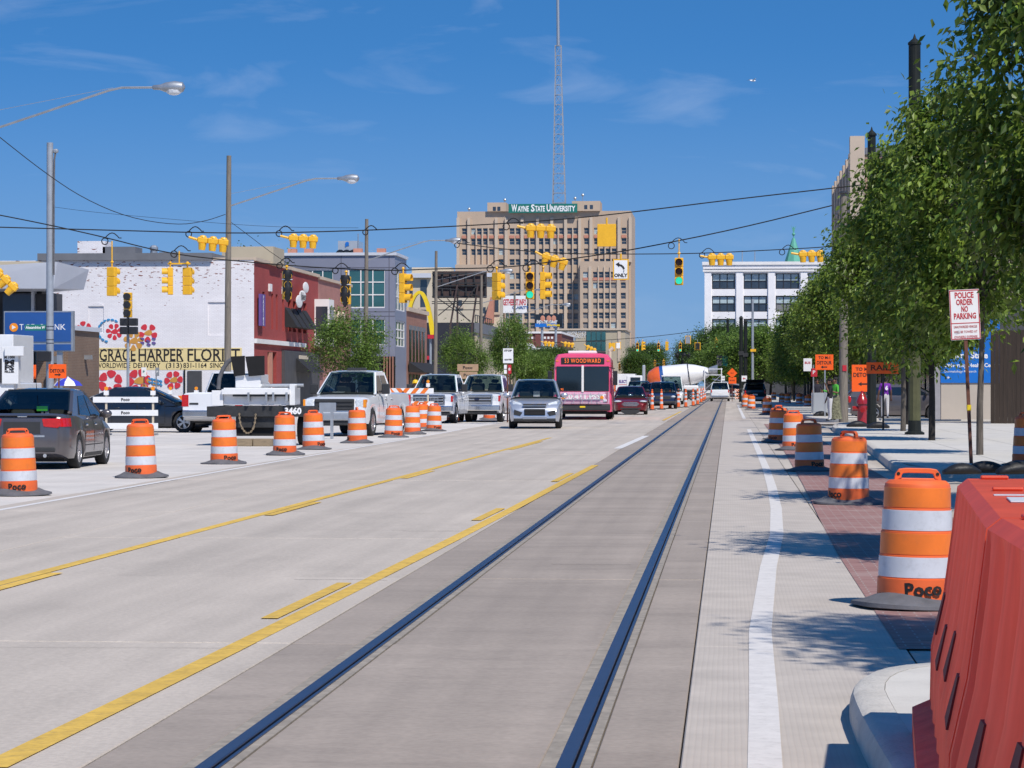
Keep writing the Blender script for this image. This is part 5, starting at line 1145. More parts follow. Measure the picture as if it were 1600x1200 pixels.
for px, Z, top, lab in ((1137, 330, 502, 'dark catenary pole beside the orange diamond sign'), (1158, 250, 500, 'dark catenary pole left of the no-turn sign'), (1165, 262, 505, 'dark catenary pole right behind its twin')):
    q = P(px, 602, Z); t = thing('catenary_pole', lab, 'pole', (q.x, q.y, .147), 0, 'catenary poles up the street'); H_ = hz(top, Z)
    MB().cyl((0, 0, -.2), (0, 0, H_), .2, 'pole_dark', .17, 10).build('shaft', t, smooth=50); MB().lathe([(.24, H_), (.08, H_+.2), (.001, H_+.25)], 'pole_dark', 10).build('cap', t); MB().box(-.25, .25, -.25, .25, H_*.55, H_*.60, 'dark_steel').build('clamp', t)
q = P(1176, 602, 240); t = thing('silver_pole', 'silver steel pole with small yellow fitting beside the tree row', 'pole', (q.x, q.y, .147)); H_ = hz(470, 240); MB().cyl((0, 0, -.2), (0, 0, H_), .13, 'grey_pole', .10, 10).build('pole', t, smooth=50); MB().box(-.2, .3, -.2, .2, hz(552, 240), hz(548, 240), 'signal_yellow').build('fitting', t)
q = P(1066, 602, 340); t = thing('lamp_cluster', 'dark ornate lamp post with clustered globes by the trees', 'lamp post', (q.x, q.y, 0)); MB().cyl((0, 0, 0), (0, 0, 5.6), .14, 'pole_dark', .1, 8).build('post', t)
for k in range(5): a = k*2*pi/5; MB().tube([(0, 0, 4.2), (.6*cos(a), .6*sin(a), 4.4), (.8*cos(a), .8*sin(a), 5.0)], .06, 'pole_dark', 5).build('bracket', t); MB().ell((.8*cos(a), .8*sin(a), 5.35), .28, .28, .36, 'pole_dark', 8).build('lantern', t)
# ================================================================ vehicles (local: +y is forward, z up, origin on the ground under the middle)
def lerp(tab, y):
    if y <= tab[0][0]: return tab[0][1]
    for a, b_ in zip(tab, tab[1:]):
        if y <= b_[0]: return a[1]+(b_[1]-a[1])*(y-a[0])/(b_[0]-a[0])
    return tab[-1][1]
_tyre = {}; 
def wheel(parent, x, y, r, wd, spokes=5, side=1, dark=False):
    key = (round(r, 3), round(wd, 3), spokes, side, dark)
    if key not in _tyre:
        h = wd/2
        ty = MB().lathe([(r*.66, -h*.9), (r*.9, -h), (r*.985, -h*.82), (r, -h*.5), (r, h*.5), (r*.985, h*.82), (r*.9, h), (r*.66, h*.9)], 'tyre', 28, axis='x', closed=True)
        rm = MB(); s = side; rmt = 'plastic_dark' if dark else 'rim'
        rm.lathe([(r*.66, s*h*.86), (r*.60, s*h*.9), (r*.57, s*h*.55), (r*.57, -s*h*.5), (r*.66, -s*h*.6)], rmt, 24, axis='x', caps=False)
        rm.lathe([(.001, s*h*.2), (r*.56, s*h*.2)], 'black_paint', 20, axis='x', caps=False); rm.lathe([(.001, s*h*.80), (r*.14, s*h*.78), (r*.16, s*h*.4)], rmt, 12, axis='x', caps=False)
        for k in range(spokes):
            a = 2*pi*k/spokes; 
            for da in (-.16, .16):
                rm.bar((s*h*.66, r*.10*cos(a), r*.10*sin(a)), (s*h*.70, r*.60*cos(a+da), r*.60*sin(a+da)), .035, rmt, r*.11)
        _tyre[key] = (ty, rm, [])
    ty, rm, objs = _tyre[key]
    if not objs:
        w_ = ty.build('wheel', parent, (x, y, r), smooth=40); rr_ = rm.build('rim', w_, smooth=40); objs += [w_.data, rr_.data]
    else:
        w_ = bpy.data.objects.new('wheel', objs[0]); col.objects.link(w_); w_.parent = parent; w_.location = (x, y, r)
        rr_ = bpy.data.objects.new('rim', objs[1]); col.objects.link(rr_); rr_.parent = w_
    return w_
mat('cloth_seat', (.06, .058, .056), .9, var=.1)
class Car:
    def __init__(s, name, label, cat, loc, rz, L, W, top, base, r, fa, ra, cabin, pm, group=None, plan=None, shoulder=.72, tw=.21, spokes=5, trim=True, endz=None, flare=1.0):
        s.t = thing(name, label, cat, loc, rz, group); s.L, s.W, s.pm = L, W, pm; s.c = cabin
        s.top = top; s.base = base; s.r = r; s.fa, s.ra = fa, ra
        s.plan = plan or [(-L/2, .86), (-L/2+.12, .93), (-L/2+.55, .99), (0, 1), (L/2-.7, .985), (L/2-.2, .90), (L/2, .78)]
        s.sh = shoulder; s.endz = endz or [(-L/2, base+.10), (-L/2+.25, base), (L/2-.25, base), (L/2, base+.06)]
        R = r*1.16
        ys = set([-L/2, -L/2+.06, -L/2+.14, -L/2+.3, -L/2+.55, L/2-.7, L/2-.4, L/2-.2, L/2-.08, L/2, 0])
        for y, z in top: ys.add(y)
        for ax in (fa, ra):
            for k in range(9): ys.add(ax+R*cos(pi*k/8))
            ys.add(ax+R+.001); ys.add(ax-R-.001)
        ys = sorted(y for y in ys if -L/2 <= y <= L/2); rings = []
        for y in ys: rings.append(s.ring(y))
        s.body = MB().loft(rings, pm).build('body', s.t, smooth=32)
        MB().box(-W/2*.80, W/2*.80, -L/2+.35, L/2-.35, base-.06, base+.30, 'black_matte').build('underbody', s.t)
        for ax in (fa, ra):
            for sd in (-1, 1):
                wheel(s.t, sd*(W/2-tw/2-.02), ax, r, tw, spokes, sd)
        if cabin: s.cab()
    def zb(s, y):
        z = lerp(s.endz, y); R = s.r*1.16
        for ax in (s.fa, s.ra):
            if abs(y-ax) <= R: z = max(z, s.r+sqrt(max(0, R*R-(y-ax)**2)))
        return z
    def hwid(s, y): return s.W/2*lerp(s.plan, y)
    def ring(s, y):
        zt = lerp(s.top, y); zb = s.zb(y); h = s.hwid(y); zs = min(zt-.06, s.sh); zs = max(zs, zb+.03)
        half = [(h*.55, zt), (h*.84, zt-.015), (h*.955, zt-.05), (h*.995, zs), (h, zb+(zs-zb)*.55), (h*.985, zb+(zs-zb)*.2), (h*.95, zb)]
        return [(x, y, z) for x, z in half] + [(-x, y, z) for x, z in half[::-1]]
    def sx(s, y, z):
        zt = lerp(s.top, y); zb = s.zb(y); h = s.hwid(y); zs = max(min(zt-.06, s.sh), zb+.03)
        tab = sorted([(zb, h*.95), (zb+(zs-zb)*.2, h*.985), (zb+(zs-zb)*.55, h), (zs, h*.995), (zt-.05, h*.955)])
        return lerp(tab, z)
    def cab(s):
        c = s.c; zr, zb_, wb, wr = c['zr'], c['zb'], c['wb'], c['wr']
        s.xz = lambda z: wb+(wr-wb)*(z-zb_)/(zr-zb_)
        st = [(c['rb'], c.get('zrb', zb_+.02)), (c['rr'], zr-.03), ((c['rr']*.6+c['rf']*.4), zr), ((c['rr']*.25+c['rf']*.75), zr-.005), (c['rf'], zr-.045), (c['wbs'], c.get('zwb', zb_+.02))]
        if c.get('rm'): st.insert(1, c['rm'])
        rings = []
        for i, (y, z) in enumerate(st):
            x = s.xz(z); bow = .10 if i >= len(st)-2 else (-.07 if i == 0 else 0)
            h = [(wb, y, zb_-.05), (x, y, z-.0), (x*.86, y+bow*.45, z+.025), (x*.45, y+bow*.9, z+.04)]
            rings.append(h + [(-a, b_, d) for a, b_, d in h[::-1]])
        nr_ = len(rings); rear_open = not c.get('norear')
        def mf(i, k): return None if (1 <= k <= 5 and (i == nr_-2 or (i == 0 and rear_open))) else s.pm
        s.roof = MB().loft(rings, s.pm, cap=False, mf=mf).build('cabin', s.t, smooth=38)
        for (ya_, za_), (yb_, zb3), bw_ in ((st[-1], st[-2], .02), (st[0], st[1], -.01)):
            for sd in (-1, 1): MB().bar((sd*(s.xz(za_)-.025), ya_, za_+.0), (sd*(s.xz(zb3)-.03), yb_, zb3+.004), .085, s.pm, .04).build('pillar', s.t)
            MB().bar((-s.xz(zb3)+.05, yb_+bw_, zb3+.022), (s.xz(zb3)-.05, yb_+bw_, zb3+.022), .07, s.pm, .05).build('header_rail', s.t)
        # interior seen through the glass
        cy0, cy1 = c['rr'], c['wbs']
        MB().box(-wb*.90, wb*.90, c['rb']+.15, cy1-.10, zb_-.06, zb_+.035, 'plastic_dark').build('interior_trim', s.t)
        MB().box(-wb*.86, wb*.86, cy1-.62, cy1-.16, zb_+.03, zb_+.075, 'plastic_dark').build('dashboard', s.t, bevel=.02)
        hs2 = zr-zb_
        for yy, nm in (((c['rf']-.22), 'front_seat'), (max(cy0+.28, c['rb']+.5), 'rear_seat')):
            for sd in (-1, 1):
                b_ = MB().box(sd*.36-.23, sd*.36+.23, yy-.10, yy+.04, zb_, zb_+hs2*.52, 'cloth_seat').build(nm, s.t, bevel=.05)
                MB().ell((sd*.36, yy-.05, zb_+hs2*.66), .13, .06, .085, 'cloth_seat', 12).build('headrest', b_, smooth=60)
        MB().tube([(-.36+.17*cos(a*pi/8), c['rf']+.34+.05*sin(a*pi/8), zb_+.10+.15*sin(a*pi/8)) for a in range(17)], .016, 'black_paint', 6).build('steering_wheel', s.t)
        MB().box(-.10, .10, c['rf']-.02, c['rf']+.02, zr-.16, zr-.09, 'black_paint').build('rear_view_mirror', s.t, bevel=.01)
        def scr(y0, z0, y1, z1, ins, nm, out):
            b0_, b1_ = (.10, .10) if out > 0 else (-.07, 0.0)
            n_ = 16; rows = []
            for j in range(3):
                t_ = .02+.97*j/2; row = []
                for i in range(n_+1):
                    u = -1+2*i/n_; z = z0+(z1-z0)*t_; y = y0+(y1-y0)*t_; x = (s.xz(z)-ins)*u; bow = out*.10*(1-u*u)*.95
                    au = abs(u)*(s.xz(z)-ins)/s.xz(z); bw = lerp([(0, .9), (.45, .9), (.86, .45), (1, 0)], au); zo = lerp([(0, .04), (.45, .04), (.86, .025), (1, 0)], au)
                    bb_ = (b0_+(b1_-b0_)*t_)*bw; row.append((x, y+bb_+out*.018, z+zo+.018))
                rows.append(row)
            v = [p for row in rows for p in row]; f = []
            for j in range(2):
                for i in range(n_): a = j*(n_+1)+i; f.append((a, a+1, a+n_+2, a+n_+1))
            if out > 0: f = [q[::-1] for q in f]
            return MB().add(v, f, 'glass_clear').build(nm, s.t, smooth=60, fix=False)
        scr(c['wbs'], c.get('zwb', zb_+.02), c['rf'], zr-.045, .03, 'windscreen', 1)
        if not c.get('norear'): scr(c['rb'], c.get('zrb', zb_+.02), c['rr'], zr-.03, .04, 'rear_window', -1)
        for poly in c['win']:
            for sd in (-1, 1):
                mb = MB(); n_ = len(poly); pts = [(sd*(s.xz(z)+.006), y, z) for y, z in poly]; pin = [(sd*(s.xz(z)-.02), y, z) for y, z in poly]
                mb.add(pts+pin, [tuple(range(n_)), tuple(range(2*n_-1, n_-1, -1))] + [(i, n_+i, n_+(i+1) % n_, (i+1) % n_) for i in range(n_)], 'glass_dark'); mb.build('side_window', s.t)
    def side_patch(s, nm, y0, y1, z0, z1, m, off=.004, ny=6, nz=5, sides=(-1, 1)):
        out = []
        for sd in sides:
            v = []; f = []
            for j in range(nz+1):
                for i in range(ny+1):
                    y = y0+(y1-y0)*i/ny; z = z0+(z1-z0)*j/nz; v.append((sd*(s.sx(y, z)+off), y, max(z, s.zb(y)+.01)))
            for j in range(nz):
                for i in range(ny): a = j*(ny+1)+i; f.append((a, a+1, a+ny+2, a+ny+1))
            out.append(MB().add(v, f, m).build(nm, s.t, smooth=60, fix=True))
        return out
    def box(s, nm, x0, x1, y0, y1, z0, z1, m, bevel=0.0, par=None): return MB().box(x0, x1, y0, y1, z0, z1, m).build(nm, par or s.t, bevel=bevel)
    def ell(s, nm, x, y, z, rx, ry, rz_, m):
        for sd in (-1, 1): MB().ell((sd*x, y, z), rx, ry, rz_, m, 14).build(nm, s.t, smooth=60)
    def mirrors(s, y, z, m, x=None, sc=1.0):
        x = x or s.W/2
        for sd in (-1, 1): MB().ell((sd*(x+.07*sc), y, z), .12*sc, .07*sc, .085*sc, m, 12).bar((sd*(x-.06), y+.02, z-.04), (sd*(x+.05), y, z-.02), .05, 'plastic_dark').build('wing_mirror', s.t, smooth=60)
    def doors(s, spans, z0, z1, m=None):
        for y0, y1, hy in spans:
            for o in s.side_patch('door', y0, y1, z0, z1, m or s.pm):
                sd = 1 if o.data.vertices[0].co.x > 0 else -1
                MB().ell((sd*(s.sx(hy, z1-.09)+.02), hy, z1-.09), .018, .11, .022, 'chrome' if s.pm == 'car_grey' else s.pm, 10).build('handle', o, smooth=60)
        for y0, y1, hy in spans:
            for yy in (y0-.012, y1+.012): s.side_patch('door_seam', yy-.006, yy+.006, z0, z1, 'black_matte', off=.0045, ny=1)
def sedan(name, label, loc, rz, pm, L=4.55, W=1.78, H=1.46, group=None, spokes=7, r=.325, fusion=False):
    hl = L/2
    top = [(-hl, .90), (-hl+.05, 1.00), (-hl+.14, 1.035), (-hl+.75, 1.03), (-.9, .96), (.4, .93), (.95, .93), (1.25, .90), (hl-.55, .80), (hl-.2, .71), (hl-.06, .62), (hl, .55)]
    if fusion: top = [(-hl, .88), (-hl+.05, .98), (-hl+.14, 1.01), (-hl+.7, 1.0), (-.9, .94), (.4, .91), (1.0, .90), (1.3, .885), (hl-.6, .80), (hl-.22, .72), (hl-.07, .64), (hl, .56)]
    c = dict(rb=-hl+.66, rr=-.78, rf=.20, wbs=1.25, zr=H, zb=.92, zrb=1.045, zwb=.94, wb=W/2*.93, wr=W/2*.70,
             win=[[(-.95, 1.0), (-.02, .96), (-.02, H-.10), (-.50, H-.11)], [(.06, .96), (.98, .95), (.90, 1.02), (.30, H-.105), (.06, H-.10)]])
    s = Car(name, label, 'car', loc, rz, L, W, top, .20, r, hl-.88, -hl+1.02, c, pm, group, spokes=spokes, plan=[(-L/2, .74), (-L/2+.06, .85), (-L/2+.16, .92), (-L/2+.45, .975), (-L/2+.9, 1), (0, 1), (L/2-.7, .985), (L/2-.3, .92), (L/2-.1, .82), (L/2, .70)])
    s.mirrors(.80, 1.0, pm); s.doors([(-.82, -.02, -.68), (.04, .92, .18)], .30, .90)
    s.side_patch('sill', -.75, .9, .21, .28, 'plastic_dark', off=.006)
    s.box('number_plate', -.26, .26, -hl-.012, -hl+.02, .70, .84, 'sign_white')
    return s
# ---- grey sedan, rear three-quarter
q = G(113, 732); 
ga = sedan('parked_sedan', 'dark grey sedan seen from behind beside the leftmost traffic drums', (q.x-.80, q.y+1.34, 0), .04, 'car_grey', spokes=10)
hl = 4.55/2
ga.t.children[-1]; [bpy.data.objects.remove(o) for o in list(ga.t.children) if o.name.startswith('number_plate')]
for sd in (-1, 1):
    MB().prism([(sd*.40, .79), (sd*.66, .765), (sd*.70, .80), (sd*.70, .945), (sd*.37, .935)], 'xz', -hl-.012, -hl+.10, 'taillight').build('taillight', ga.t, bevel=.012)
for o in ga.side_patch('taillight_wrap', -hl+.0, -hl+.34, .79, .945, 'taillight', off=.014): pass
ga.box('boot_seam', -.64, .64, -hl-.004, -hl+.04, .985, .995, 'black_matte'); ga.box('bumper_inset', -.62, .62, -hl-.015, -hl+.06, .33, .42, 'plastic_dark', .02); ga.box('plate_recess', -.34, .34, -hl-.006, -hl+.04, .66, .88, 'plastic_dark')
ga.box('badge', -.09, .09, -hl+.02, -hl+.05, .965, 1.0, 'chrome', .01); ga.box('dealer_badge', .18, .42, -hl-.01, -hl+.01, .60, .635, 'chrome'); MB().cyl((.42, -hl+.02, .26), (.42, -hl+.3, .26), .035, 'chrome', n=10).build('exhaust', ga.t)
MB().cyl((.0, -1.0, 1.46), (.0, -1.12, 1.68), .008, 'black_matte', .004, 5).build('antenna', ga.t); ga.box('parcel_item', .05, .25, -1.25, -1.2, 1.07, 1.16, 'cloth_lime'); ga.side_patch('side_moulding', -.8, .9, .42, .44, 'plastic_dark', off=.008)
# ---- dark blue sedan crossing
q = G(280, 676); fs = sedan('crossing_sedan', 'dark navy sedan side-on behind the white barricade', (q.x-1.45, q.y+.2+.9, 0), -pi/2, 'car_navy', 4.85, 1.85, 1.47, spokes=5, fusion=True, r=.34)
fs.ell('headlight', .74, 2.2, .70, .13, .22, .06, 'headlight'); fs.ell('indicator', .86, 2.02, .70, .035, .10, .035, 'amber')
# ---- red sedan facing
q = G(986, 648); rs = sedan('red_sedan', 'dark red sedan with chrome oval grille beside the pink bus', (q.x-.1, q.y+2.3, 0), pi+.03, 'car_red', 4.85, 1.85, 1.47, spokes=5, fusion=True, r=.34)
hl = 4.85/2
for k in range(5): rs.box('grille_bar', -.46+.05*abs(k-2), .46-.05*abs(k-2), hl-.06, hl+.03, .46+k*.045, .485+k*.045, 'chrome')
MB().lathe([(.50, 0), (.50, .02), (.001, .02)], 'plastic_dark', 20, (0, hl-.02, .56), 'y').build('grille', rs.t).scale = (1, 1, .34)
rs.t.children[-1].location = (0, 0, .37)
rs.ell('headlight', .66, hl-.20, .70, .20, .16, .055, 'headlight'); rs.box('lower_intake', -.55, .55, hl-.05, hl+.012, .30, .37, 'plastic_dark', .01); rs.ell('fog_lamp', .62, hl-.10, .34, .07, .06, .04, 'headlight')
# ---- silver compact SUV
q = G(836, 670); L_, W_ = 4.52, 1.84; hl = L_/2
top = [(-hl, .95), (-hl+.1, 1.1), (-1.0, 1.06), (.6, 1.04), (1.05, 1.05), (1.35, 1.02), (hl-.45, .93), (hl-.18, .84), (hl-.05, .70), (hl, .60)]
c = dict(rb=-hl+.06, rr=-1.75, rf=.12, wbs=1.20, zr=1.67, zb=1.02, zrb=1.10, zwb=1.06, wb=W_/2*.93, wr=W_/2*.71, win=[[(-1.6, 1.10), (-.75, 1.07), (-.75, 1.55), (-1.5, 1.50)], [(-.66, 1.07), (-.02, 1.06), (-.02, 1.56), (-.66, 1.56)], [(.06, 1.06), (.95, 1.06), (.25, 1.55), (.06, 1.56)]])
es = Car('silver_suv', 'silver compact SUV driving towards the viewer in front of the pink bus', 'car', (q.x-.12, q.y+2.2, 0), pi+.05, L_, W_, top, .24, .36, hl-.90, -hl+.95, c, 'car_silver', shoulder=.86, spokes=5)
es.t.scale = (1.04,)*3
es.mirrors(.85, 1.14, 'car_silver', sc=1.1); es.doors([(-.66, -.02, -.5), (.05, .95, .2)], .40, 1.0)
for sd in (-1, 1):
    MB().hexa([(sd*.46, hl-.12, .80), (sd*.78, hl-.28, .80), (sd*.80, hl-.5, .84), (sd*.46, hl-.35, .84), (sd*.44, hl-.14, .86), (sd*.74, hl-.32, .95), (sd*.83, hl-.72, .98), (sd*.50, hl-.45, .92)], 'headlight').build('headlight', es.t, bevel=.02)
    MB().prism([(sd*.42, .56), (sd*.70, .66), (sd*.72, .48), (sd*.50, .44)], 'xz', hl-.16, hl+.012, 'plastic_dark').build('fog_recess', es.t)
es.box('upper_grille', -.40, .40, hl-.12, hl-.02, .80, .855, 'plastic_dark', .015); es.box('grille_trim', -.42, .42, hl-.03, hl-.012, .775, .797, 'chrome'); es.box('badge', -.07, .07, hl-.035, hl-.008, .80, .84, 'car_blue', .01)
es.box('lower_grille', -.36, .36, hl-.05, hl+.025, .46, .68, 'black_matte', .02)
for k in range(3): es.box('grille_bar', -.35, .35, hl+.02, hl+.035, .50+k*.06, .515+k*.06, 'plastic_dark')
es.box('lower_bumper', -.72, .72, hl-.10, hl+.014, .27, .36, 'plastic_dark', .02); es.box('skid_plate', -.42, .42, hl-.06, hl+.03, .33, .42, 'rim', .01)
for sd in (-1, 1): es.box('roof_rail', sd*.60-.02, sd*.60+.02, -1.5, .1, 1.66, 1.71, 'car_silver')
# ---- pickups
def pickup(name, label, loc, rz, pm='car_white', group=None, grille='bars', dually=False, L=6.2, W=2.03, H=1.98, r=.41, extras=True):
    hl = L/2
    top = [(-hl, 1.28), (-hl+.05, 1.32), (.1, 1.32), (.2, 1.24), (1.35, 1.27), (1.75, 1.26), (hl-.35, 1.20), (hl-.10, 1.13), (hl-.02, 1.0), (hl, .9)]
    c = dict(rb=-.62, rr=-.45, rf=.72, wbs=1.55, zr=H, zb=1.26, zrb=1.32, zwb=1.28, wb=W/2*.92, wr=W/2*.70, win=[[(-.40, 1.32), (.30, 1.32), (.30, H-.12), (-.34, H-.12)], [(.38, 1.31), (1.40, 1.30), (.82, H-.13), (.38, H-.12)]])
    s = Car(name, label, 'pickup truck', loc, rz, L, W, top, .38, r, hl-.98, -hl+1.25, c, pm, group, shoulder=1.02, tw=.26, spokes=8, plan=[(-L/2, .96), (-L/2+.2, .99), (0, 1), (L/2-.5, .99), (L/2-.12, .96), (L/2, .93)])
    s.box('grille', -.62, .62, hl-.06, hl+.022, .78, 1.14, 'plastic_dark', .03)
    for k in range(3): s.box('grille_bar', -.58, .58, hl+.02, hl+.05, .81+k*.115, .865+k*.115, 'rim' if grille == 'chrome' else 'plastic_dark', .01)
    if grille == 'chrome': s.box('grille_surround', -.66, .66, hl-.02, hl+.018, .74, 1.17, 'chrome', .03)
    MB().lathe([(.11, 0), (.11, .025), (.001, .03)], 'car_blue', 16, (0, 0, 0), 'y').build('badge', s.t, (0, hl+.05, .965)).scale = (1, 1, .48)
    for sd in (-1, 1):
        b_ = MB().box(min(sd*.66, sd*.965), max(sd*.66, sd*.965), hl-.22, hl-.003, .86, 1.13, 'headlight').build('headlight', s.t, bevel=.03); MB().box(min(sd*.90, sd*.972), max(sd*.90, sd*.972), hl-.25, hl+.003, .88, 1.12, 'amber' if grille != 'chrome' else 'taillight').build('indicator', b_)
        MB().box(min(sd*.78, sd*1.0), max(sd*.78, sd*1.0), -hl-.01, -hl+.12, .86, 1.24, 'taillight').build('taillight', s.t)
        MB().box(min(sd*1.02, sd*1.27), max(sd*1.02, sd*1.27), 1.08, 1.18, 1.28, 1.60, 'plastic_dark').bar((sd*.92, 1.12, 1.36), (sd*1.05, 1.12, 1.36), .06, 'plastic_dark').build('wing_mirror', s.t, bevel=.03)
    s.box('bumper', -.98, .98, hl-.05, hl+.14, .48, .72, 'chrome' if grille == 'chrome' else 'galvanised', .04); s.box('air_dam', -.85, .85, hl-.1, hl+.08, .34, .475, 'plastic_dark', .02)
    s.box('rear_bumper', -.95, .95, -hl-.14, -hl+.02, .52, .74, 'chrome', .03); s.box('tailgate_badge', -.75, -.45, -hl-.012, -hl+.01, .92, .98, 'plastic_dark')
    s.doors([(-.42, .30, -.3), (.36, 1.40, .5)], .55, 1.22)
    if extras: s.box('roof_marker', -.22, .22, .55, .62, H+.035, H+.075, 'plastic_dark', .01)
    return s
q = G(538, 682); wp = pickup('white_pickup', 'large white pickup truck with black grille parked behind the drums', (q.x, q.y+3.1, 0), pi-.10, group='white pickups')
wp.box('dash_paper', .15, .52, 1.18, 1.26, 1.33, 1.345, 'sign_white')
for sd in (-1, 1): wp.box('light_bar', -.3, .3, 0.1, .25, 2.02, 2.10, 'plastic_dark', .02) if sd > 0 else None
q = G(676, 662); pickup('white_pickup', 'white pickup truck with chrome grille behind the striped barricade', (q.x, q.y+3.4, 0), pi-.06, group='white pickups', grille='chrome', extras=False)
q = G(750, 660); pickup('white_pickup', 'white pickup truck with chrome grille beside the cardboard-backed signs', (q.x, q.y+3.4, 0), pi-.05, group='white pickups', grille='chrome', extras=False)
q = G(338, 677); pickup('white_pickup', 'white pickup truck seen from behind, left of the work trailer', (q.x, q.y+3.6, 0), -.08, group='white pickups', extras=False)
# ---- generic SUV / van
def suv(name, label, loc, rz, pm, L=4.9, W=1.9, H=1.8, van=False, cat='car', group=None):
    hl = L/2
    top = [(-hl, 1.0), (-hl+.06, 1.15), (-1, 1.12), (.9, 1.10), (1.4, 1.08), (hl-.4, 1.0), (hl-.1, .88), (hl, .72)]
    c = dict(rb=-hl+.04, rr=-hl+.40, rf=.45, wbs=1.3, zr=H, zb=1.08, zrb=1.14, zwb=1.12, wb=W/2*.94, wr=W/2*.76, win=[[(-hl+.6, 1.16), (-.75, 1.14), (-.75, H-.13), (-hl+.7, H-.15)], [(-.66, 1.14), (.1, 1.13), (.1, H-.13), (-.66, H-.13)], [(.18, 1.13), (1.15, 1.13), (.55, H-.14), (.18, H-.13)]])
    s = Car(name, label, cat, loc, rz, L, W, top, .28, .37, hl-.92, -hl+1.05, c, pm, group, shoulder=.9, spokes=5, tw=.23)
    s.mirrors(1.0, 1.2, 'plastic_dark'); s.box('grille', -.5, .5, hl-.08, hl+.015, .62, .84, 'plastic_dark', .02); s.box('bumper', -.8, .8, hl-.15, hl+.03, .36, .52, 'plastic_dark', .03)
    s.ell('headlight', .68, hl-.10, .80, .15, .12, .08, 'headlight'); s.ell('taillight', .82, -hl+.05, .95, .07, .08, .17, 'taillight'); s.box('rear_bumper', -.85, .85, -hl-.06, -hl+.1, .36, .58, 'rim', .03); s.box('number_plate', -.2, .2, -hl-.015, -hl+.02, .72, .83, 'sign_white')
    return s
q = G(1125, 627); ws = suv('white_suv', 'white SUV driving away along the tram tracks', (q.x, q.y+2.3, 0), .0, 'car_white', 5.0, 1.92, 1.82)
q = G(181, 626); suv('brown_suv', 'dark brown SUV facing out below the flower mural', (q.x, q.y, .06), pi+.15, 'car_brown', 4.8, 1.9, 1.82)
q = G(262, 627); suv('white_minivan', 'white minivan parked under the florist sign', (q.x, q.y, .06), pi-.5, 'car_white', 5.0, 1.95, 1.78, cat='van')
q = G(1033, 639); suv('navy_suv', 'dark navy SUV behind the channelizer cones', (q.x+.05, q.y+3.2, 0), pi+.02, 'car_blue', 4.8, 1.9, 1.75)
q = G(997, 634); suv('black_suv', 'black SUV close behind the red sedan', (q.x, q.y+2.6, 0), pi+.02, 'car_black', 4.9, 1.95, 1.85)
q = G(1013, 635); suv('maroon_suv', 'maroon wagon between the black and navy SUVs', (q.x, q.y+7, 0), pi+.02, 'car_maroon', 4.7, 1.85, 1.70)
q = G(1145, 623); suv('red_hatchback', 'dark red hatchback just past the white SUV', (q.x+.2, q.y, 0), .0, 'car_maroon', 4.2, 1.8, 1.55)
q = G(1178, 631); dk = suv('black_hatch_suv', 'black SUV with its tailgate raised beside the right-hand drums', (q.x, q.y+1.8, 0), .04, 'car_black', 4.9, 1.95, 1.7)
MB().hexa([(-.8, -2.9, 1.98), (.8, -2.9, 1.98), (.7, -1.95, 1.72), (-.7, -1.95, 1.72), (-.8, -2.95, 2.03), (.8, -2.95, 2.03), (.7, -1.95, 1.78), (-.7, -1.95, 1.78)], 'car_black').build('raised_tailgate', dk.t); dk.box('cargo', -.7, .7, -2.35, -2.28, .75, 1.45, 'black_matte')
q = G(1462, 659); suv('grey_suv', 'grey car part hidden behind the trees and monument sign', (q.x-1.35, q.y+1.6, .0), -pi/2, 'car_grey', 4.6, 1.85, 1.6)
# ---- white van truck
q = G(1040, 632); vt = suv('white_van', 'white full-size van in the queue before the mixer', (q.x+.4, q.y+2.8, 0), pi+.02, 'car_white', 5.6, 2.05, 2.25, cat='van')
vt.box('roof_visor', -.8, .8, .4, .9, 2.27, 2.36, 'white_trim', .02)
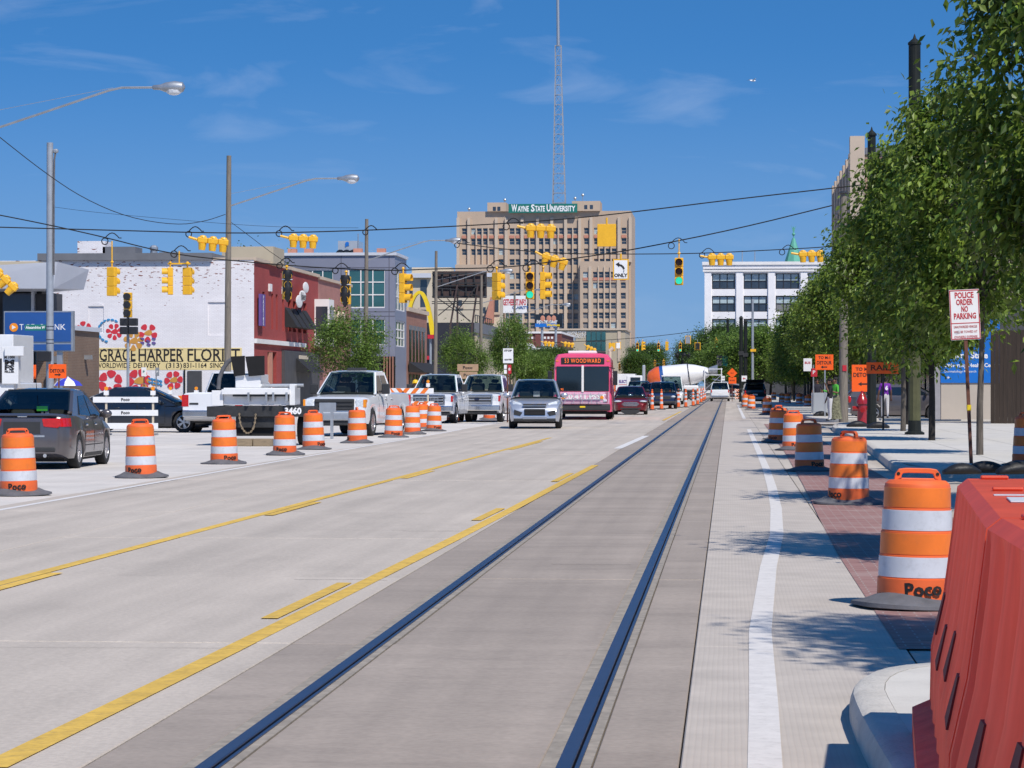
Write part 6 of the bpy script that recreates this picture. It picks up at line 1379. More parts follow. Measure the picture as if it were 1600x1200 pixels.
# ---- pink city bus
q = G(903, 656); bs_ = thing('city_bus', 'pink city bus with orange destination display and front bicycle rack', 'bus', (q.x, q.y+6.1, 0), pi+.035)
L_, W_, H_ = 12.2, 2.64, 2.98; hl = L_/2
def bring(y, k=1.0, zt=H_): w_ = W_/2*k; return [(w_, y, .36), (w_, y, 1.2), (w_*.985, y, 2.2), (w_*.95, y, zt-.22), (w_*.86, y, zt-.05), (w_*.6, y, zt), (-w_*.6, y, zt), (-w_*.86, y, zt-.05), (-w_*.95, y, zt-.22), (-w_*.985, y, 2.2), (-w_, y, 1.2), (-w_, y, .36)]
MB().loft([bring(-hl, .97), bring(-hl+.15), bring(0), bring(hl-.30), bring(hl-.10, .985), bring(hl, .955, H_-.05)], 'bus_pink').build('body', bs_, smooth=30)
for sd in (-1, 1):
    MB().box(min(sd*.05, sd*1.18), max(sd*.05, sd*1.18), hl-.02, hl+.03, 1.28, 2.40, 'glass_dark').build('windscreen', bs_, bevel=.06)
    MB().box(min(sd*1.0, sd*1.24), max(sd*1.0, sd*1.24), hl-.02, hl+.012, .75, 1.24, 'bus_pink').build('corner_panel', bs_)
    for y in (3.6, -2.9):
        wheel(bs_, sd*(W_/2-.17), y, .50, .29, 8, sd); MB().lathe([(.62, -.02), (.62, .018)], 'black_matte', 20, (sd*(W_/2), y, .50), 'x').build('wheel_arch', bs_)
    for k in range(6): MB().box(min(sd*1.27, sd*1.302), max(sd*1.27, sd*1.302), -4.6+k*1.5, -3.25+k*1.5, 1.3, 2.15, 'glass_dark').build('side_window', bs_)
    MB().box(min(sd*1.28, sd*1.31), max(sd*1.28, sd*1.31), 4.5, 5.75, .5, 2.35, 'glass_dark').build('front_side_glazing', bs_); MB().box(min(sd*1.295, sd*1.299), max(sd*1.295, sd*1.299), -5.6, 5.6, .40, 1.1, 'bus_silver').build('side_skirt', bs_)
    MB().bar((sd*1.15, hl+.02, 2.35), (sd*1.45, hl+.18, 2.3), .04, 'black_paint').box(min(sd*1.36, sd*1.56), max(sd*1.36, sd*1.56), hl+.1, hl+.26, 1.55, 2.2, 'black_paint').build('wing_mirror', bs_, bevel=.03)
    MB().box(min(sd*.92, sd*1.08), max(sd*.92, sd*1.08), hl, hl+.05, .80, .92, 'headlight').build('headlight', bs_, bevel=.02); MB().lathe([(.085, 0), (.085, .04), (.001, .05)], 'amber', 14, (sd*.86, hl+.0, .99), 'y').build('indicator', bs_)
    MB().box(min(sd*1.08, sd*1.2), max(sd*1.08, sd*1.2), hl-.02, hl+.02, 2.62, 2.66, 'amber').build('marker_light', bs_)
MB().box(-.05, .05, hl-.02, hl+.045, 1.25, 2.44, 'white_trim').build('centre_post', bs_)
MB().box(-1.2, 1.2, hl-.05, hl+.012, .72, 1.25, 'bus_pink_pale').build('front_panel', bs_); dp = MB().box(-.98, .98, hl-.05, hl+.022, 2.48, 2.80, 'black_paint').build('destination_display', bs_, bevel=.06)
lettering('53 WOODWARD', .27, 'led_orange', dp, (0, hl+.026, 2.64), face='+y', fit=1.62, spacing=1.15); lettering('95', .14, 'led_orange', bs_, (.92, hl+.034, 1.36), face='+y')
lettering('1.0.411.PSST', .30, 'sign_white', bs_, (-.1, hl+.02, 1.02), face='+y', fit=1.9, bold=.014, ext=.006)
MB().box(-1.24, 1.24, hl-.1, hl+.22, .42, .70, 'plastic_dark').build('bumper', bs_, bevel=.04); MB().box(-1.1, 1.1, hl-.6, hl+.02, .26, .40, 'black_matte').build('valance', bs_); MB().box(-.12, .12, hl+.22, hl+.235, .55, .62, 'arch_yellow').build('bumper_mark', bs_)
rk = MB()
for x in (-.8, -.4, 0, .4, .8): rk.bar((x, hl+.25, .74), (x*.9, hl+.16, 1.22), .025, 'galvanised')
for z, y in ((.76, .28), (.92, .24), (1.12, .19)): rk.bar((-.9, hl+y, z), (.9, hl+y, z), .03, 'galvanised')
rk.build('bicycle_rack', bs_)
MB().box(-.6, .7, 2, 4.5, H_+.003, H_+.14, 'white_trim').build('roof_unit', bs_, bevel=.04); MB().box(-.9, -.2, -5, -3, H_+.003, H_+.22, 'plastic_dark').build('roof_hatch', bs_, bevel=.04)
MB().tube([(-1.1, -5.2, H_-.1), (-1.12, -5.2, H_+.25), (-1.28, -5.2, H_+.42)], .10, 'cream', 8).build('exhaust_stack', bs_)
# ---- concrete mixer, side-on
q = G(1062, 626); mx_ = thing('concrete_mixer', 'white concrete mixer truck with orange drum head standing across the lanes', 'truck', (q.x, q.y+2, 0), 0)
k = 274/F
pf = [(.55, -3.9), (.95, -3.6), (1.28, -2.9), (1.30, -2.2), (1.22, -.6), (1.16, .25), (.95, 1.1), (.62, 2.0), (.45, 2.35)]
ms_l = ['mixer_orange', 'mixer_orange', 'mixer_orange', 'sign_blue', 'truck_white', 'truck_white', 'truck_white', 'truck_white']
pf.insert(3, (1.30, -2.55)); ms_l = ['mixer_orange', 'mixer_orange', 'mixer_orange', 'sign_blue', 'truck_white', 'truck_white', 'truck_white', 'truck_white', 'truck_white']
dr = MB().lathe(pf, 'truck_white', 22, axis='x', ms=ms_l).build('mixing_drum', mx_, (.55, 0, 2.55), smooth=40); dr.rotation_euler = (0, -.14, 0)
MB().lathe([(1.20, -.02), (1.24, -.02), (1.24, .06), (1.20, .06)], 'black_paint', 22, (.35, 0, 0), 'x', closed=True).build('drum_band', dr)
MB().box(-4.2, 4.2, -.5, .5, .75, 1.05, 'truck_white').build('chassis', mx_); MB().box(-5.4, -3.7, -1.15, 1.15, .7, 2.55, 'truck_white').build('cab', mx_, bevel=.1); MB().box(-5.0, -4.0, -1.17, -1.152, 1.6, 2.35, 'glass_dark').build('cab_window', mx_)
MB().box(-3.8, -3.5, -1.2, 1.2, 1.6, 3.6, 'grey_box').build('water_tank', mx_, bevel=.1)
for x in (-4.5, -.9, .5, 1.3): 
    for sd in (-1, 1): w_ = wheel(mx_, x, sd*1.0, .52, .30, 6, -1); w_.rotation_euler = (0, 0, pi/2); 
MB().box(.3, 1.9, -1.05, 1.05, 1.02, 1.55, 'truck_white').build('fender', mx_, bevel=.15)
fr = MB()
for x in (2.5, 4.2): fr.bar((x, -.8, 1.0), (x, -.8, 3.3), .09, 'truck_white'); fr.bar((x, .8, 1.0), (x, .8, 3.3), .09, 'truck_white')
for z in (2.6, 3.2): fr.bar((2.5, -.8, z), (4.3, -.8, z), .08, 'truck_white')
fr.bar((2.5, -.8, 1.1), (4.2, -.8, 2.6), .07, 'galvanised'); fr.build('rear_frame', mx_); MB().lathe([(.30, 0), (.62, .9)], 'galvanised', 14, (2.9, 0, 3.05), 'x').build('hopper', mx_)
MB().bar((3.3, -.3, 2.2), (6.4, -.6, 1.5), .5, 'galvanised', .12).build('chute', mx_); MB().box(3.2, 4.6, -.9, .9, .8, 1.1, 'galvanised').build('rear_step', mx_)
# ---- white box truck with company name
q = P(978, 602, 330); bt = thing('box_truck', 'white box truck with red trim and electric company lettering', 'truck', (q.x, q.y, 0)); k = 330/F
MB().box(-1.25, 1.15, 0, 6, .9, 2.95, 'truck_white').build('cargo_box', bt, bevel=.04); MB().box(-1.45, -1.26, .1, 5.9, .8, 2.7, 'mixer_orange').build('red_trim', bt); lettering('ELECTRIC', .5, 'mural_purple', bt, (-.1, -.02, 2.0), fit=1.5, bold=.02); MB().box(-.9, .6, -.02, -.003, 1.6, 1.66, 'sign_red').build('underline', bt); MB().box(-1.1, 1.1, .3, 5.9, .45, .895, 'black_matte').build('chassis', bt)
for sd in (-1, 1):
    for y in (1.2, 5): wheel(bt, sd*.95, y, .42, .26, 6, sd)
# ---- service truck at the left edge
q = P(8, 602, 98); mf = thing('service_truck', 'white service truck with black M FS lettering at the left edge', 'truck', (q.x, q.y, 0)); k = 98/F
MB().box(-3.5, (22-8)*k, 0, 4, .5, hz(598, 98), 'truck_white').build('body', mf, bevel=.05); MB().box(-2.5, (14-8)*k, .6, 3.5, hz(598, 98), hz(522, 98), 'truck_white').build('cargo_box', mf, bevel=.03)
pn = MB().box(-.2+.1, (30-8)*k, -.1, .25, hz(600, 98), hz(542, 98), 'truck_white').build('panel', mf, bevel=.02); MB().box(.05, (40-8)*k, -.25, .3, hz(556, 98), hz(541, 98), 'truck_white').build('light_box', mf, bevel=.01)
lettering('M 1000', .13, 'sign_black', pn, (.19, -.27 if False else -.104, hz(558.5, 98)), bold=.004); lettering('M', .24, 'sign_black', pn, (.19, -.104, hz(566.5, 98)), bold=.012, fit=.36); lettering('FS', .24, 'sign_black', pn, (.19, -.104, hz(575, 98)), bold=.012, fit=.36); lettering('MILLER', .11, 'sign_black', pn, (.19, -.104, hz(581, 98)), bold=.004, fit=.36)
MB().box(-.35, -.11, -.1, .0, hz(598, 98), hz(560, 98), 'plastic_dark').build('side_mirror', mf)
for sd in (0, 1): wheel(mf, -2.6+2.4*sd, .1, .45, .28, 6, -1)
# ---- work trailer with black deck
q = G(395, 697); tr = thing('work_trailer', 'white work trailer with black deck, rubber flaps and hanging chain', 'trailer', (q.x, q.y+.2, 0)); Zt = q.y; kk = 68.8/F
def tx(px): return (px-395)*kk
def tz(py): return hz(py, 68.8)
MB().box(tx(320), tx(475), 0, 2.2, tz(651), tz(635), 'dark_steel').build('deck', tr, bevel=.01); lettering('3460', .22, 'sign_white', tr, (tx(456), -.006, tz(642.5)), bold=.01)
MB().box(tx(328), tx(346), -.02, 1.8, tz(634), tz(610), 'truck_white').build('side_locker', tr, bevel=.01); MB().box(tx(346), tx(450), .05, 1.8, tz(633), tz(606), 'truck_white').build('body', tr, bevel=.01)
MB().box(tx(345), tx(452), -.12, .05, tz(616), tz(608), 'truck_white').build('rail', tr); MB().box(tx(362), tx(448), -.08, .049, tz(619.5), tz(616.5), 'dark_steel').build('slot', tr)
for px in (386, 414, 425, 446): MB().box(tx(px), tx(px)+.05, -.16, .045, tz(627), tz(613), 'galvanised').build('bracket', tr)
MB().box(tx(364), tx(404), .1, 1.3, tz(606), tz(585), 'truck_white').build('hopper', tr, bevel=.02)
fp = MB()
for a, c in ((360, 381), (383, 412)): fp.hexa([(tx(a+3), .02, tz(588)), (tx(c-1), .02, tz(586)), (tx(c-1), .06, tz(586)), (tx(a+3), .06, tz(588)), (tx(a-1), -.1, tz(557)), (tx(c), -.1, tz(556)), (tx(c), -.05, tz(556)), (tx(a-1), -.05, tz(557))], 'black_matte')
fp.build('rubber_flap', tr)
MB().tube([(tx(336), .2, tz(608)), (tx(338), .2, tz(590)), (tx(344), .2, tz(575)), (tx(352), .2, tz(565)), (tx(358), .2, tz(561))], .055, 'rubber_grey', 8).build('hose', tr, smooth=60)
MB().cyl((tx(404), .3, tz(602.5)), (tx(470), .3, tz(602)), .045, 'galvanised', n=8).build('boom', tr); MB().box(tx(451), tx(459.5), -.05, .35, tz(633), tz(600), 'truck_white').build('mast', tr, bevel=.01)
MB().box(tx(365), tx(426), .1, .8, tz(668), tz(651), 'dark_steel').build('hitch_plate', tr); 
ch = MB(); cp = [(372, 645), (373, 660), (378, 672), (385, 678), (393, 673), (397, 660), (398, 646)]
sm = smoothpath(cp, 2)
for i in range(len(sm)-1): a, c = sm[i], sm[i+1]; ch.bar((tx(a[0]), -.05, tz(a[1])), (tx(c[0]), -.05, tz(c[1])), .05 if i % 2 else .02, 'timber', .02 if i % 2 else .05)
ch.build('chain', tr)
for px in (330, 462): wheel(tr, tx(px), 1.2, .40, .26, 6, -1)
MB().box(tx(345), tx(445), .2, .35, .25, tz(668), 'black_matte').build('mudflap', tr)
for i, px in enumerate((368, 398)): o = MB().box(0, 30*kk-.02, 0, .35, 0, .19, 'timber').build('timber_block', None, (q.x+tx(px), q.y-.25, .002), bevel=.01); tag(o, 'short timber block on the road under the work trailer', 'timber', 'timber blocks')
q = G(500, 686); cr_ = thing('steel_bracket_stand', 'grey steel bracket stand between the drums before the white pickup', 'stand', (q.x, q.y, 0)); MB().box(-.02, .46, 0, .06, .78, 1.05, 'galvanised').build('top_plate', cr_); MB().box(.0, .08, 0, .08, 0, .78, 'galvanised').build('leg', cr_); MB().box(.30, .38, 0, .08, 0, .78, 'galvanised').build('leg', cr_)
# ================================================================ traffic drums
def make_drum():
    root = thing('traffic_drum', '', 'traffic drum')
    rr = random.Random(7); rings = []
    for r, z in ((.40, .0), (.45, .012), (.445, .035), (.36, .055), (.29, .085), (.25, .09)):
        rings.append([(r*(1+.035*sin(3*a*2*pi/28+1)+.02*sin(5*a*2*pi/28))*cos(a*2*pi/28), r*(1+.035*sin(3*a*2*pi/28+1))*sin(a*2*pi/28), z*(1+.25*sin(2*a*2*pi/28))) for a in range(28)])
    MB().loft(rings, 'rubber_grey').build('rubber_base', root, smooth=50)
    MB().lathe([(.268, .06), (.266, .205), (.258, .208), (.256, .365), (.250, .368), (.246, .53), (.240, .533), (.236, .69), (.230, .693), (.227, .845), (.222, .862), (.195, .885), (.10, .895), (.001, .897)], 'orange_plastic', 32).build('body', root, smooth=28)
    for z0, z1, r0, r1, m in ((.215, .358, .2605, .2585, 'white_sheet'), (.375, .522, .2525, .2485, 'orange_sheet'), (.54, .682, .2425, .2385, 'white_sheet'), (.70, .838, .2325, .2295, 'orange_sheet')): MB().lathe([(r0-.004, z0), (r0, z0+.002), (r1, z1-.002), (r1-.004, z1)], m, 32).build('reflective_band', root, smooth=50)
    out = [(-.165, 0), (-.155, .05), (-.13, .085), (-.08, .092), (.08, .092), (.13, .085), (.155, .05), (.165, 0)]; inn = [(-.115, .022), (-.112, .04), (-.105, .054), (-.07, .058), (.07, .058), (.105, .054), (.112, .04), (.115, .022)]
    h = MB(); n_ = 8
    v = [(x, y, z) for y in (-.022, .022) for x, z in out] + [(x, y, z) for y in (-.022, .022) for x, z in inn]
    f = []
    for i in range(n_-1):
        f += [(i, i+1, 2*n_+i+1, 2*n_+i), (n_+i, 3*n_+i, 3*n_+i+1, n_+i+1), (i, n_+i, n_+i+1, i+1), (2*n_+i, 2*n_+i+1, 3*n_+i+1, 3*n_+i)]
    f += [(0, 2*n_, 3*n_, n_), (n_-1, 2*n_-1, 4*n_-1, 3*n_-1)]
    h.add(v, f, 'orange_plastic'); h.box(-.115, .115, -.02, .02, -.01, .022, 'orange_plastic'); h.build('handle', root, (0, 0, .878), bevel=.004)
    for sd in (-1, 1): MB().cyl((sd*.135, -.026, .93), (sd*.135, .026, .93), .012, 'black_matte', n=10).build('bolt_hole', root)
    lettering('Poco', .13, 'sign_black', root, (0.02, -.275, .135), bold=.004, bend=.275, tilt=.06, ext=.002)
    return root
dp_ = make_drum(); sD = []
def drum(px, py, label, group, rz=0.0, z=0.0, lean=0.0, sc=1.0):
    q = G(px, py, z); q.y += .42; d = place(dp_, sD, q, rz, label, group); jr = random.Random(px*7+py); lean += jr.uniform(-.018, .018); d.rotation_euler = (lean, jr.uniform(-.02, .02), rz); d.scale = (sc*jr.uniform(.97, 1.03), sc*jr.uniform(.97, 1.03), sc*jr.uniform(.965, 1.02)); return d
gR, gL = 'traffic drums along the right kerb', 'traffic drums along the white line'
drum(1437, 956, 'orange and white traffic drum right behind the red plastic barrier', gR, .05)
drum(1328, 790, 'orange and white traffic drum in tree shade on the brick paving', gR, -.9, lean=.015)
drum(1266, 737, 'orange and white traffic drum at the brick edge, next past the shaded one', gR, .5)
drum(1241, 704, 'orange and white traffic drum with paler body in the close cluster on the bricks', gR, .2); drum(1216, 692, 'orange and white traffic drum in front of its twin where the bricks begin', gR, -.7); drum(1217, 687, 'orange and white traffic drum tucked behind its twin where the bricks begin', gR, .9)
drum(1199, 648, 'orange and white traffic drum across the crossing near the kerb', gR, .3); drum(1174, 640, 'orange and white traffic drum behind the raised tailgate', gR, -.4); drum(1165, 637, 'orange and white traffic drum partly hidden beside the black SUV', gR, 1.)
for px, py in ((1249, 634), (1263, 638), (1276, 637), (1209, 627), (1222, 631), (1231, 633)): drum(px, py, 'orange and white traffic drum standing in the shade under the far trees', 'traffic drums under the far trees', px*.3)
drum(1609, 729, 'orange and white traffic drum on the pavement beside the hoarding', gR, .2, .147)
L7 = [(17, 776, 'traffic drum hiding the rear bumper of the grey sedan'), (212, 748, 'traffic drum beside the front wheel of the grey sedan'), (344, 726, 'traffic drum in front of the left end of the work trailer'), (440, 712, 'traffic drum in front of the trailer number plate 3460'), (486, 703, 'traffic drum with scuffed bands left of the steel bracket stand'), (555, 693, 'traffic drum right in front of the white pickup headlight'), (612, 684, 'battered traffic drum with torn lower band'), (642, 679, 'traffic drum standing on a wide rubber base in the tight group'), (658, 670, 'traffic drum at the back of the tight group'), (676, 674, 'traffic drum with a white dot on its top band'), (706, 660, 'traffic drum before the chrome-grilled pickup wheel'), (763, 656, 'traffic drum beside the rusty sign post')]
for i, (px, py, lab) in enumerate(L7): drum(px, py, 'orange and white '+lab, gL, [.1, -.3, .6, -.2, .9, -1.3, .3, 1.8, -.7, .5, .2, 2.4][i], lean=[0, 0, .01, 0, -.015, 0, .02, 0, 0, -.01, 0, .01][i])
# ================================================================ channelizer cones
def make_cone():
    root = thing('channelizer_cone', '', 'traffic cone')
    MB().lathe([(.24, 0), (.24, .03), (.12, .06), (.001, .062)], 'rubber', 8).build('rubber_base', root); MB().lathe([(.105, .05), (.06, 1.08), (.035, 1.1), (.035, 1.13), (.055, 1.15), (.05, 1.20), (.001, 1.21)], 'orange_plastic', 14).build('body', root, smooth=40)
    for z0, z1 in ((.34, .48), (.62, .76), (.88, .98)): r = lambda z: .105-.045*(z-.05)/1.03+.004; MB().lathe([(r(z0), z0), (r(z1), z1)], 'white_sheet', 14).build('reflective_band', root)
    return root
cp_ = make_cone(); sC = []
for px, py in ((1007, 633), (1019, 641), (1033.5, 640), (1047, 638.5), (1060, 637), (1071.5, 636.5), (1083, 634.5), (1090, 632.5), (1095.5, 629), (1099, 626.5), (1101.5, 624.5)):
    place(cp_, sC, G(px, py), 0, 'tall slim orange and white channelizer cone in the line beside the tracks', 'channelizer cones'); sC[-1].scale = (1.15, 1.15, 1.08)
# ================================================================ barricades
def barricade(name, label, px0, px1, Z, rails, stripes, feet=True, words=False, lamps=True, group=None):
    q = P((px0+px1)/2, 602, Z); t = thing(name, label, 'barricade', (q.x, q.y, 0), -PSI*0, group); k = Z/F; wd = (px1-px0)*k
    for i, (a, c) in enumerate(rails):
        z0, z1 = hz(c, Z), hz(a, Z); b_ = MB().box(-wd/2, wd/2, -.05, -.02, z0, z1, 'white_paint').build('rail', t)
        if stripes:
            n_ = max(3, int(wd/.34)); s_ = (z1-z0)*.8
            for j in range(n_):
                x = -wd/2+j*wd/n_; w_ = wd/n_*.5; dr = s_ if (j < n_*.5) == (stripes > 0) else -s_
                x0_ = max(-wd/2+.003, min(wd/2-w_-.003, x)); x1_ = max(-wd/2+.003, min(wd/2-w_-.003, x+dr))
                MB().prism([(x1_, z0+.003), (x1_+w_, z0+.003), (x0_+w_, z1-.003), (x0_, z1-.003)], 'xz', -.054, -.0505, 'orange_sheet').build('stripe', b_)
        if words and i < 2: lettering('Poco', (z1-z0)*.75, 'sign_black', b_, (0, -.053, (z0+z1)/2), bold=.004, tilt=.05)
    for x in (-wd*.30, wd*.42) if words else (-wd*.40, wd*.40):
        MB().box(x-.03, x+.03, -.018, .03, 0, hz(rails[0][0], Z)+.05, 'cream').build('post', t)
        if feet: MB().box(x-.04, x+.04, -.6, .6, 0, .06, 'galvanised').build('foot', t)
        if lamps: l = MB().box(x-.07, x+.07, -.05, .06, hz(rails[0][0], Z)+.05, hz(rails[0][0], Z)+.19, 'white_paint').build('lamp_battery', t); MB().lathe([(.06, -.03), (.06, .03)], 'amber', 12, (x, 0, hz(rails[0][0], Z)+.26), 'y').lathe([(.03, 0), (.03, .1)], 'amber', 8, (x, 0, hz(rails[0][0], Z)+.18)).build('warning_lamp', l)
    return t
barricade('barricade', 'white three-rail barricade with amber lamps in front of the navy sedan', 145, 248, 83, [(620, 629), (640.5, 649.5), (661, 670)], 0, words=True)
barricade('barricade', 'orange and white striped barricade behind the navy sedan bonnet', 261, 312, 97, [(618, 625), (633, 640)], 1, lamps=True)
barricade('barricade', 'orange and white striped barricade right of the large white pickup', 589, 678, 104, [(606.5, 615), (627, 635), (646, 654)], 1)
barricade('barricade', 'small orange and white barricade far up by the dark poles', 1148, 1158, 262, [(608, 612), (614, 618), (620, 623)], 1, lamps=False)
# steel railing behind
q = P(634, 602, 108); t = thing('steel_crowd_fence', 'light steel crowd fence behind the striped barricade', 'fence', (q.x, q.y, 0)); fb = MB()
fb.bar((-1.3, 0, 1.05), (1.3, 0, 1.05), .04, 'galvanised'); fb.build('top_rail', t); MB().bar((-1.3, 0, .2), (1.3, 0, .2), .04, 'galvanised').build('bottom_rail', t)
for i in range(18): MB().bar((-1.3+i*.153, 0, .2), (-1.3+i*.153, 0, 1.05), .02, 'galvanised').build('upright', t)
# ================================================================ red water-filled barrier, two units
def barrier(label, A, B_, z0, group):
    # A far end, B near end of the left foot line; profile in the cross direction
    A = Vector(A); B_ = Vector(B_); d = (A-B_); L = d.length; t = thing('plastic_barrier', label, 'barrier', (B_.x, B_.y, z0), atan2(d.y, d.x)-pi/2, group)
    def prof(y, s):   # left side x at levels; s 0..1 adds vertical ribs
        return [(-.02+.0, 0.0), (-.02, .10), (.05+.04*s, .13), (.055+.06*s, .34), (.105+.075*s, .55), (.14+.045*s, .80), (.16, .955), (.20, .985)]
    W_ = .66; rings = []; n_ = 66
    for i in range(n_+1):
        y = L*i/n_; ph = (y/.42) % 1.0; s = .5-.5*cos(2*pi*ph); s = s**2; s = s if .05 < y < L-.05 else 0
        pr = prof(y, s); rings.append([(x, y, z) for x, z in pr] + [(W_-x, y, z) for x, z in pr[::-1]])
    def mf(i, k): return 'barrier_red_shade_worn' if k in (1, 2, 3, 4, 5, 9, 10, 11, 12, 13) else 'barrier_red'
    MB().loft(rings, 'barrier_red', mf=mf).build('shell', t, smooth=30)
    for k in range(1, int(L/.42)+1):
        y = .42*k-.045
        if y > L-.2 or k % 2 == 0: continue
        zz = .36 if k % 4 == 1 else .41; h_ = .15
        fx = lambda z: .055+(.105-.055)*(z-.34)/.21-.006
        MB().hexa([(fx(zz), y, zz), (fx(zz), y+.15, zz+.02), (fx(zz)+.05, y+.15, zz+.02), (fx(zz)+.05, y, zz), (fx(zz+h_), y+.02, zz+h_), (fx(zz+h_), y+.13, zz+h_), (fx(zz+h_)+.05, y+.13, zz+h_), (fx(zz+h_)+.05, y+.02, zz+h_)], 'barrier_dark').build('fork_slot', t)
    t.scale = (1, 1, 1.043)
    MB().box(.27, .40, L*.30, L*.30+.30, .9858, .992, 'white_sheet').build('lifting_recess', t, bevel=.003)
    MB().box(.24, .42, L*.47, L*.47+.06, .9858, .989, 'white_sheet').build('label_strip', t)
    for y0, y1 in ((L-.10, L-.02), (L*.60, L*.60+.06)): MB().box(.25, .36, y0, y1, .986, .999, 'barrier_red').build('top_lug', t, bevel=.01)
    return t
mat('barrier_dark', (.16, .012, .010), .7, var=.1)
barrier('translucent red plastic water barrier, far unit by the nearest drum', (.76, 10.95), (.57, 7.72), .147, 'red plastic barriers')
barrier('translucent red plastic water barrier, near unit reaching out past the kerb', (.57, 7.68), (.55, 4.9), .147, 'red plastic barriers')
# ================================================================ signs
def plate(t, nm, w_, h_, z, m, y=-.02, th=.004, x=0.0, par=None): return MB().box(x-w_/2, x+w_/2, y-th, y, z-h_/2, z+h_/2, m).build(nm, par or t)
q = G(1518, 737); t = thing('police_sign', 'white and red police order no parking sign on a rusty leaning post', 'sign', q); t.rotation_euler = (0, -.045, .12)
H_ = hz(495, q.y); pn = plate(t, 'panel', .54, .90, 2.82, 'sign_white', -.03, .006)
for z0, z1, x0, x1 in ((3.245, 3.262, -.265, .265), (2.378, 2.395, -.265, .265), (2.66, 2.675, -.25, .25), (2.38, 3.26, -.265, -.248), (2.38, 3.26, .248, .265)): MB().box(x0, x1, -.039, -.0363, z0, z1, 'sign_red').build('border', pn)
for i, tx_ in enumerate(('POLICE', 'ORDER', 'NO', 'PARKING')): lettering(tx_, .145, 'sign_red', pn, (0, -.039, 3.165-i*.125), fit=(.34, .30, .12, .40)[i], bold=.004, ext=.0015)
for i, tx_ in enumerate(('UNAUTHORIZED VEHICLES', 'WILL BE TOWED AT', 'OWNERS EXPENSE')): lettering(tx_, .06, 'sign_red', pn, (0, -.039, 2.60-i*.09), fit=.42, ext=.0015)
MB().box(-.03, .03, -.022, .012, -.15, 2.5, 'rust_post').build('post', t); MB().box(-.035, .04, -.03, .02, 1.1, 1.2, 'arch_yellow').build('post_tag', t)
def sandbag(px, py, z, rz, lab, sc=1.0):
    r_ = random.Random(px); rings = []
    for i in range(11):
        u = i/10; w_ = .16*sin(pi*min(.97, max(.04, u)))**.45; h_ = .17*sin(pi*min(.96, max(.05, u)))**.5
        rings.append([((u-.5)*.62, w_*cos(a*pi/6)*(1+r_.uniform(-.06, .06)), max(0, h_*.5+h_*.55*sin(a*pi/6))) for a in range(12)])
    o = MB().loft(rings, 'bag_black').build('sandbag', None, G(px, py, z), rz, smooth=70); o.scale = (sc,)*3; tag(o, lab, 'sandbag', 'black sandbags'); return o
sandbag(1503, 741, .147, .3, 'black sandbag left of the rusty sign post'); sandbag(1540, 739, .147, -.15, 'black sandbag between the sign post and the tree trunk', 1.1); sandbag(1590, 741, .147, .5, 'black sandbag by the pavement drum', 1.2)
for px, py in ((1340, 667), (1372, 669)): sandbag(px, py, .147, .2, 'black sandbag at the detour sign feet by the hydrant', 1.2)
sandbag(1283, 650, .147, .6, 'black sandbag by the grey cabinet', 1.3)
def road_sign(label, px, py_foot, panels, Z=None, post='rust_post', name='road_sign', tilt=0.0, z=.147, pw=.03):
    q = G(px, py_foot, z) if Z is None else P(px, 602, Z); q.z = z; Z = Z or F*(CAMH-z)/(py_foot-CYH); t = thing(name, label, 'sign', q, tilt); k = Z/F; top = 0
    for (cx, cy, w_, h_, m, txt, tm, diamond) in panels:
        x = (cx-px)*k; zc = hz(cy, Z)-z; top = max(top, zc)
        if diamond: s_ = w_*k/2; pn = MB().prism([(x-s_, zc), (x, zc-s_), (x+s_, zc), (x, zc+s_)], 'xz', -.03, -.02, m).build('panel', t)
        else: pn = MB().box(x-w_*k/2, x+w_*k/2, -.03, -.02, zc-h_*k/2, zc+h_*k/2, m).build('panel', t, bevel=.004)
        for (s, dy, sz, fit) in txt:
            if s == '<-' or s == '->':
                sg_ = -1 if s == '<-' else 1; e = fit*k/2; zz_ = zc-dy*k
                MB().box(x-e, x+e, -.035, -.0305, zz_-.35*sz*k, zz_+.35*sz*k, tm).prism([(x+sg_*e*1.25, zz_), (x+sg_*e*.45, zz_+sz*k), (x+sg_*e*.45, zz_-sz*k)], 'xz', -.036, -.031, tm).build('arrow_mark', pn)
            else: lettering(s, sz*k, tm, pn, (x, -.034, zc-dy*k), fit=fit*k, bold=.004)
    MB().box(-pw, pw, -.018, .03, -.1, top, post).build('post', t)
    return t
road_sign('orange detour sign with right arrow on the steel signal pole side', 92, 0, [(90, 580, 28, 22, 'sign_orange', [('DETOUR', -.3, 7.5, 23), ('->', 5.5, 2.6, 9)], 'sign_black', False)], Z=108)
road_sign('narrow orange sign turned edge-on beside the bank wall', 52, 0, [(52.5, 581, 8.5, 22, 'sign_orange', [], 'sign_black', False)], Z=109)
road_sign('orange detour sign with left arrow on the far pavement', 1289, 651, [(1288, 566, 28, 24, 'sign_orange', [('TO M-1', -7, 6, 18), ('DETOUR', 1, 7.5, 23), ('<-', 7.5, 2.4, 9)], 'sign_black', False)], post='galvanised')
road_sign('tall orange detour sign with left arrow near the red hydrant', 1352, 664, [(1349, 591, 36, 42, 'sign_orange', [('TO M-1', -14, 7, 24), ('DETOUR', -5, 9, 31), ('<-', 9, 3.2, 13)], 'sign_black', False)], post='rust_post')
road_sign('orange RAILS warning plate on dark posts under the trees', 1380, 672, [(1379, 575, 50, 18, 'sign_orange', [('RAILS', 0, 12, 36)], 'sign_black', False)], post='black_paint', tilt=-.08)
road_sign('white parking sign above a red one by the grey cabinet', 1271, 647, [(1262, 570, 13, 20, 'sign_white', [('BUS', -3, 5, 9)], 'sign_red', False), (1272, 582, 10, 13, 'sign_red', [('P', 0, 8, 4)], 'sign_white', False)], post='galvanised')
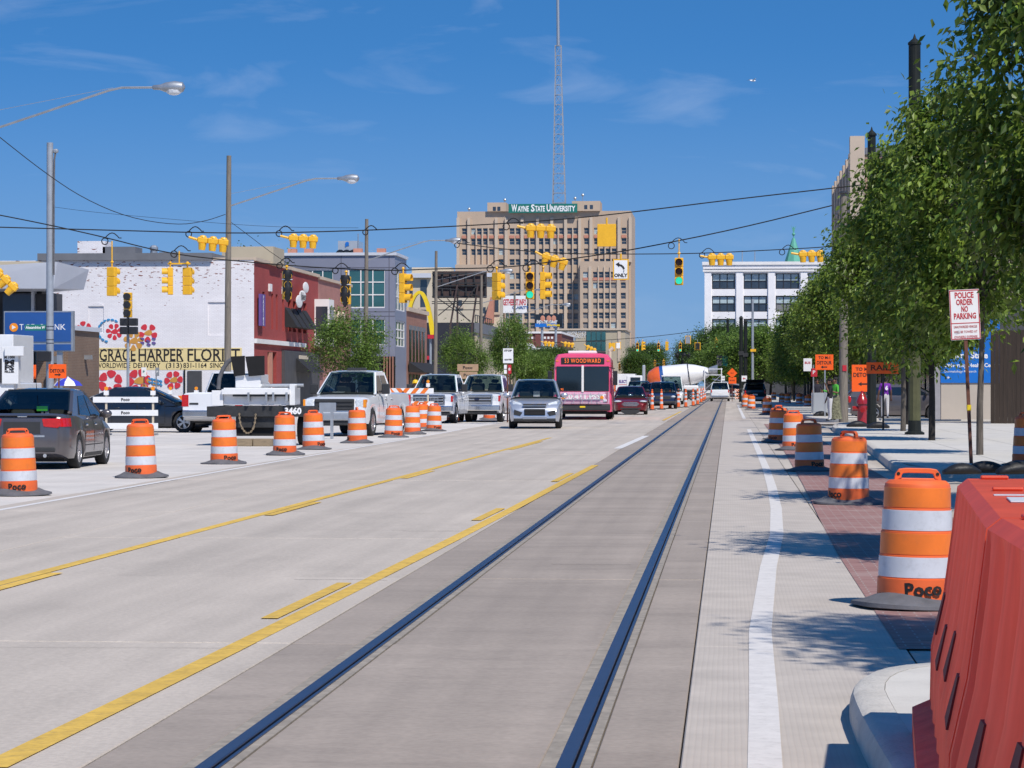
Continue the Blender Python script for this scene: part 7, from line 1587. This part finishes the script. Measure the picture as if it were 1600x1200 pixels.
road_sign('orange diamond warning sign over an orange plate by the dark pole', 1144, 0, [(1144, 583, 16, 16, 'sign_orange', [('<->', 0, 4, 5)], 'sign_black', True), (1144.5, 594.5, 12, 10, 'sign_orange', [('ROAD', 0, 3, 8)], 'sign_black', False)], Z=250)
road_sign('white no-turn sign on a dark pole', 1163, 0, [(1163, 591.5, 8.5, 9, 'sign_white', [('<-', 0, 2, 4)], 'sign_red', False)], Z=246, post='pole_dark')
road_sign('small white sign left of the orange diamond', 1130, 0, [(1130, 591, 5, 7, 'sign_white', [('ONE', 0, 2, 4)], 'sign_black', False)], Z=270, post='galvanised')
road_sign('bus stop sign with green stripe on a rusty post', 793, 660, [(794, 556, 16, 23, 'sign_white', [('STOP', -8, 4, 12), ('ROUTES', 6, 3, 11)], 'sign_black', False)], z=.0)
road_sign('red and white shop sign below the bus stop sign', 796, 0, [(796, 577, 6, 14, 'sign_red', [('8', 0, 6, 3)], 'sign_white', False), (790, 577, 5, 14, 'sign_white', [('SALE', 0, 2, 4)], 'sign_black', False)], Z=175)
pt = bpy.data.objects['road_sign'] if 'road_sign' in bpy.data.objects else None
t = road_sign('three brown sign backs with black stencilled words on a rusty post', 730, 655, [(731, 574.5, 33, 11, 'sign_back_tan', [('Poco', 0, 6.5, 15)], 'sign_black', False), (732, 586.5, 28, 11, 'sign_back_tan', [('Poco', 0, 6.5, 15)], 'sign_black', False), (731, 607, 28, 21, 'sign_back_tan', [('Poco', -5, 7, 15)], 'sign_black', False)], z=0.0); MB().box(-.06, .06, -.5, .5, 0, .05, 'rubber').build('foot', t)
t = road_sign('small brown sign back beside the black awning', 664, 0, [(664, 590.5, 14, 11, 'sign_back_tan', [('Poco', 0, 5, 9)], 'sign_black', False)], Z=150, z=0.0)
road_sign('tall narrow black and yellow shop banner sign', 775, 0, [(776, 554, 6, 34, 'sign_black', [], 'arch_yellow', False)] , Z=282, post='black_paint')
o = bpy.data.objects.get('road_sign'); q = P(776, 554, 281.9)
for i, ch in enumerate('HOPCAT'): lettering(ch, .36, 'arch_yellow', [x for x in bpy.data.objects if x.get('label', '').startswith('tall narrow black')][0], ((776-775)*282/F, -.036, hz(541+i*5.2, 282)-.147), bold=.02)
road_sign('white bicycle sign on a thin pole below the florist wall', 225, 0, [(225, 581, 8, 14, 'sign_white', [('P', 0, 5, 3)], 'sign_green', False)], Z=135)
road_sign('narrow grey parking sign on a thin pole beside the bicycle sign', 244, 0, [(246, 581, 6, 13, 'galvanised', [('P', 0, 4, 2.5)], 'sign_white', False)], Z=136, post='galvanised')
for px, Z, m, lab in ((1124, 300, 'shop_grey', 'grey street banner hanging from a dark pole'), (1133, 300, 'teal_green', 'teal street banner hanging from a dark pole')):
    q = P(px, 602, Z); t = thing('banner', lab, 'banner', (q.x, q.y, hz(572, Z)), 0); MB().box(-.28, .28, -.02, .02, 0, 1.15, m).build('cloth', t); MB().bar((-.3, 0, 1.17), (.5, 0, 1.17), .04, 'pole_dark').build('bracket', t)
# ================================================================ street furniture
q = G(1347, 664, .147); t = thing('fire_hydrant', 'red fire hydrant by the foot of the detour sign', 'hydrant', q)
MB().lathe([(.19, 0), (.19, .05), (.14, .06), (.13, .58), (.17, .60), (.17, .66), (.15, .72), (.09, .84), (.04, .90), (.04, .96), (.001, .97)], 'hydrant_red', 18).build('barrel', t, smooth=40)
for a, b_ in (((-.12, 0, .47), (-.27, 0, .47)), ((.12, 0, .47), (.27, 0, .47)), ((0, -.12, .42), (0, -.26, .42))): MB().cyl(a, b_, .07, 'hydrant_red', n=10).build('outlet', t)
t.scale = (1.25,)*3
q = G(1281, 647, .147); t = thing('utility_cabinet', 'pale grey metal utility cabinet on the far pavement', 'cabinet', q); b_ = MB().box(-.40, .36, 0, .5, .05, 1.04, 'grey_box').build('case', t, bevel=.015); MB().box(-.44, .40, -.04, .54, 0, .05, 'kerb_stone').build('plinth', t); MB().box(-.36, .32, -.012, -.002, .12, .98, 'grey_box').build('door', t); MB().box(.24, .28, -.03, -.0125, .5, .6, 'dark_steel').build('handle', t)
q = G(1394, 651, .147); t = thing('utility_cabinet', 'pale blue-grey cabinet behind the person in the purple jersey', 'cabinet', q); MB().box(-.3, .45, 0, .5, .04, 1.15, 'grey_box').build('case', t, bevel=.015); MB().box(-.26, .41, -.012, -.002, .1, 1.1, 'grey_box').build('door', t); MB().box(-.33, .48, -.03, .53, 0, .04, 'kerb_stone').build('plinth', t); MB().box(.3, .34, -.03, -.0125, .6, .7, 'dark_steel').build('handle', t)
q = P(106, 602, 118); t = thing('parasol', 'blue and white striped parasol in front of the brown brick wall', 'parasol', (q.x, q.y, .15)); rings = []
mb = MB(); tip = (0, 0, 1.55)
for i in range(8): a0, a1 = i*pi/4, (i+1)*pi/4; mb.add([tip, (.5*cos(a0), .5*sin(a0), 1.36), (.5*cos(a1), .5*sin(a1), 1.36), (.66*cos(a1), .66*sin(a1), 1.2), (.66*cos(a0), .66*sin(a0), 1.2)], [(0, 1, 2), (1, 4, 3, 2)], 'umbrella_blue' if i % 2 else 'sign_white')
mb.build('canopy', t); MB().cyl((0, 0, 0), (0, 0, 1.56), .02, 'white_trim', n=6).build('pole', t); t.scale = (1, 1, 1.15)
bird = thing('bird', 'small gull gliding high in the clear sky', 'bird', P(1176, 126, 150), .6); MB().tube([(-.2, 0, 0), (-.08, 0, .0), (.1, 0, 0), (.2, 0, .01)], [.01, .05, .045, .015], 'sign_white', 8).build('body', bird)
for sd in (-1, 1): MB().add([(.06, sd*.03, .01), (-.06, sd*.03, .01), (-.04, sd*.28, .09), (.04, sd*.26, .10), (-.06, sd*.5, .02)], [(0, 1, 2, 3), (3, 2, 4)], 'grey_box').build('wing', bird)
# ================================================================ people
def person(label, px, py, facing, H, colors, arms, z=.147, skirt=None, hat=None, legs=(.0, .0)):
    top_m, leg_m, skin_m, hair_m = colors; t = thing('person', label, 'person', G(px, py, z) if py > 0 else P(px, 602, -py), facing, 'people on the pavement'); t.location.z = z
    s = H/1.70; V = []; E_ = []; R_ = []
    def v(x, y, z_, r): V.append((x*s, y*s, z_*s)); R_.append(r*s); return len(V)-1
    pel = v(0, 0, .93, .135); bel = v(0, .01, 1.08, .125); ch = v(0, 0, 1.28, .15); nk = v(0, 0, 1.42, .06); hd0 = v(0, .015, 1.50, .075); hd = v(0, .02, 1.58, .092); hd2 = v(0, .01, 1.65, .07)
    for a, b_ in ((pel, bel), (bel, ch), (ch, nk), (nk, hd0), (hd0, hd), (hd, hd2)): E_.append((a, b_))
    nose = v(0, .115, 1.565, .014); E_.append((hd, nose))
    for sd, st in ((-1, legs[0]), (1, legs[1])):
        hp = v(sd*.09, 0, .88, .095); kn = v(sd*.10, st*.5+.02, .49, .062); an = v(sd*.10, st, .09, .042); to = v(sd*.11, st+.15, .035, .035); E_ += [(pel, hp), (hp, kn), (kn, an), (an, to)]
    for sd, (el_, hn) in ((-1, arms[0]), (1, arms[1])):
        sh = v(sd*.18, 0, 1.37, .062); e_ = v(sd*(.22+el_[0]), el_[1], 1.37+el_[2], .045); w_ = v(sd*(.22+hn[0]), hn[1], 1.37+hn[2], .032); E_ += [(ch, sh), (sh, e_), (e_, w_)]
        d = (Vector(V[w_])-Vector(V[e_])).normalized(); pm_ = Vector(V[w_])/s+d*.06; pa = v(*pm_, .036); E_.append((w_, pa)); side_ = d.cross(Vector((0, 1, .2))).normalized()
        for k in range(4): f1 = pm_+d*.05+side_*(.028-.018*k); f2 = f1+d*(.035-.004*abs(k-1.4))+Vector((0, .012, 0)); a_ = v(*f1, .010); b2 = v(*f2, .008); E_ += [(pa, a_), (a_, b2)]
        th = pm_+side_*.05+d*.01; a_ = v(*th, .011); b2 = v(*(th+d*.03), .009); E_ += [(pa, a_), (a_, b2)]
    me = bpy.data.meshes.new('body'); me.from_pydata(V, E_, []); ob = bpy.data.objects.new('body', me); col.objects.link(ob)
    mo = ob.modifiers.new('s', 'SKIN'); sv = me.skin_vertices[0].data
    for i, q_ in enumerate(sv): q_.radius = (R_[i], R_[i])
    sv[0].use_root = True
    su = ob.modifiers.new('u', 'SUBSURF'); su.levels = 1; su.render_levels = 1
    dg = bpy.context.evaluated_depsgraph_get(); m2 = bpy.data.meshes.new_from_object(ob.evaluated_get(dg)); bpy.data.objects.remove(ob)
    for nm in (top_m, leg_m, skin_m, hair_m, 'cloth_black'): m2.materials.append(MATS[nm])
    for p in m2.polygons:
        c = p.center/s; arm = abs(c.x) > .21 and c.z > .7
        i = 2
        if c.z < .075: i = 4
        elif c.z < .95 and not arm: i = 1
        elif c.z < 1.43 and not (arm and (c.z < 1.14 or c.y > .12)): i = 0
        elif c.z > 1.6 or (c.z > 1.48 and c.y < -.02): i = 3
        p.material_index = i; p.use_smooth = True
    bo = bpy.data.objects.new('body', m2); col.objects.link(bo); bo.parent = t
    for sd in (-1, 1): MB().ell((sd*.032*s, .098*s, 1.60*s), .012, .008, .008, 'black_matte', 8).build('eye', bo); MB().ell((sd*.092*s, .01*s, 1.575*s), .014, .025, .034, skin_m, 8).build('ear', bo)
    MB().ell((0, .104*s, 1.525*s), .024, .008, .007, 'sign_red', 8).build('mouth', bo)
    MB().ell((0, -.018*s, 1.635*s), .098*s, .105*s, .085*s, hair_m, 12).build('hair', t, smooth=70)
    if skirt: MB().lathe([(.15*s, 1.02*s), (.19*s, .88*s), (.22*s, .5*s), (.27*s, .12*s), (.29*s, .06*s), (.27*s, .06*s)], skirt, 18).build('skirt', t, smooth=50)
    if hat: MB().lathe([(.15*s, 1.62*s), (.125*s, 1.63*s), (.12*s, 1.70*s), (.07*s, 1.76*s), (.001, 1.77*s)], hat, 14).build('helmet', t, smooth=50)
    return t
dn = ((.03, .02, -.30), (.05, .10, -.54)); fw = ((.04, .03, -.30), (.0, .28, -.22)); up = ((.05, .1, -.26), (-.02, .22, .05))
wm = person('person in a green top and long patterned skirt with a small orange bag', 1305, 657, pi/2+.5, 1.72, ('cloth_green', 'cloth_print', 'skin_brown', 'hair_black'), (fw, fw), skirt='cloth_print')
MB().ell((.28, .05, .98), .11, .07, .10, 'bag_orange', 12).tube([(.2, .02, 1.06), (.1, .02, 1.38)], .012, 'bag_orange', 5).build('shoulder_bag', wm, smooth=60)
person('person in white trousers and black top standing close beside the long skirt', 1297, 658, pi/2+.2, 1.66, ('cloth_black', 'cloth_white', 'skin_brown', 'hair_black'), (up, dn))
pj = person('person in a purple number jersey and pale striped trousers with back turned', 1383, 654, .2, 1.78, ('cloth_purple', 'cloth_white', 'skin_brown', 'hair_black'), (dn, dn), legs=(.08, -.05)); lettering('6', .24, 'sign_white', pj, (.02, -.165, 1.28), bold=.012)
person('person in a pink top and lime green trousers behind the detour sign', 1337, 649, 1.9, 1.72, ('cloth_pink', 'cloth_lime', 'skin_brown', 'hair_black'), (dn, dn), legs=(.1, -.08))
person('person in dark clothes standing by the utility cabinet', 1277, 642, pi, 1.75, ('cloth_navy', 'cloth_black', 'skin_brown', 'hair_black'), (dn, dn))
person('road worker in yellow helmet and high-visibility vest behind the striped barricade', 649, -112, pi, 1.72, ('hivis', 'cloth_navy', 'skin_brown', 'hair_black'), (dn, fw), z=0.0, hat='helmet_yellow')
